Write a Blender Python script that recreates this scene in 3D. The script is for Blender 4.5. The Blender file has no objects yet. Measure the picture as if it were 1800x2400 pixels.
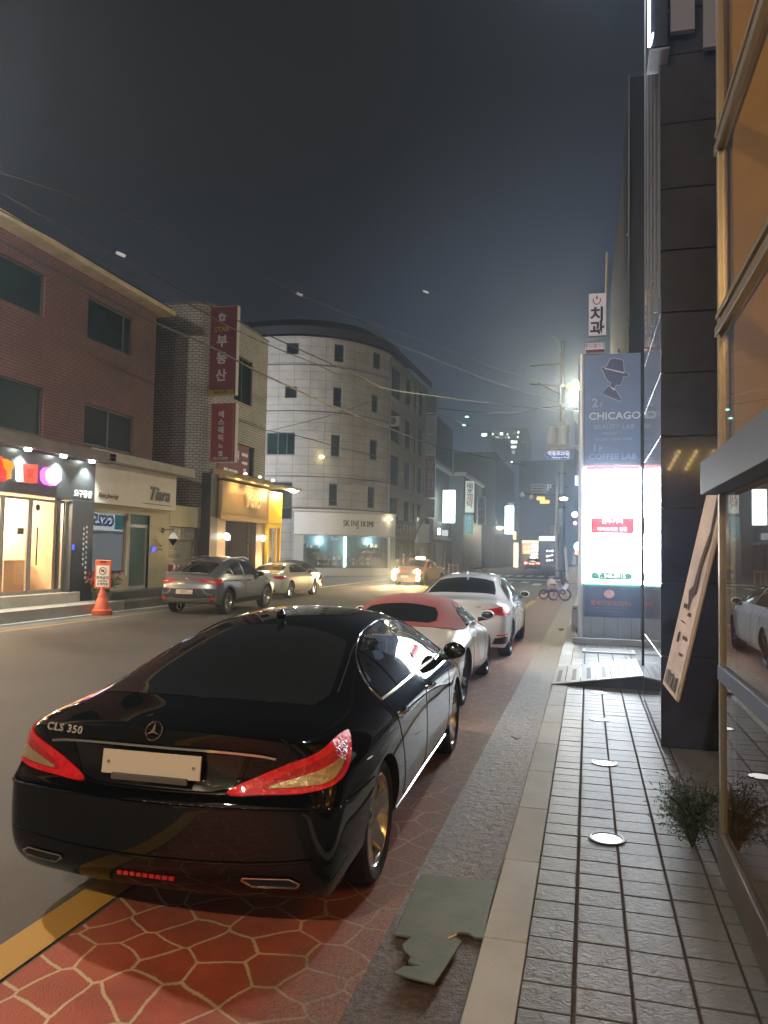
import bpy, bmesh, math, random
from mathutils import Vector, Matrix, geometry
from mathutils.bvhtree import BVHTree
random.seed(7)
R = math.radians
scn = bpy.context.scene
col = scn.collection

# ---------------------------------------------------------------- camera
F_PX = 1800.0
EYE = Vector((0.0, 0.0, 1.85))
YAW, PITCH, ROLL = R(14.905), R(2.970), 0.018
_h = Vector((-math.sin(YAW), math.cos(YAW), 0)); _r = Vector((math.cos(YAW), math.sin(YAW), 0)); _z = Vector((0, 0, 1))
FWD = _h * math.cos(PITCH) + _z * math.sin(PITCH)
_u = _z * math.cos(PITCH) - _h * math.sin(PITCH)
CX = _r * math.cos(ROLL) + _u * math.sin(ROLL)
CY = _u * math.cos(ROLL) - _r * math.sin(ROLL)
cam_data = bpy.data.cameras.new('camera')
cam = bpy.data.objects.new('camera', cam_data)
col.objects.link(cam)
cam_data.sensor_fit = 'VERTICAL'
cam_data.sensor_height = 36.0
cam_data.lens = 36.0 * F_PX / 2400.0
cam_data.clip_start = 0.05
cam_data.clip_end = 2000
m = Matrix((CX, CY, -FWD)).transposed().to_4x4()
m.translation = EYE
cam.matrix_world = m
scn.camera = cam

def _ray(u, v):
    return CX * ((u - 900) / F_PX) - CY * ((v - 1200) / F_PX) + FWD
def atY(u, v, y):
    "point of the place, at depth y along the street"
    d = _ray(u, v); return EYE + d * ((y - EYE.y) / d.y)
def atX(u, v, x):
    d = _ray(u, v); return EYE + d * ((x - EYE.x) / d.x)
def atZ(u, v, z=0.0):
    d = _ray(u, v); return EYE + d * ((z - EYE.z) / d.z)

# ---------------------------------------------------------------- world: night sky over a lit city
world = bpy.data.worlds.new("World"); scn.world = world
world.use_nodes = True
wn = world.node_tree; wn.nodes.clear()
def wnode(t, **k):
    n = wn.nodes.new(t)
    for a, b in k.items(): setattr(n, a, b)
    return n
wo = wnode('ShaderNodeOutputWorld'); bg = wnode('ShaderNodeBackground')
tc = wnode('ShaderNodeTexCoord'); sep = wnode('ShaderNodeSeparateXYZ')
ramp = wnode('ShaderNodeValToRGB')
wn.links.new(tc.outputs['Generated'], sep.inputs[0])
mr = wnode('ShaderNodeMapRange'); mr.inputs[1].default_value = -0.05; mr.inputs[2].default_value = 0.95
wn.links.new(sep.outputs['Z'], mr.inputs[0]); wn.links.new(mr.outputs[0], ramp.inputs[0])
cr = ramp.color_ramp
cr.elements[0].position = 0.0; cr.elements[0].color = (0.011, 0.016, 0.028, 1)
cr.elements[1].position = 1.0; cr.elements[1].color = (0.0088, 0.0075, 0.0042, 1)
e = cr.elements.new(0.22); e.color = (0.0085, 0.0105, 0.0130, 1)
e = cr.elements.new(0.50); e.color = (0.0085, 0.0078, 0.0056, 1)
# sign glare and city glow down the street, put into the sky colour
dot = wnode('ShaderNodeVectorMath', operation='DOT_PRODUCT'); dot.inputs[1].default_value = Vector((0.03, 1.0, 0.10)).normalized()
wn.links.new(tc.outputs['Generated'], dot.inputs[0])
gr = wnode('ShaderNodeMapRange', interpolation_type='SMOOTHSTEP'); gr.inputs[1].default_value = 0.88; gr.inputs[2].default_value = 1.0; gr.inputs[3].default_value = 0.0; gr.inputs[4].default_value = 1.0
wn.links.new(dot.outputs['Value'], gr.inputs[0])
mxw = wnode('ShaderNodeMix', data_type='RGBA', blend_type='ADD'); mxw.inputs[7].default_value = (0.024, 0.032, 0.054, 1)
wn.links.new(gr.outputs[0], mxw.inputs[0]); wn.links.new(ramp.outputs[0], mxw.inputs[6])
wn.links.new(mxw.outputs[2], bg.inputs[0]); bg.inputs[1].default_value = 0.72
wn.links.new(bg.outputs[0], wo.inputs[0])

scn.view_settings.view_transform = 'Standard'
scn.view_settings.look = 'None'
scn.view_settings.exposure = 1.2
scn.view_settings.gamma = 1.0
scn.render.engine = 'CYCLES'
scn.cycles.use_denoising = True
scn.cycles.max_bounces = 6
scn.cycles.diffuse_bounces = 3
scn.cycles.glossy_bounces = 4
scn.cycles.transmission_bounces = 5
scn.cycles.transparent_max_bounces = 8
scn.cycles.volume_bounces = 0
scn.cycles.sample_clamp_indirect = 4.0
scn.cycles.caustics_reflective = False
scn.cycles.caustics_refractive = False

# ---------------------------------------------------------------- tagging
def tag(o, label=None, cat=None, group=None, kind=None):
    if label: o['label'] = label
    if cat: o['category'] = cat
    if group: o['group'] = group
    if kind: o['kind'] = kind
    return o
def thing(name, label, cat, loc=(0, 0, 0), rz=0.0, group=None):
    o = bpy.data.objects.new(name, None); col.objects.link(o)
    o.location = loc; o.rotation_euler = (0, 0, rz); o.empty_display_size = 0.2
    return tag(o, label, cat, group)
def kids(o): return [c for c in bpy.data.objects if c.parent == o]
def copy_tree(o, parent=None):
    c = o.copy(); col.objects.link(c)
    if parent is not None: c.parent = parent
    for ch in kids(o): copy_tree(ch, c)
    return c

# ---------------------------------------------------------------- materials
MATS = {}
def mat(name, color=(0.5, 0.5, 0.5), rough=0.6, metal=0.0, coat=0.0, emit=None, es=1.0, var=0.0, vscale=3.0,
        bump=0.0, bscale=20.0, spec=0.5, trans=0.0, sheen=0.0, alpha=1.0, rvar=0.0):
    if name in MATS: return MATS[name]
    M = bpy.data.materials.new(name); M.use_nodes = True
    nt = M.node_tree; b = nt.nodes['Principled BSDF']
    b.inputs['Base Color'].default_value = (*color, 1)
    b.inputs['Roughness'].default_value = rough
    b.inputs['Metallic'].default_value = metal
    b.inputs['Coat Weight'].default_value = coat
    b.inputs['Coat Roughness'].default_value = 0.03
    b.inputs['Specular IOR Level'].default_value = spec
    b.inputs['Transmission Weight'].default_value = trans
    b.inputs['Sheen Weight'].default_value = sheen
    b.inputs['Alpha'].default_value = alpha
    if emit:
        b.inputs['Emission Color'].default_value = (*emit, 1); b.inputs['Emission Strength'].default_value = es
    if var > 0 or bump > 0 or rvar > 0:
        t = nt.nodes.new('ShaderNodeTexCoord')
    if var > 0:
        n = nt.nodes.new('ShaderNodeTexNoise'); n.inputs['Scale'].default_value = vscale; n.inputs['Detail'].default_value = 6
        n.inputs['Roughness'].default_value = 0.65
        nt.links.new(t.outputs['Object'], n.inputs['Vector'])
        mp = nt.nodes.new('ShaderNodeMapRange'); mp.inputs[1].default_value = 0.3; mp.inputs[2].default_value = 0.7
        mp.inputs[3].default_value = 1 - var; mp.inputs[4].default_value = 1 + var
        nt.links.new(n.outputs[0], mp.inputs[0])
        mx = nt.nodes.new('ShaderNodeVectorMath'); mx.operation = 'SCALE'; mx.inputs[0].default_value = color
        nt.links.new(mp.outputs[0], mx.inputs['Scale']); nt.links.new(mx.outputs[0], b.inputs['Base Color'])
    if rvar > 0:
        n = nt.nodes.new('ShaderNodeTexNoise'); n.inputs['Scale'].default_value = vscale * 1.7; n.inputs['Detail'].default_value = 4
        nt.links.new(t.outputs['Object'], n.inputs['Vector'])
        mp = nt.nodes.new('ShaderNodeMapRange'); mp.inputs[1].default_value = 0.35; mp.inputs[2].default_value = 0.65
        mp.inputs[3].default_value = max(0.02, rough - rvar); mp.inputs[4].default_value = min(1, rough + rvar)
        nt.links.new(n.outputs[0], mp.inputs[0]); nt.links.new(mp.outputs[0], b.inputs['Roughness'])
    if bump > 0:
        n = nt.nodes.new('ShaderNodeTexNoise'); n.inputs['Scale'].default_value = bscale; n.inputs['Detail'].default_value = 5
        nt.links.new(t.outputs['Object'], n.inputs['Vector'])
        bp = nt.nodes.new('ShaderNodeBump'); bp.inputs['Strength'].default_value = bump; bp.inputs['Distance'].default_value = 0.02
        nt.links.new(n.outputs[0], bp.inputs['Height']); nt.links.new(bp.outputs[0], b.inputs['Normal'])
    MATS[name] = M
    return M
def brick_mat(name, c1, c2, mortar, bw, bh, ms=0.012, rough=0.75, offset=0.5, bump=0.4, mottled=0.25, stain=None, coatv=0.0):
    M = bpy.data.materials.new(name); M.use_nodes = True
    nt = M.node_tree; b = nt.nodes['Principled BSDF']
    uv = nt.nodes.new('ShaderNodeUVMap')
    br = nt.nodes.new('ShaderNodeTexBrick'); br.offset = offset
    br.inputs['Scale'].default_value = 1.0; br.inputs['Brick Width'].default_value = bw; br.inputs['Row Height'].default_value = bh
    br.inputs['Mortar Size'].default_value = ms; br.inputs['Mortar Smooth'].default_value = 0.3; br.inputs['Bias'].default_value = 0
    br.inputs['Color1'].default_value = (*c1, 1); br.inputs['Color2'].default_value = (*c2, 1); br.inputs['Mortar'].default_value = (*mortar, 1)
    nt.links.new(uv.outputs[0], br.inputs['Vector'])
    n = nt.nodes.new('ShaderNodeTexNoise'); n.inputs['Scale'].default_value = 0.9; n.inputs['Detail'].default_value = 8; n.inputs['Roughness'].default_value = 0.7
    nt.links.new(uv.outputs[0], n.inputs['Vector'])
    mp = nt.nodes.new('ShaderNodeMapRange'); mp.inputs[1].default_value = 0.3; mp.inputs[2].default_value = 0.7
    mp.inputs[3].default_value = 1 - mottled; mp.inputs[4].default_value = 1 + mottled
    nt.links.new(n.outputs[0], mp.inputs[0])
    mx = nt.nodes.new('ShaderNodeVectorMath'); mx.operation = 'SCALE'
    nt.links.new(br.outputs['Color'], mx.inputs[0]); nt.links.new(mp.outputs[0], mx.inputs['Scale'])
    nt.links.new(mx.outputs[0], b.inputs['Base Color'])
    b.inputs['Roughness'].default_value = rough; b.inputs['Coat Weight'].default_value = coatv
    bp = nt.nodes.new('ShaderNodeBump'); bp.inputs['Strength'].default_value = bump; bp.inputs['Distance'].default_value = 0.015
    bp.invert = True
    nt.links.new(br.outputs['Fac'], bp.inputs['Height']); nt.links.new(bp.outputs[0], b.inputs['Normal'])
    MATS[name] = M
    return M
def emis(name, color, s):
    return mat(name, color=(0.02, 0.02, 0.02), rough=0.5, emit=color, es=s)

# ---------------------------------------------------------------- mesh builder
def catmull(pts, n=6, closed=False):
    P = [Vector(p) for p in pts]; out = []
    N = len(P)
    rng = range(N) if closed else range(N - 1)
    for i in rng:
        p0 = P[(i - 1) % N] if closed or i > 0 else P[i] * 2 - P[i + 1]
        p1 = P[i]; p2 = P[(i + 1) % N]
        p3 = P[(i + 2) % N] if closed or i + 2 < N else P[i + 1] * 2 - P[i]
        for k in range(n):
            t = k / n
            out.append(0.5 * ((2 * p1) + (-p0 + p2) * t + (2 * p0 - 5 * p1 + 4 * p2 - p3) * t * t + (-p0 + 3 * p1 - 3 * p2 + p3) * t ** 3))
    if not closed: out.append(P[-1])
    return out

class MB:
    def __init__(s): s.v = []; s.f = []; s.uv = {}; s.mi = []; s.cm = 0
    def add(s, vs, fs):
        o = len(s.v); s.v += [Vector(p) for p in vs]
        for f in fs: s.f.append([i + o for i in f]); s.mi.append(s.cm)
        return s
    def box(s, c, d, rz=0.0, rx=0.0, ry=0.0):
        c = Vector(c); hx, hy, hz = d[0] / 2, d[1] / 2, d[2] / 2
        M = Matrix.Rotation(rz, 3, 'Z') @ Matrix.Rotation(ry, 3, 'Y') @ Matrix.Rotation(rx, 3, 'X')
        vs = [c + M @ Vector((x * hx, y * hy, z * hz)) for x in (-1, 1) for y in (-1, 1) for z in (-1, 1)]
        return s.add(vs, [(0, 1, 3, 2), (4, 6, 7, 5), (0, 4, 5, 1), (2, 3, 7, 6), (0, 2, 6, 4), (1, 5, 7, 3)])
    def bx(s, x0, x1, y0, y1, z0, z1):
        return s.box(((x0 + x1) / 2, (y0 + y1) / 2, (z0 + z1) / 2), (abs(x1 - x0), abs(y1 - y0), abs(z1 - z0)))
    def quad(s, a, b, c, d): return s.add([a, b, c, d], [(0, 1, 2, 3)])
    def tube(s, pts, r, n=8, cap=True, flat=1.0):
        P = [Vector(p) for p in pts]; N = len(P); rings = []
        if isinstance(r, (int, float)): r = [r] * N
        prev = None
        for i, p in enumerate(P):
            t = (P[min(i + 1, N - 1)] - P[max(i - 1, 0)])
            if t.length < 1e-9: t = Vector((0, 0, 1))
            t.normalize()
            if prev is None:
                a = Vector((0, 0, 1)) if abs(t.z) < 0.9 else Vector((1, 0, 0))
                nrm = (a - t * a.dot(t)).normalized()
            else:
                nrm = (prev - t * prev.dot(t)); nrm = nrm.normalized() if nrm.length > 1e-6 else prev
            prev = nrm; b = t.cross(nrm)
            rings.append([p + (nrm * math.cos(2 * math.pi * k / n) + b * math.sin(2 * math.pi * k / n) * flat) * r[i] for k in range(n)])
        vs = [q for g in rings for q in g]; fs = []
        for i in range(N - 1):
            for k in range(n):
                fs.append((i * n + k, i * n + (k + 1) % n, (i + 1) * n + (k + 1) % n, (i + 1) * n + k))
        if cap: fs.append(tuple(reversed(range(n)))); fs.append(tuple(range((N - 1) * n, N * n)))
        return s.add(vs, fs)
    def lathe(s, prof, c=(0, 0, 0), axis='z', n=24, closed=False):
        "prof: (radius, height) pairs"
        c = Vector(c); vs = []; N = len(prof)
        for rr, h in prof:
            for k in range(n):
                a = 2 * math.pi * k / n; x, y = rr * math.cos(a), rr * math.sin(a)
                vs.append(c + (Vector((x, y, h)) if axis == 'z' else Vector((h, x, y)) if axis == 'x' else Vector((x, h, y))))
        fs = []
        for i in range(N - 1 + (1 if closed else 0)):
            j = (i + 1) % N
            for k in range(n): fs.append((i * n + k, i * n + (k + 1) % n, j * n + (k + 1) % n, j * n + k))
        if not closed:
            if prof[0][0] > 1e-5: fs.append(tuple(reversed(range(n))))
            if prof[-1][0] > 1e-5: fs.append(tuple(range((N - 1) * n, N * n)))
        return s.add(vs, fs)
    def prism(s, poly, depth_vec):
        "poly: 3D points of a planar outline; extruded by depth_vec"
        dv = Vector(depth_vec); n = len(poly)
        P = [Vector(p) for p in poly]
        tris = geometry.tessellate_polygon([P])
        vs = P + [p + dv for p in P]
        fs = [tuple(t) for t in tris] + [tuple(i + n for i in reversed(t)) for t in tris]
        fs += [(i, (i + 1) % n, (i + 1) % n + n, i + n) for i in range(n)]
        return s.add(vs, fs)
    def ball(s, c, r, n=12, sc=(1, 1, 1)):
        c = Vector(c); vs = []; fs = []
        for i in range(n // 2 + 1):
            a = math.pi * i / (n // 2)
            for k in range(n):
                b = 2 * math.pi * k / n
                vs.append(c + Vector((r * sc[0] * math.sin(a) * math.cos(b), r * sc[1] * math.sin(a) * math.sin(b), r * sc[2] * math.cos(a))))
        for i in range(n // 2):
            for k in range(n): fs.append((i * n + k, (i + 1) * n + k, (i + 1) * n + (k + 1) % n, i * n + (k + 1) % n))
        return s.add(vs, fs)
    def mesh(s, name):
        me = bpy.data.meshes.new(name); me.from_pydata([tuple(p) for p in s.v], [], s.f); me.update()
        return me
    def build(s, name, m, parent=None, smooth=False, bevel=0.0, fix=True, sub=0):
        me = s.mesh(name)
        if s.uv:
            ul = me.uv_layers.new(name='UVMap')
            for p in me.polygons:
                if p.index in s.uv:
                    for li, uvc in zip(p.loop_indices, s.uv[p.index]): ul.data[li].uv = uvc
        elif fix:
            b = bmesh.new(); b.from_mesh(me); bmesh.ops.recalc_face_normals(b, faces=b.faces); b.to_mesh(me); b.free()
        ms = m if isinstance(m, (list, tuple)) else [m]
        for q in ms: me.materials.append(q)
        if len(ms) > 1:
            for p, k in zip(me.polygons, s.mi): p.material_index = k
        if smooth: me.polygons.foreach_set('use_smooth', [True] * len(me.polygons))
        o = bpy.data.objects.new(name, me); col.objects.link(o)
        if parent is not None: o.parent = parent
        if bevel > 0:
            md = o.modifiers.new('bevel', 'BEVEL'); md.width = bevel; md.segments = 2; md.limit_method = 'ANGLE'; md.angle_limit = R(40)
            me.polygons.foreach_set('use_smooth', [True] * len(me.polygons))
            md.harden_normals = True
        if sub:
            md = o.modifiers.new('sub', 'SUBSURF'); md.levels = sub; md.render_levels = sub
        if smooth and not sub and not bevel:
            try: me.set_sharp_from_angle(angle=R(38))
            except Exception: pass
        return o

# a wall with openings. Mf(s, z, d) -> point; d is depth into the wall
def facade(mb, Mf, S, Z, holes, depth=0.15, step=50.0, flip=False):
    xs = sorted(set([S[0], S[1]] + [a for h in holes for a in h[:2]])); zs = sorted(set([Z[0], Z[1]] + [a for h in holes for a in h[2:4]]))
    xs2 = []
    for a, b in zip(xs[:-1], xs[1:]):
        n = max(1, int(math.ceil((b - a) / step)))
        xs2 += [a + (b - a) * i / n for i in range(n)]
    xs2.append(xs[-1])
    inh = lambda x, z: any(h[0] < x < h[1] and h[2] < z < h[3] for h in holes)
    def q(ps, uvs):
        if flip: ps = ps[::-1]; uvs = uvs[::-1]
        o = len(mb.v); mb.v += [Vector(p) for p in ps]; mb.f.append([o, o + 1, o + 2, o + 3]); mb.mi.append(mb.cm)
        mb.uv[len(mb.f) - 1] = uvs
    for a, b in zip(xs2[:-1], xs2[1:]):
        for c, d in zip(zs[:-1], zs[1:]):
            if d <= Z[0] or c >= Z[1]: continue
            if inh((a + b) / 2, (c + d) / 2):
                if not inh((a + b) / 2, c - 1e-4): q([Mf(a, c, 0), Mf(b, c, 0), Mf(b, c, depth), Mf(a, c, depth)], [(a, c), (b, c), (b, c + depth), (a, c + depth)])
                if not inh((a + b) / 2, d + 1e-4): q([Mf(a, d, 0), Mf(a, d, depth), Mf(b, d, depth), Mf(b, d, 0)], [(a, d), (a, d + depth), (b, d + depth), (b, d)])
                if not inh(a - 1e-4, (c + d) / 2): q([Mf(a, c, 0), Mf(a, c, depth), Mf(a, d, depth), Mf(a, d, 0)], [(a, c), (a + depth, c), (a + depth, d), (a, d)])
                if not inh(b + 1e-4, (c + d) / 2): q([Mf(b, c, 0), Mf(b, d, 0), Mf(b, d, depth), Mf(b, c, depth)], [(b, c), (b, d), (b + depth, d), (b + depth, c)])
            else:
                q([Mf(a, c, 0), Mf(b, c, 0), Mf(b, d, 0), Mf(a, d, 0)], [(a, c), (b, c), (b, d), (a, d)])
def plane_map(o, ds, dn):
    "o origin, ds unit along wall, dn unit INTO the wall"
    o = Vector(o); ds = Vector(ds); dn = Vector(dn)
    return lambda s, z, d=0.0: o + ds * s + dn * d + Vector((0, 0, z))

def window(Mf, s0, s1, z0, z1, parent, frame, glass, depth=0.12, t=0.05, split=(), name='window', hsplit=(), curtain=None, label=None):
    "frame with its pane(s) as a sub-part, set back in the wall"
    f = MB()
    def bar(a, b, c, d, n0=depth - 0.045, n1=depth + 0.02):
        vs = [Mf(x, z, n) for x in (a, b) for z in (c, d) for n in (n0, n1)]
        f.add(vs, [(0, 1, 3, 2), (4, 6, 7, 5), (0, 4, 5, 1), (2, 3, 7, 6), (0, 2, 6, 4), (1, 5, 7, 3)])
    bar(s0, s1, z0, z0 + t); bar(s0, s1, z1 - t, z1); bar(s0, s0 + t, z0 + t, z1 - t); bar(s1 - t, s1, z0 + t, z1 - t)
    for k in split:
        c = s0 + (s1 - s0) * k; bar(c - t * 0.45, c + t * 0.45, z0 + t, z1 - t, depth - 0.035, depth + 0.018)
    for k in hsplit:
        c = z0 + (z1 - z0) * k; bar(s0 + t, s1 - t, c - t * 0.4, c + t * 0.4, depth - 0.033, depth + 0.016)
    fo = f.build(name, frame, parent)
    if label: fo['label'] = label
    p = MB(); vs = [Mf(x, z, n) for x in (s0 + t * 0.5, s1 - t * 0.5) for z in (z0 + t * 0.5, z1 - t * 0.5) for n in (depth - 0.004, depth + 0.004)]
    p.add(vs, [(0, 1, 3, 2), (4, 6, 7, 5), (0, 4, 5, 1), (2, 3, 7, 6), (0, 2, 6, 4), (1, 5, 7, 3)])
    p.build('pane', glass, fo)
    if curtain:
        for (k0, k1, mm) in curtain:
            c = MB(); a, b = s0 + (s1 - s0) * k0, s0 + (s1 - s0) * k1; n = 24
            for i in range(n):
                xa, xb = a + (b - a) * i / n, a + (b - a) * (i + 1) / n
                da, db = depth + 0.1 + 0.02 * math.sin(i * 1.9), depth + 0.1 + 0.02 * math.sin((i + 1) * 1.9)
                c.quad(Mf(xa, z0, da), Mf(xb, z0, db), Mf(xb, z1, db), Mf(xa, z1, da))
            c.build('curtain', mm, fo, smooth=True)
    return fo

# text as real raised letters
def text(s, size, Mt, m, parent=None, name='lettering', depth=0.01, align='CENTER', bold=0.0, sx=1.0, shear=0.0, spacing=1.0, line=1.0):
    "Mt: 4x4 matrix, letters lie in its XY plane and rise along its Z"
    cu = bpy.data.curves.new('t', 'FONT'); cu.body = s; cu.size = size; cu.extrude = depth / 2; cu.align_x = align; cu.align_y = 'CENTER'
    cu.offset = bold; cu.shear = shear; cu.space_character = spacing; cu.space_line = line; cu.resolution_u = 3
    to = bpy.data.objects.new('t', cu); col.objects.link(to)
    dg = bpy.context.evaluated_depsgraph_get(); dg.update()
    me = bpy.data.meshes.new_from_object(to.evaluated_get(dg))
    bpy.data.objects.remove(to); bpy.data.curves.remove(cu)
    me.name = name
    T = Matrix.Diagonal((sx, 1, 1, 1)); me.transform(Mt @ T)
    me.materials.clear(); me.materials.append(m)
    o = bpy.data.objects.new(name, me); col.objects.link(o)
    if parent is not None: o.parent = parent
    return o
def frame3(o, x, z):
    "matrix with origin o, X axis x (reading direction), Z axis z (outward)"
    x = Vector(x).normalized(); z = Vector(z).normalized(); y = z.cross(x)
    M = Matrix((x, y, z)).transposed().to_4x4(); M.translation = Vector(o); return M
# ---------------------------------------------------------------- vehicles
glass_dark = mat('tinted_glass', (0.008, 0.009, 0.010), rough=0.02, spec=0.8, coat=1.0)
black_trim = mat('black_trim', (0.012, 0.012, 0.013), rough=0.45)
rubber = mat('tyre_rubber', (0.018, 0.018, 0.019), rough=0.8, bump=0.3, bscale=60)
chrome = mat('chrome', (0.75, 0.74, 0.72), rough=0.08, metal=1.0)
alloy = mat('alloy', (0.62, 0.58, 0.52), rough=0.22, metal=1.0)
alloy_dark = mat('dark_alloy', (0.10, 0.10, 0.11), rough=0.3, metal=0.9)
brake_steel = mat('brake_steel', (0.30, 0.29, 0.28), rough=0.35, metal=1.0)
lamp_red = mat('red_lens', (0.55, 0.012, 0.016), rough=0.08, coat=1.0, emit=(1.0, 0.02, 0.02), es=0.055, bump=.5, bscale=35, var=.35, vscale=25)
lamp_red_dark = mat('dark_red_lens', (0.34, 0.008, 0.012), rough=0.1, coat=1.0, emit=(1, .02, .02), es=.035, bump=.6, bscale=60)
lamp_clear = mat('clear_lens', (0.65, 0.50, 0.28), rough=0.12, metal=0.55, coat=1.0, bump=0.6, bscale=45)
plate_white = mat('plate_white', (0.62, 0.56, 0.47), rough=0.45)
plate_ink = mat('plate_ink', (0.02, 0.02, 0.025), rough=0.5)
well_black = mat('wheel_well', (0.006, 0.006, 0.006), rough=0.9)

def lerp(a, b, t): return a + (b - a) * t

def body_mesh(sp):
    """closed quad cage of a car body: transverse stations joined by side rows, capped by end grids"""
    W, L = sp['W'], sp['L']; st = sp['st']; n = len(st)
    rr = sp['rear']; fr = sp['front']           # rows: (dy, z) x 6 at the centre line of each end
    bow_r, bow_f = sp.get('bow', (0.16, 0.22))
    V = []; idx = {}
    def key(k, p):
        if k not in idx: idx[k] = len(V); V.append(p)
        return idx[k]
    xfrac = (1.0, 0.8, 0.58, 0.3, 0.0)
    fracs = (0.90, 0.965, 1.0, 1.0, 0.985, sp.get('beltf', 0.925))
    zsill = sp.get('sill', 0.20)
    def side(i, r):
        y, w, zb, zc, xr, zr = st[i][:6]
        k = i / (n - 1)
        zs = (zsill, zsill + 0.09, zsill + 0.23, lerp(zsill, zb, 0.60), zb - 0.115, zb)
        fx = fracs[r] * w
        if r == 5: fx = st[i][6] if len(st[i]) > 6 else fx
        if i == 0: return (fx * (1.055, 1.02, 1, 1, 0.99, 0.985)[r] , y + rr[r][0] + bow_r * (w / W) ** 2, lerp(rr[r][1], zs[r], 0.15) if r < 5 else zb)
        if i == n - 1: return (fx, y - fr[r][0] - bow_f * (w / W) ** 2, lerp(fr[r][1], zs[r], 0.15) if r < 5 else zb)
        if i == 1: return (fx * (1.04, 1.015, 1, 1, 1, 1)[r], y, lerp(rr[r][1], zs[r], 0.6) if r < 5 else zb)
        if i == n - 2: return (fx, y, lerp(fr[r][1], zs[r], 0.6) if r < 5 else zb)
        return (fx, y, zs[r])
    def top(i, j):
        y, w, zb, zc, xr, zr = st[i][:6]
        if j == 0: return side(i, 5)
        x5, y5, z5 = side(i, 5)
        if i in (0, n - 1):
            x = x5 * xfrac[j]; bow = (bow_r if i == 0 else -bow_f)
            yy = y + (rr[5][0] if i == 0 else -fr[5][0]) + bow * (x / W) ** 2
            z = lerp(zc, zb, xfrac[j] ** 2)
            return (x, yy, z)
        g = st[i][7] if len(st[i]) > 7 else 1.0
        if j == 1: return (lerp(x5, xr, 0.5) + 0.025 * g, y5, lerp(z5, zr, 0.52) + 0.012)
        if j == 2: return (xr, y, zr)
        if j == 3: return (xr * 0.52, y - 0.0, lerp(zr, zc, 0.78))
        return (0, y, zc)
    def rear(j, r, end):
        "end grid: column j by fraction, row r"
        i = 0 if end == 0 else n - 1
        if j == 0: return side(i, r)
        if r == 5: return top(i, j)
        y, w = st[i][0], st[i][1]; prof = rr if end == 0 else fr
        x = side(i, r)[0] * xfrac[j]; bow = (bow_r if end == 0 else -bow_f); sg = 1 if end == 0 else -1
        z = lerp(prof[r][1], side(i, r)[2], xfrac[j] ** 2)
        return (x, y + sg * prof[r][0] + bow * (x / W) ** 2, z)
    def bot(i, j):
        if j == 0: return side(i, 0)
        x, y, z = side(i, 0)
        if i in (0, n - 1): return rear(j, 0, 0 if i == 0 else 1)
        return (x * xfrac[j], y, z)
    F = []
    def vid(kind, a, b, sgn):
        if kind == 'S':
            if b == 5: kind, a, b = 'T', a, 0
            elif b == 0: kind, a, b = 'B', a, 0
        if kind in ('R', 'F'):
            i = 0 if kind == 'R' else n - 1
            if b == 5: kind, a, b = 'T', i, a
            elif b == 0: kind, a, b = 'B', i, a
            elif a == 0: kind, a, b = 'S', i, b
        if kind == 'T': p = top(a, b)
        elif kind == 'B': p = bot(a, b)
        elif kind == 'S': p = side(a, b)
        elif kind == 'R': p = rear(a, b, 0)
        else: p = rear(a, b, 1)
        s = 0 if abs(p[0]) < 1e-6 else sgn
        return key((kind, a, b, s), (p[0] * (s if s else 1), p[1], p[2]))
    cre = []
    for sg in (1, -1):
        for i in range(n - 1):
            for r in range(5): F.append([vid('S', i, r, sg), vid('S', i + 1, r, sg), vid('S', i + 1, r + 1, sg), vid('S', i, r + 1, sg)])
            for j in range(4):
                F.append([vid('T', i, j, sg), vid('T', i + 1, j, sg), vid('T', i + 1, j + 1, sg), vid('T', i, j + 1, sg)])
                F.append([vid('B', i, j, sg), vid('B', i, j + 1, sg), vid('B', i + 1, j + 1, sg), vid('B', i + 1, j, sg)])
            cre.append((vid('S', i, 4, sg), vid('S', i + 1, 4, sg), sp.get('crease', 0.25)))
            cre.append((vid('S', i, 5, sg), vid('S', i + 1, 5, sg), 0.15))
            cre.append((vid('S', i, 0, sg), vid('S', i + 1, 0, sg), 0.6))
        for j in range(4):
            for r in range(5):
                F.append([vid('R', j, r, sg), vid('R', j + 1, r, sg), vid('R', j + 1, r + 1, sg), vid('R', j, r + 1, sg)])
                F.append([vid('F', j, r, sg), vid('F', j + 1, r, sg), vid('F', j + 1, r + 1, sg), vid('F', j, r + 1, sg)])
            cre.append((vid('R', j, 5, sg), vid('R', j + 1, 5, sg), sp.get('lip', 0.7)))
            cre.append((vid('R', j, 3, sg), vid('R', j + 1, 3, sg), sp.get('bumpc', 0.5)))
            cre.append((vid('R', j, 0, sg), vid('R', j + 1, 0, sg), 0.6))
        for j in range(1):
            cre.append((vid('S', 0, 3, sg), vid('S', 1, 3, sg), sp.get('bumpc', 0.5)))
    me = bpy.data.meshes.new('body'); me.from_pydata(V, [], F); me.update()
    b = bmesh.new(); b.from_mesh(me); bmesh.ops.recalc_face_normals(b, faces=b.faces)
    cl = b.edges.layers.float.new('crease_edge'); b.verts.ensure_lookup_table()
    for a, c, w in cre:
        e = b.edges.get((b.verts[a], b.verts[c]))
        if e: e[cl] = w
    b.to_mesh(me); b.free()
    return me

def evaluated(o):
    dg = bpy.context.evaluated_depsgraph_get(); dg.update()
    me = bpy.data.meshes.new_from_object(o.evaluated_get(dg)); return me

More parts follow.
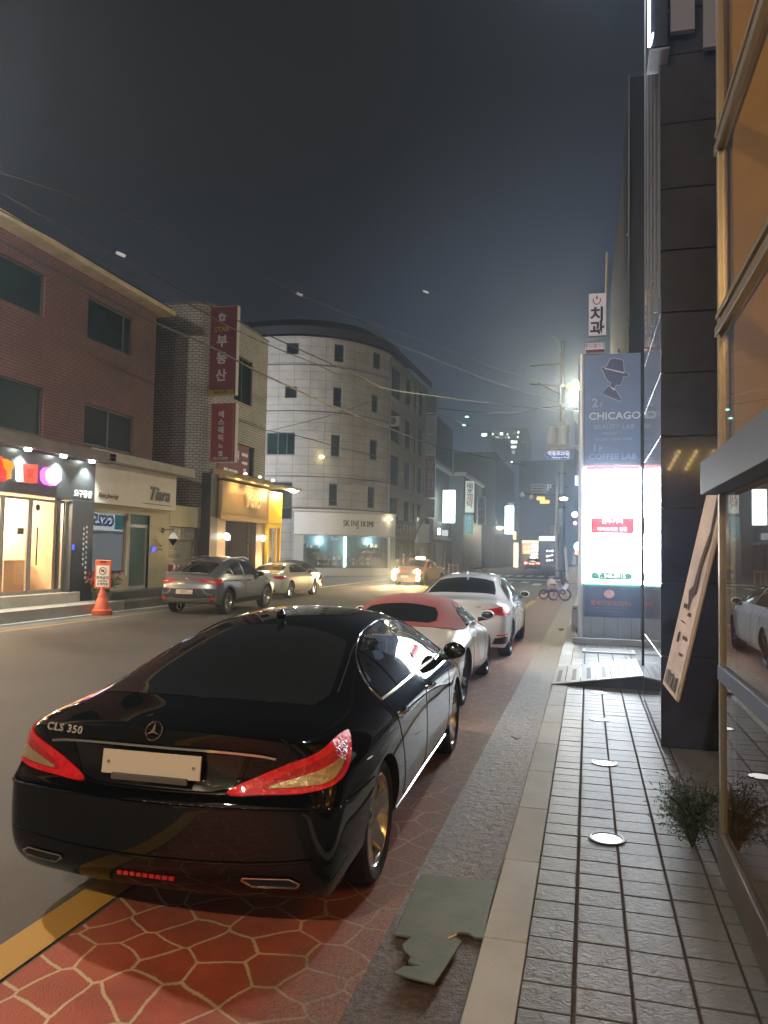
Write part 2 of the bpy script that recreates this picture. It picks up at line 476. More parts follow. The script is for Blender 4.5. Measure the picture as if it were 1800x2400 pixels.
def panel(bvh, poly, d, off=0.003, th=0.006, cell=0.05, smooth_n=0, shift=Vector((0, 0, 0)), closed_spline=False):
    """lay an outline on a curved body. poly in 2D (u, v) seen along direction d. u = horizontal axis, v = up-ish axis"""
    d = Vector(d).normalized()
    up = Vector((0, 0, 1)) if abs(d.z) < 0.9 else Vector((0, 1, 0))
    U = d.cross(up).normalized(); Vv = U.cross(d).normalized()
    pts = [Vector((p[0], p[1], 0)) for p in poly]
    if closed_spline: pts = catmull(pts, 5, closed=True)
    dense = []
    for a, b in zip(pts, pts[1:] + pts[:1]):
        n = max(1, int(math.ceil((b - a).length / cell)))
        dense += [a.lerp(b, k / n) for k in range(n)]
    P2 = [Vector((p.x, p.y)) for p in dense]; nb = len(P2)
    x0, x1 = min(p.x for p in P2), max(p.x for p in P2); y0, y1 = min(p.y for p in P2), max(p.y for p in P2)
    def inside(q):
        c = False
        for a, b in zip(P2, P2[1:] + P2[:1]):
            if (a.y > q.y) != (b.y > q.y) and q.x < (b.x - a.x) * (q.y - a.y) / (b.y - a.y) + a.x: c = not c
        return c
    def dist(q): return min((q - a).length for a in P2)
    xx = x0 + cell * 0.5
    while xx < x1:
        yy = y0 + cell * 0.5
        while yy < y1:
            q = Vector((xx, yy))
            if inside(q) and dist(q) > cell * 0.55: P2.append(q)
            yy += cell
        xx += cell
    res = geometry.delaunay_2d_cdt(P2, [(i, (i + 1) % nb) for i in range(nb)], [list(range(nb))], 1, 1e-6)
    vs2, fs, orig = res[0], res[2], res[3]
    pts3 = []; nrm = []
    for q in vs2:
        o = U * q.x + Vv * q.y - d * 20 + shift
        hit, nn, fi, dd = bvh.ray_cast(o, d)
        if hit is None:
            hit, nn, fi, dd = bvh.find_nearest(U * q.x + Vv * q.y + shift)
        if nn.dot(d) > 0: nn = -nn
        pts3.append(hit.copy()); nrm.append(nn.copy())
    mb = MB()
    top = [p + n_ * off for p, n_ in zip(pts3, nrm)]; bt = [p - n_ * th for p, n_ in zip(pts3, nrm)]
    # boundary edges
    cnt = {}
    for f in fs:
        for a, b in zip(f, list(f[1:]) + [f[0]]): cnt[(a, b)] = 1
    rim = [e for e in cnt if (e[1], e[0]) not in cnt]
    n = len(top); fl = [tuple(f) for f in fs]
    # orientation: outward
    if fl:
        f = fl[0]; nn = (top[f[1]] - top[f[0]]).cross(top[f[2]] - top[f[0]])
        if nn.dot(d) > 0: fl = [tuple(reversed(f)) for f in fl]; rim = [(b, a) for a, b in rim]
    mb.add(top + bt, fl + [(b, a, a + n, b + n) for a, b in rim])
    return mb
def strip(bvh, line, d, r=0.006, off=0.002, n=6, flat=1.0, dense=8, spline=True):
    "a trim or seam that follows the body: line in the same 2D frame"
    d = Vector(d).normalized()
    up = Vector((0, 0, 1)) if abs(d.z) < 0.9 else Vector((0, 1, 0))
    U = d.cross(up).normalized(); Vv = U.cross(d).normalized()
    pts = [Vector((p[0], p[1], 0)) for p in line]
    pts = catmull(pts, dense) if spline else sum([[a.lerp(b, k / dense) for k in range(dense)] for a, b in zip(pts[:-1], pts[1:])], []) + [pts[-1]]
    out = []
    for q in pts:
        hit, nn, fi, dd = bvh.ray_cast(U * q.x + Vv * q.y - d * 20, d)
        if hit is None: hit, nn, fi, dd = bvh.find_nearest(U * q.x + Vv * q.y)
        if nn.dot(d) > 0: nn = -nn
        out.append(hit + nn * off)
    return MB().tube(out, r, n=n)
# 2D frames: side +x surface is seen along -x : U = (-1,0,0)x(0,0,1) = (0,1,0) -> u = y, v = z
SIDE = (-1, 0, 0); SIDEL = (1, 0, 0)          # left side: u = -y
REAR = (0, 1, 0)                              # u = x, v = z
FRONT = (0, -1, 0)                            # u = -x
TOP = (0, 0, -1)                              # U = (0,0,-1)x(0,1,0) = (1,0,0): u = x, v = y

def make_wheel(root, c, r, wd, side, style, rim_m, rim_r=None, turn=0.0):
    "side: +1 outer face to +x"
    rim_r = rim_r or r * 0.74
    x = c[0]; s = side
    t = MB(); h = wd / 2
    prof = [(rim_r, -h * 0.85), (rim_r + 0.02, -h * 0.98), (r - 0.03, -h), (r - 0.006, -h * 0.82), (r, -h * 0.5), (r, h * 0.5), (r - 0.006, h * 0.82), (r - 0.03, h), (rim_r + 0.02, h * 0.98), (rim_r, h * 0.85)]
    t.lathe(prof, c=(0, 0, 0), axis='x', n=40, closed=True)
    w = t.build('wheel', rubber, root, smooth=True); w.location = c
    m_ = MB()
    # barrel and lip
    m_.lathe([(rim_r + 0.004, s * h * 0.86), (rim_r - 0.012, s * h * 0.90), (rim_r - 0.022, s * h * 0.78), (rim_r - 0.03, -s * h * 0.7), (rim_r + 0.002, -s * h * 0.84)], axis='x', n=40, closed=True)
    nsp, twin, sw = style
    hub_r = rim_r * 0.22
    m_.lathe([(0.0001, s * h * 0.62), (hub_r * 0.6, s * h * 0.62), (hub_r, s * h * 0.5), (hub_r, s * h * 0.15), (0.0001, s * h * 0.15)], axis='x', n=20)
    for k in range(nsp):
        a = 2 * math.pi * k / nsp + turn
        for da in ((-twin, twin) if twin else (0,)):
            a0, a1 = a + da * 0.5, a + da
            p0 = Vector((s * h * 0.50, math.cos(a0) * hub_r * 0.8, math.sin(a0) * hub_r * 0.8))
            p1 = Vector((s * h * 0.86, math.cos(a1) * (rim_r - 0.012), math.sin(a1) * (rim_r - 0.012)))
            tn = Vector((0, -math.sin(a), math.cos(a)))
            w0, w1 = sw * 1.35, sw * 0.8
            dp = Vector((-s * 0.035, 0, 0))
            vs = [p0 - tn * w0, p0 + tn * w0, p1 + tn * w1, p1 - tn * w1]
            bk = [v + dp for v in vs]
            m_.add(vs + bk, [(0, 1, 2, 3), (7, 6, 5, 4), (0, 4, 5, 1), (1, 5, 6, 2), (2, 6, 7, 3), (3, 7, 4, 0)])
    m_.build('rim', rim_m, w, smooth=True, bevel=0.003)
    b = MB(); b.lathe([(0.0001, s * h * 0.05), (rim_r * 0.7, s * h * 0.05), (rim_r * 0.7, -s * h * 0.1), (0.0001, -s * h * 0.1)], axis='x', n=24)
    b.build('brake_disc', brake_steel, w, smooth=True)
    return w

def make_car(sp, name, label, cat, loc, rz, group=None):
    root = thing(name, label, cat, loc, rz, group)
    me = body_mesh(sp); bo = bpy.data.objects.new('body', me); col.objects.link(bo)
    lv = sp.get('lv', 3)
    md = bo.modifiers.new('s', 'SUBSURF'); md.levels = lv; md.render_levels = lv
    m1 = evaluated(bo)
    bvh = BVHTree.FromPolygons([v.co.copy() for v in m1.vertices], [tuple(p.vertices) for p in m1.polygons])
    W = sp['W']; wr = sp['wr']; ax = sp['axles']
    cut = MB()
    for y in ax:
        for s in (1, -1):
            ar = wr + sp.get('gap', 0.035)
            prof = [(0.0001, s * (W - 0.36)), (ar, s * (W - 0.36)), (ar, s * (W + 0.3)), (0.0001, s * (W + 0.3))]
            cut.lathe(prof, c=(0, y, wr), axis='x', n=48)
    co = cut.build('cut', well_black)
    bo.modifiers.clear(); bo.data = m1; m1.materials.clear(); m1.materials.append(sp['paint']); m1.materials.append(well_black)
    bm_ = bo.modifiers.new('b', 'BOOLEAN'); bm_.operation = 'DIFFERENCE'; bm_.object = co; bm_.solver = 'EXACT'
    m2 = evaluated(bo); bo.modifiers.clear(); bo.data = m2; m2.name = 'body'
    bpy.data.objects.remove(co)
    m2.materials.clear(); m2.materials.append(sp['paint']); m2.materials.append(well_black)
    for p in m2.polygons:
        c = p.center; ins = False
        for y in ax:
            if (c.y - y) ** 2 + (c.z - wr) ** 2 < (wr + sp.get('gap', 0.035) + 0.003) ** 2 and abs(c.x) < W - 0.02 and c.z > 0.1: ins = True
        p.material_index = 1 if (ins and abs(p.normal.x) > 0.9 and abs(c.x) < W - 0.3) or (ins and abs(p.normal.x) < 0.05) else 0
    m2.polygons.foreach_set('use_smooth', [True] * len(m2.polygons))
    m2.set_sharp_from_angle(angle=R(32))
    bo.parent = root; bo.name = 'body'
    for y in ax:
        for s in (1, -1):
            make_wheel(root, (s * (W - sp.get('inset', 0.035) - 0.115), y, wr), wr, 0.23, s, sp['spokes'], sp.get('rim', alloy), sp.get('rim_r'), turn=random.random())
    if sp.get('side_glass'):
        for s in (1, -1):
            for nm, pl in sp['side_glass']:
                q = pl if s > 0 else [(-a, b) for a, b in pl]
                mm = sp.get('glass', glass_dark)
                panel(bvh, q, SIDE if s > 0 else SIDEL, off=0.004, cell=0.07).build('window', mm, root, smooth=True)
    for nm, pl, mm, off in sp.get('tops', ()):
        panel(bvh, pl, TOP, off=off, cell=0.08, shift=Vector((0, 0, 0))).build(nm, mm, root, smooth=True)
    return root, bvh

def mirror_handles(root, bvh, sp, my, mz, paint, handles=(), hm=None):
    W = sp['W']
    for s in (1, -1):
        m_ = MB()
        m_.ball((s * (W + 0.04), my, mz), 0.088, n=16, sc=(1.1, 0.75, 0.78))
        mo = m_.build('wing_mirror', paint, root, smooth=True)
        a = MB(); a.tube([(s * (W - 0.10), my + 0.03, mz - 0.075), (s * (W + 0.05), my + 0.02, mz - 0.05)], [0.03, 0.022], n=8)
        a.build('mirror_arm', black_trim, mo, smooth=True)
        g = MB(); g.ball((s * (W + 0.04), my - 0.05, mz), 0.075, n=14, sc=(1.1, 0.25, 0.66)); g.build('mirror_glass', glass_dark, mo, smooth=True)
        for hy, hz in handles:
            hit, nn, fi, dd = bvh.ray_cast(Vector((s * 5, hy, hz)), Vector((-s, 0, 0)))
            x = hit.x + s * 0.022
            h = MB(); h.tube([(hit.x - s * .005, hy - 0.095, hz), (x, hy - 0.075, hz), (x + s * .004, hy, hz + .002), (x, hy + 0.075, hz), (hit.x - s * .005, hy + 0.095, hz)], [0.012, 0.014, 0.013, 0.014, 0.012], n=8)
            h.build('door_handle', hm or paint, root, smooth=True)

def mirrored(fn):
    for s in (1, -1): fn(s)
def mx(poly, s, dneg=True):
    "mirror an outline given for the +x side"
    return poly if s > 0 else [(-a, b) for a, b in poly]
def diag(s): return (-0.7071 * s, 0.7071, 0)   # seen from the rear corner; u: U=(d x z)=(.7071,.7071 s..)
def both(root, bvh, name, poly, d_right, m_, off=0.006, cell=0.04, parent=None, spline=False):
    out = []
    for s in (1, -1):
        d = (d_right[0] * s, d_right[1], d_right[2])
        q = poly if s > 0 else [(-a, b) for a, b in poly]
        pr = parent[0 if s > 0 else 1] if parent else root
        out.append(panel(bvh, q, d, off=off, cell=cell, closed_spline=spline).build(name, m_, pr, smooth=True))
    return out
def both_strip(root, bvh, name, line, d_right, m_, r=0.006, off=0.002, parent=None, spline=True, dense=8):
    for s in (1, -1):
        d = (d_right[0] * s, d_right[1], d_right[2])
        q = line if s > 0 else [(-a, b) for a, b in line]
        strip(bvh, q, d, r=r, off=off, spline=spline, dense=dense).build(name, m_, root, smooth=True)
def plate(root, y, z, w, h, txt=None, x=0.0, face=-1, tilt=0.12, nm='number_plate', ink=None, size=0.075):
    b = MB(); b.box((x, y, z), (w, 0.012, h), rx=-tilt * face * -1)
    p = b.build(nm, plate_white, root, bevel=0.003)
    q = MB()
    for sx in (-1, 1): q.ball((x + sx * (w / 2 - 0.035), y + face * 0.008, z), 0.009, n=8, sc=(1, 0.5, 1))
    q.build('bolt', chrome, p, smooth=True)
    if txt:
        text(txt, size, frame3((x, y + face * 0.008, z), (-face, 0, 0), (0, face, 0)), ink or plate_ink, p, depth=0.003, bold=0.002)
    return p

# --- the black four-door coupe in front
black_paint = mat('black_paint', (0.002, 0.002, 0.0025), rough=0.5, coat=1.0, spec=0.0)
def seam_m(): return mat('panel_gap', (0.002, 0.002, 0.002), rough=0.9)
def black_coupe():
    sp = dict(W=0.945, L=4.94, paint=black_paint, wr=0.335, axles=(1.13, 4.0), spokes=(5, 0, 0.050), rim_r=0.255, bow=(0.15, 0.26), sill=0.19, gap=0.03, rim=alloy, lip=0.75, bumpc=0.75, crease=0.35,
        st=[(0.15, 0.88, 0.925, 0.985, 0.5, 0.97), (0.46, 0.90, 0.955, 1.025, 0.56, 1.005, 0.80, 0.2), (0.78, 0.93, 0.965, 1.06, 0.57, 1.035, 0.83, 0.2), (1.2, 0.945, 0.97, 1.20, 0.56, 1.155),
            (1.7, 0.945, 0.975, 1.345, 0.555, 1.285), (2.2, 0.94, 0.975, 1.415, 0.56, 1.355), (2.7, 0.935, 0.975, 1.43, 0.56, 1.37), (3.15, 0.935, 0.97, 1.375, 0.575, 1.315),
            (3.6, 0.935, 0.96, 1.19, 0.62, 1.13), (3.95, 0.94, 0.935, 1.02, 0.68, 0.995, 0.86, 0.2), (4.4, 0.92, 0.86, 0.93, 0.6, 0.905, 0.78, 0.1), (4.72, 0.84, 0.77, 0.83, 0.5, 0.81, 0.68, 0.1), (4.92, 0.76, 0.66, 0.70, 0.45, 0.69)],
        rear=[(0.10, 0.215), (0.012, 0.30), (0.0, 0.46), (0.01, 0.665), (0.10, 0.735), (0.055, 0.985)],
        front=[(0.12, 0.2), (0.02, 0.3), (0.0, 0.42), (0.0, 0.55), (0.03, 0.62), (0.06, 0.7)],
        side_glass=[('w', [(1.34, .985), (1.33, 1.06), (1.50, 1.16), (1.62, 1.205), (1.70, 0.99)]),
                    ('w', [(1.735, .99), (1.655, 1.215), (1.95, 1.285), (2.25, 1.32), (2.42, 1.327), (2.44, .995)]),
                    ('w', [(2.50, .995), (2.48, 1.327), (2.75, 1.315), (3.05, 1.26), (3.35, 1.14), (3.56, 1.005)])],
        tops=[('rear_window', [(-0.62, 0.74), (-0.34, 0.69), (0.0, 0.67), (0.34, 0.69), (0.62, 0.74), (0.655, 0.92), (0.60, 1.3), (0.53, 1.68), (0.28, 1.75), (0, 1.77), (-0.28, 1.75), (-0.53, 1.68), (-0.60, 1.3), (-0.655, 0.92)], glass_dark, 0.003),
              ('windscreen', [(-0.66, 3.9), (0.66, 3.9), (0.53, 3.12), (0, 3.06), (-0.53, 3.12)], glass_dark, 0.003)])
    root, bvh = make_car(sp, 'parked_car', 'glossy black low four-door coupe parked nearest the camera', 'car', (-2.01, 3.13, 0), R(1.3))
    # lamps
    dg = (-0.7071, 0.7071, 0)
    leaf = [(.43, .700), (.58, .702), (.76, .716), (.92, .758), (1.01, .82), (1.065, .905), (1.055, .932), (.94, .925), (.81, .895), (.68, .845), (.54, .77)]
    lamps = both(root, bvh, 'tail_light', leaf, dg, lamp_red, off=0.010, cell=0.035, spline=True)
    mid = [(.57, .728), (.70, .730), (.83, .744), (.93, .785), (.985, .835), (1.01, .895), (.93, .890), (.81, .862), (.69, .810)]
    m1 = both(root, bvh, 'light_band', mid, dg, lamp_red_dark, off=0.0125, cell=0.03, parent=lamps, spline=True)
    inner = [(.60, .735), (.71, .738), (.83, .754), (.91, .795), (.955, .845), (.87, .832), (.76, .798)]
    both(root, bvh, 'reversing_lens', inner, dg, lamp_clear, off=0.0165, cell=0.03, parent=lamps, spline=True)
    # boot: chrome strip, recess, plate
    both_strip(root, bvh, 'chrome_strip', [(0.0, .895), (.3, .892), (.5, .882), (.60, .868)], REAR, chrome, r=0.011, off=0.004)
    panel(bvh, [(-.46, .875), (-.40, .73), (-.30, .705), (.30, .705), (.40, .73), (.46, .875)], REAR, off=0.0035, cell=0.06).build('boot_recess', mat('boot_recess', (0.003, 0.003, 0.0035), rough=0.3, coat=0.6), root, smooth=True)
    both_strip(root, bvh, 'boot_seam', [(.475, .88), (.45, .80), (.41, .725), (.33, .70), (.0, .695)], REAR, chrome if False else mat('soft_gap', (0.05, 0.04, 0.03), rough=0.2, metal=0.8), r=0.004, off=0.002)
    both_strip(root, bvh, 'boot_seam', [(.62, .955), (.66, .93), (.645, .87), (.575, .785)], REAR, seam_m(), r=0.003, off=0.0005)
    plate(root, 0.195, 0.815, 0.52, 0.112)
    b = MB(); b.box((0, 0.18, 0.752), (0.40, 0.02, 0.03)); b.build('plate_holder', mat('grey_plastic', (0.10, 0.095, 0.09), rough=0.5), root, bevel=0.004)
    # star emblem in a ring
    hit, nn, *_ = bvh.ray_cast(Vector((0, -5, 0.945)), Vector((0, 1, 0)))
    e = MB(); cc = Vector((0, hit.y - 0.008, 0.972)); tilt = Matrix.Rotation(R(-25), 3, 'X')
    ring = [cc + tilt @ Vector((math.cos(a) * .043, 0, math.sin(a) * .043)) for a in [2 * math.pi * k / 28 for k in range(29)]]
    e.tube(ring, 0.0045, n=6, cap=False)
    for k in range(3):
        a = R(90 + 120 * k); tip = Vector((math.cos(a) * .043, 0, math.sin(a) * .043)); pr = Vector((-math.sin(a), 0, math.cos(a))) * 0.008
        e.add([cc + tilt @ q for q in (tip, pr, -pr, Vector((0, -.006, 0)), Vector((0, .002, 0)))], [(0, 1, 3), (0, 3, 2), (1, 0, 4), (2, 4, 0)])
    e.build('star_emblem', chrome, root, smooth=True)
    h0, n0, *_ = bvh.ray_cast(Vector((-.66, -5, .925)), Vector((0, 1, 0))); h1, n1, *_ = bvh.ray_cast(Vector((-.38, -5, .925)), Vector((0, 1, 0)))
    mid_ = (h0 + h1) / 2 + Vector((0, -.012, .012))
    text('CLS 350', 0.052, frame3(mid_, h1 - h0, Vector((-.1, -1, 0.25))), mat('bright_letter', (.72, .70, .66), .25, metal=.4), root, name='badge_lettering', depth=0.006, bold=0.001, spacing=1.15, sx=1.15)
    # bumper chrome / crease glint, exhausts, reflector
    both_strip(root, bvh, 'bumper_crease', [(0, .640), (.4, .642), (.7, .642), (.93, .645)], REAR, black_paint, r=0.008, off=0.0)
    both_strip(root, bvh, 'bumper_lip', [(0, .395), (.4, .40), (.62, .41), (.80, .425)], REAR, black_paint, r=0.010, off=0.0)
    for s in (1, -1):
        o = [(.48, .338), (.69, .340), (.735, .318), (.72, .296), (.52, .296), (.475, .325)]
        q = mx(o, s)
        fo = strip(bvh, q + q[:1], REAR, r=0.0055, off=0.006, spline=False, dense=6).build('exhaust_trim', chrome, root, smooth=True)
        panel(bvh, q, REAR, off=0.004, cell=.04).build('exhaust_opening', well_black, fo)
    r_ = MB(); hitx, *_ = bvh.ray_cast(Vector((0, -5, .31)), Vector((0, 1, 0)))
    for k in range(9): r_.box(((k - 4) * .034, hitx.y - 0.004 + 0.0, .305), (0.026, .012, .018))
    r_.build('rear_reflector', mat('reflector_red', (0.30, 0.01, 0.01), rough=0.2, coat=1, emit=(1, 0.02, 0.02), es=0.03), root, bevel=0.002)
    # chrome window surround, belt strip, sill strip
    both_strip(root, bvh, 'window_chrome', [(1.30, .975), (1.30, 1.055), (1.45, 1.15), (1.65, 1.225), (1.95, 1.295), (2.4, 1.337), (2.75, 1.325), (3.05, 1.27), (3.36, 1.145), (3.60, .995)], SIDE, chrome, r=0.007, off=0.003)
    both_strip(root, bvh, 'belt_chrome', [(1.30, .975), (1.9, .980), (2.5, .985), (3.1, .985), (3.62, .985)], SIDE, chrome, r=0.0095, off=0.003)
    both_strip(root, bvh, 'sill_chrome', [(1.55, .27), (2.2, .262), (3.0, .262), (3.55, .27)], SIDE, chrome, r=0.008, off=0.003)
    both_strip(root, bvh, 'door_seam', [(2.44, .98), (2.43, .7), (2.44, .40), (2.46, .30)], SIDE, seam_m(), r=0.0035, off=0.0)
    both_strip(root, bvh, 'door_seam', [(1.36, .96), (1.50, .78), (1.60, .60), (1.66, .42), (1.74, .31), (2.46, .30), (3.42, .30), (3.50, .5), (3.53, .92)], SIDE, seam_m(), r=0.0035, off=0.0)
    both_strip(root, bvh, 'roof_seam', [(.68, 1.0), (.63, 1.35), (.58, 1.7), (.56, 2.3), (.55, 2.9), (.60, 3.4)], TOP, seam_m(), r=0.0035, off=0.0)
    mirror_handles(root, bvh, sp, 3.42, 1.02, black_paint, handles=((1.58, .855), (2.62, .85)), hm=chrome)
    a = MB(); a.ball((0, 1.86, 1.405), .05, n=12, sc=(.45, 1.6, .7)); a.build('roof_aerial', black_paint, root, smooth=True)
    return root

def white_convertible():
    wp = mat('pearl_white_paint', (0.74, 0.71, 0.67), rough=0.25, coat=1.0)
    cloth = mat('red_cloth_top', (0.30, 0.028, 0.036), rough=0.9, sheen=0.3, bump=0.25, bscale=150)
    sp = dict(W=0.90, L=4.38, paint=wp, wr=0.335, axles=(0.98, 3.455), spokes=(5, 0.13, 0.022), rim_r=0.265, bow=(0.30, 0.34), sill=0.17, rim=alloy_dark, lip=0.3, bumpc=0.2, crease=0.1, beltf=0.90,
        st=[(0.02, 0.80, 0.74, 0.80, 0.45, 0.79), (0.42, 0.88, 0.84, 0.90, 0.5, 0.885, 0.72, 0.2), (0.8, 0.905, 0.87, 0.97, 0.55, 0.95, 0.77, 0.2), (1.15, 0.91, 0.87, 1.11, 0.54, 1.05, 0.80),
            (1.5, 0.90, 0.865, 1.23, 0.52, 1.17, 0.81), (1.9, 0.88, 0.865, 1.285, 0.50, 1.225, 0.80), (2.3, 0.87, 0.865, 1.27, 0.51, 1.21, 0.79), (2.65, 0.88, 0.86, 1.13, 0.56, 1.08, 0.79),
            (3.0, 0.90, 0.85, 0.94, 0.62, 0.92, 0.76, 0.2), (3.4, 0.91, 0.83, 0.84, 0.58, 0.83, 0.72, 0.1), (3.9, 0.86, 0.72, 0.74, 0.5, 0.74, 0.65, 0.1), (4.34, 0.72, 0.56, 0.58, 0.4, 0.575)],
        rear=[(0.15, 0.22), (0.04, 0.32), (0.0, 0.45), (0.0, 0.58), (0.03, 0.68), (0.06, 0.79)],
        front=[(0.10, 0.18), (0.02, 0.26), (0.0, 0.36), (0.01, 0.45), (0.04, 0.52), (0.1, 0.58)],
        side_glass=[('w', [(1.62, .895), (1.66, 1.0), (1.82, 1.12), (2.02, 1.165), (2.25, 1.16), (2.48, 1.07), (2.72, .91)])],
        tops=[('soft_top', [(-.74, .98), (-.60, .78), (-.3, .72), (0, .70), (.3, .72), (.60, .78), (.74, .98), (.79, 1.3), (.80, 1.56), (.64, 1.62), (.60, 1.9), (.60, 2.2), (.56, 2.42), (0, 2.47), (-.56, 2.42), (-.60, 2.2), (-.60, 1.9), (-.64, 1.62), (-.80, 1.56), (-.79, 1.3)], cloth, 0.012),
              ('rear_window', [(-.50, .97), (-.42, .86), (0, .83), (.42, .86), (.50, .97), (.48, 1.2), (.42, 1.34), (0, 1.37), (-.42, 1.34), (-.48, 1.2)], glass_dark, 0.017),
              ('windscreen', [(-.66, 2.98), (.66, 2.98), (.54, 2.5), (0, 2.52), (-.54, 2.5)], glass_dark, 0.004)])
    root, bvh = make_car(sp, 'parked_car', 'pearl white two-seat convertible with a closed red cloth roof, behind the black coupe', 'car', (-2.30, 8.42, 0), R(0.6))
    dg = (-0.7071, 0.7071, 0)
    oval = [(.62, .66), (.74, .635), (.88, .65), (.98, .70), (.96, .745), (.84, .765), (.70, .745), (.62, .71)]
    lamps = both(root, bvh, 'tail_light', oval, dg, mat('smoked_red_lens', (0.10, 0.012, 0.012), rough=0.08, coat=1.0), off=0.008, cell=0.035, spline=True)
    panel(bvh, [(-.42, .64), (-.36, .46), (.36, .46), (.42, .64)], REAR, off=0.003, cell=.07).build('bumper_recess', wp, root, smooth=True)
    plate(root, -0.01, 0.55, 0.44, 0.11)
    both_strip(root, bvh, 'door_seam', [(1.66, .86), (1.62, .6), (1.68, .32), (2.7, .30), (2.84, .5), (2.86, .84)], SIDE, seam_m(), r=0.003, off=0.0)
    both_strip(root, bvh, 'window_rubber', [(1.60, .885), (1.64, 1.01), (1.82, 1.14), (2.02, 1.185), (2.26, 1.18), (2.5, 1.08), (2.76, .90)], SIDE, black_trim, r=0.012, off=0.004)
    both_strip(root, bvh, 'boot_seam', [(0, .70), (.3, .69), (.5, .62), (.62, .45)], TOP if False else REAR, seam_m(), r=0.003, off=0.0)
    mirror_handles(root, bvh, sp, 2.66, 0.98, wp, handles=((1.82, .76),), hm=wp)
    return root

def white_sedan():
    wp = mat('white_paint', (0.80, 0.82, 0.83), rough=0.25, coat=1.0)
    sp = dict(W=0.93, L=4.94, paint=wp, wr=0.335, axles=(1.08, 4.055), spokes=(5, 0.16, 0.020), rim_r=0.255, bow=(0.18, 0.24), sill=0.20, rim=alloy_dark, lip=0.8, bumpc=0.3, crease=0.4,
        st=[(0.03, 0.85, 0.99, 1.05, 0.5, 1.04), (0.4, 0.90, 1.00, 1.075, 0.58, 1.06, 0.80, 0.2), (0.72, 0.925, 1.0, 1.09, 0.6, 1.075, 0.83, 0.2), (1.15, 0.93, 0.99, 1.28, 0.57, 1.23),
            (1.6, 0.93, 0.985, 1.425, 0.555, 1.37), (2.1, 0.93, 0.98, 1.475, 0.565, 1.42), (2.6, 0.925, 0.975, 1.475, 0.57, 1.42), (3.05, 0.925, 0.97, 1.40, 0.59, 1.345),
            (3.5, 0.93, 0.96, 1.20, 0.63, 1.15), (3.85, 0.93, 0.95, 1.02, 0.68, 1.0, 0.85, 0.2), (4.3, 0.92, 0.87, 0.92, 0.6, 0.905, 0.76, 0.1), (4.7, 0.84, 0.76, 0.80, 0.5, 0.79, 0.66, 0.1), (4.92, 0.76, 0.62, 0.66, 0.45, 0.655)],
        rear=[(0.15, 0.24), (0.04, 0.35), (0.0, 0.50), (0.0, 0.66), (0.05, 0.78), (0.04, 1.055)],
        front=[(0.12, 0.2), (0.02, 0.3), (0.0, 0.42), (0.0, 0.52), (0.03, 0.6), (0.06, 0.66)],
        side_glass=[('w', [(1.12, 1.02), (1.30, 1.14), (1.50, 1.24), (1.70, 1.30), (2.02, 1.345), (2.08, 1.015)]), ('w', [(2.15, 1.015), (2.10, 1.35), (2.5, 1.355), (2.85, 1.30), (3.2, 1.17), (3.48, 1.01)])],
        tops=[('rear_window', [(-.62, .84), (0, .80), (.62, .84), (.60, 1.1), (.52, 1.50), (0, 1.56), (-.52, 1.50), (-.60, 1.1)], glass_dark, 0.003),
              ('windscreen', [(-.68, 3.78), (.68, 3.78), (.55, 3.02), (0, 2.97), (-.55, 3.02)], glass_dark, 0.003)])
    root, bvh = make_car(sp, 'parked_car', 'bright white saloon, third car along the kerb, beside the lit sign tower', 'car', (-2.23, 13.15, 0), R(0.3))
    dg = (-0.7071, 0.7071, 0)
    L_ = [(.42, .885), (.60, .80), (.80, .775), (.98, .79), (1.05, .83), (1.05, .90), (.98, .965), (.80, .955), (.66, .93)]
    lamps = both(root, bvh, 'tail_light', L_, dg, lamp_red, off=0.010, cell=0.035)
    both(root, bvh, 'light_band', [(.52, .875), (.66, .835), (.84, .835), (.90, .86), (.84, .90), (.66, .905)], dg, lamp_red_dark, off=0.013, parent=lamps)
    plate(root, 0.06, 0.80, 0.52, 0.112, '7')
    both_strip(root, bvh, 'boot_seam', [(0, .68), (.4, .685), (.56, .75), (.66, .80)], REAR, seam_m(), r=0.003, off=0.0)
    both(root, bvh, 'bumper_vent', [(.60, .30), (.60, .40), (.78, .43), (.93, .42), (.93, .30)], dg, black_trim, off=0.006)
    both(root, bvh, 'rear_reflector', [(.62, .445), (.62, .465), (.90, .475), (.90, .45)], dg, lamp_red, off=0.008)
    text('530i', 0.05, frame3((.42, 0.05, 0.93), (1, 0.06, 0), (0.05, -1, 0.1)), black_trim, root, name='badge_lettering', depth=0.004)
    both_strip(root, bvh, 'window_rubber', [(1.08, 1.0), (1.28, 1.15), (1.50, 1.26), (1.72, 1.32), (2.1, 1.365), (2.5, 1.37), (2.87, 1.315), (3.22, 1.18), (3.54, 1.0)], SIDE, black_trim, r=0.010, off=0.003)
    both_strip(root, bvh, 'door_seam', [(2.11, 1.0), (2.10, .6), (2.12, .33)], SIDE, seam_m(), r=0.0035, off=0.0)
    both_strip(root, bvh, 'door_seam', [(1.18, .98), (1.38, .75), (1.5, .55), (1.62, .35), (2.4, .32), (3.3, .33), (3.42, .6), (3.46, .95)], SIDE, seam_m(), r=0.0035, off=0.0)
    mirror_handles(root, bvh, sp, 3.28, 1.02, wp, handles=((1.40, .86), (2.40, .85)), hm=wp)
    a = MB(); a.ball((0, 1.62, 1.47), .05, n=12, sc=(.4, 1.5, .9)); a.build('roof_aerial', wp, root, smooth=True)
    return root

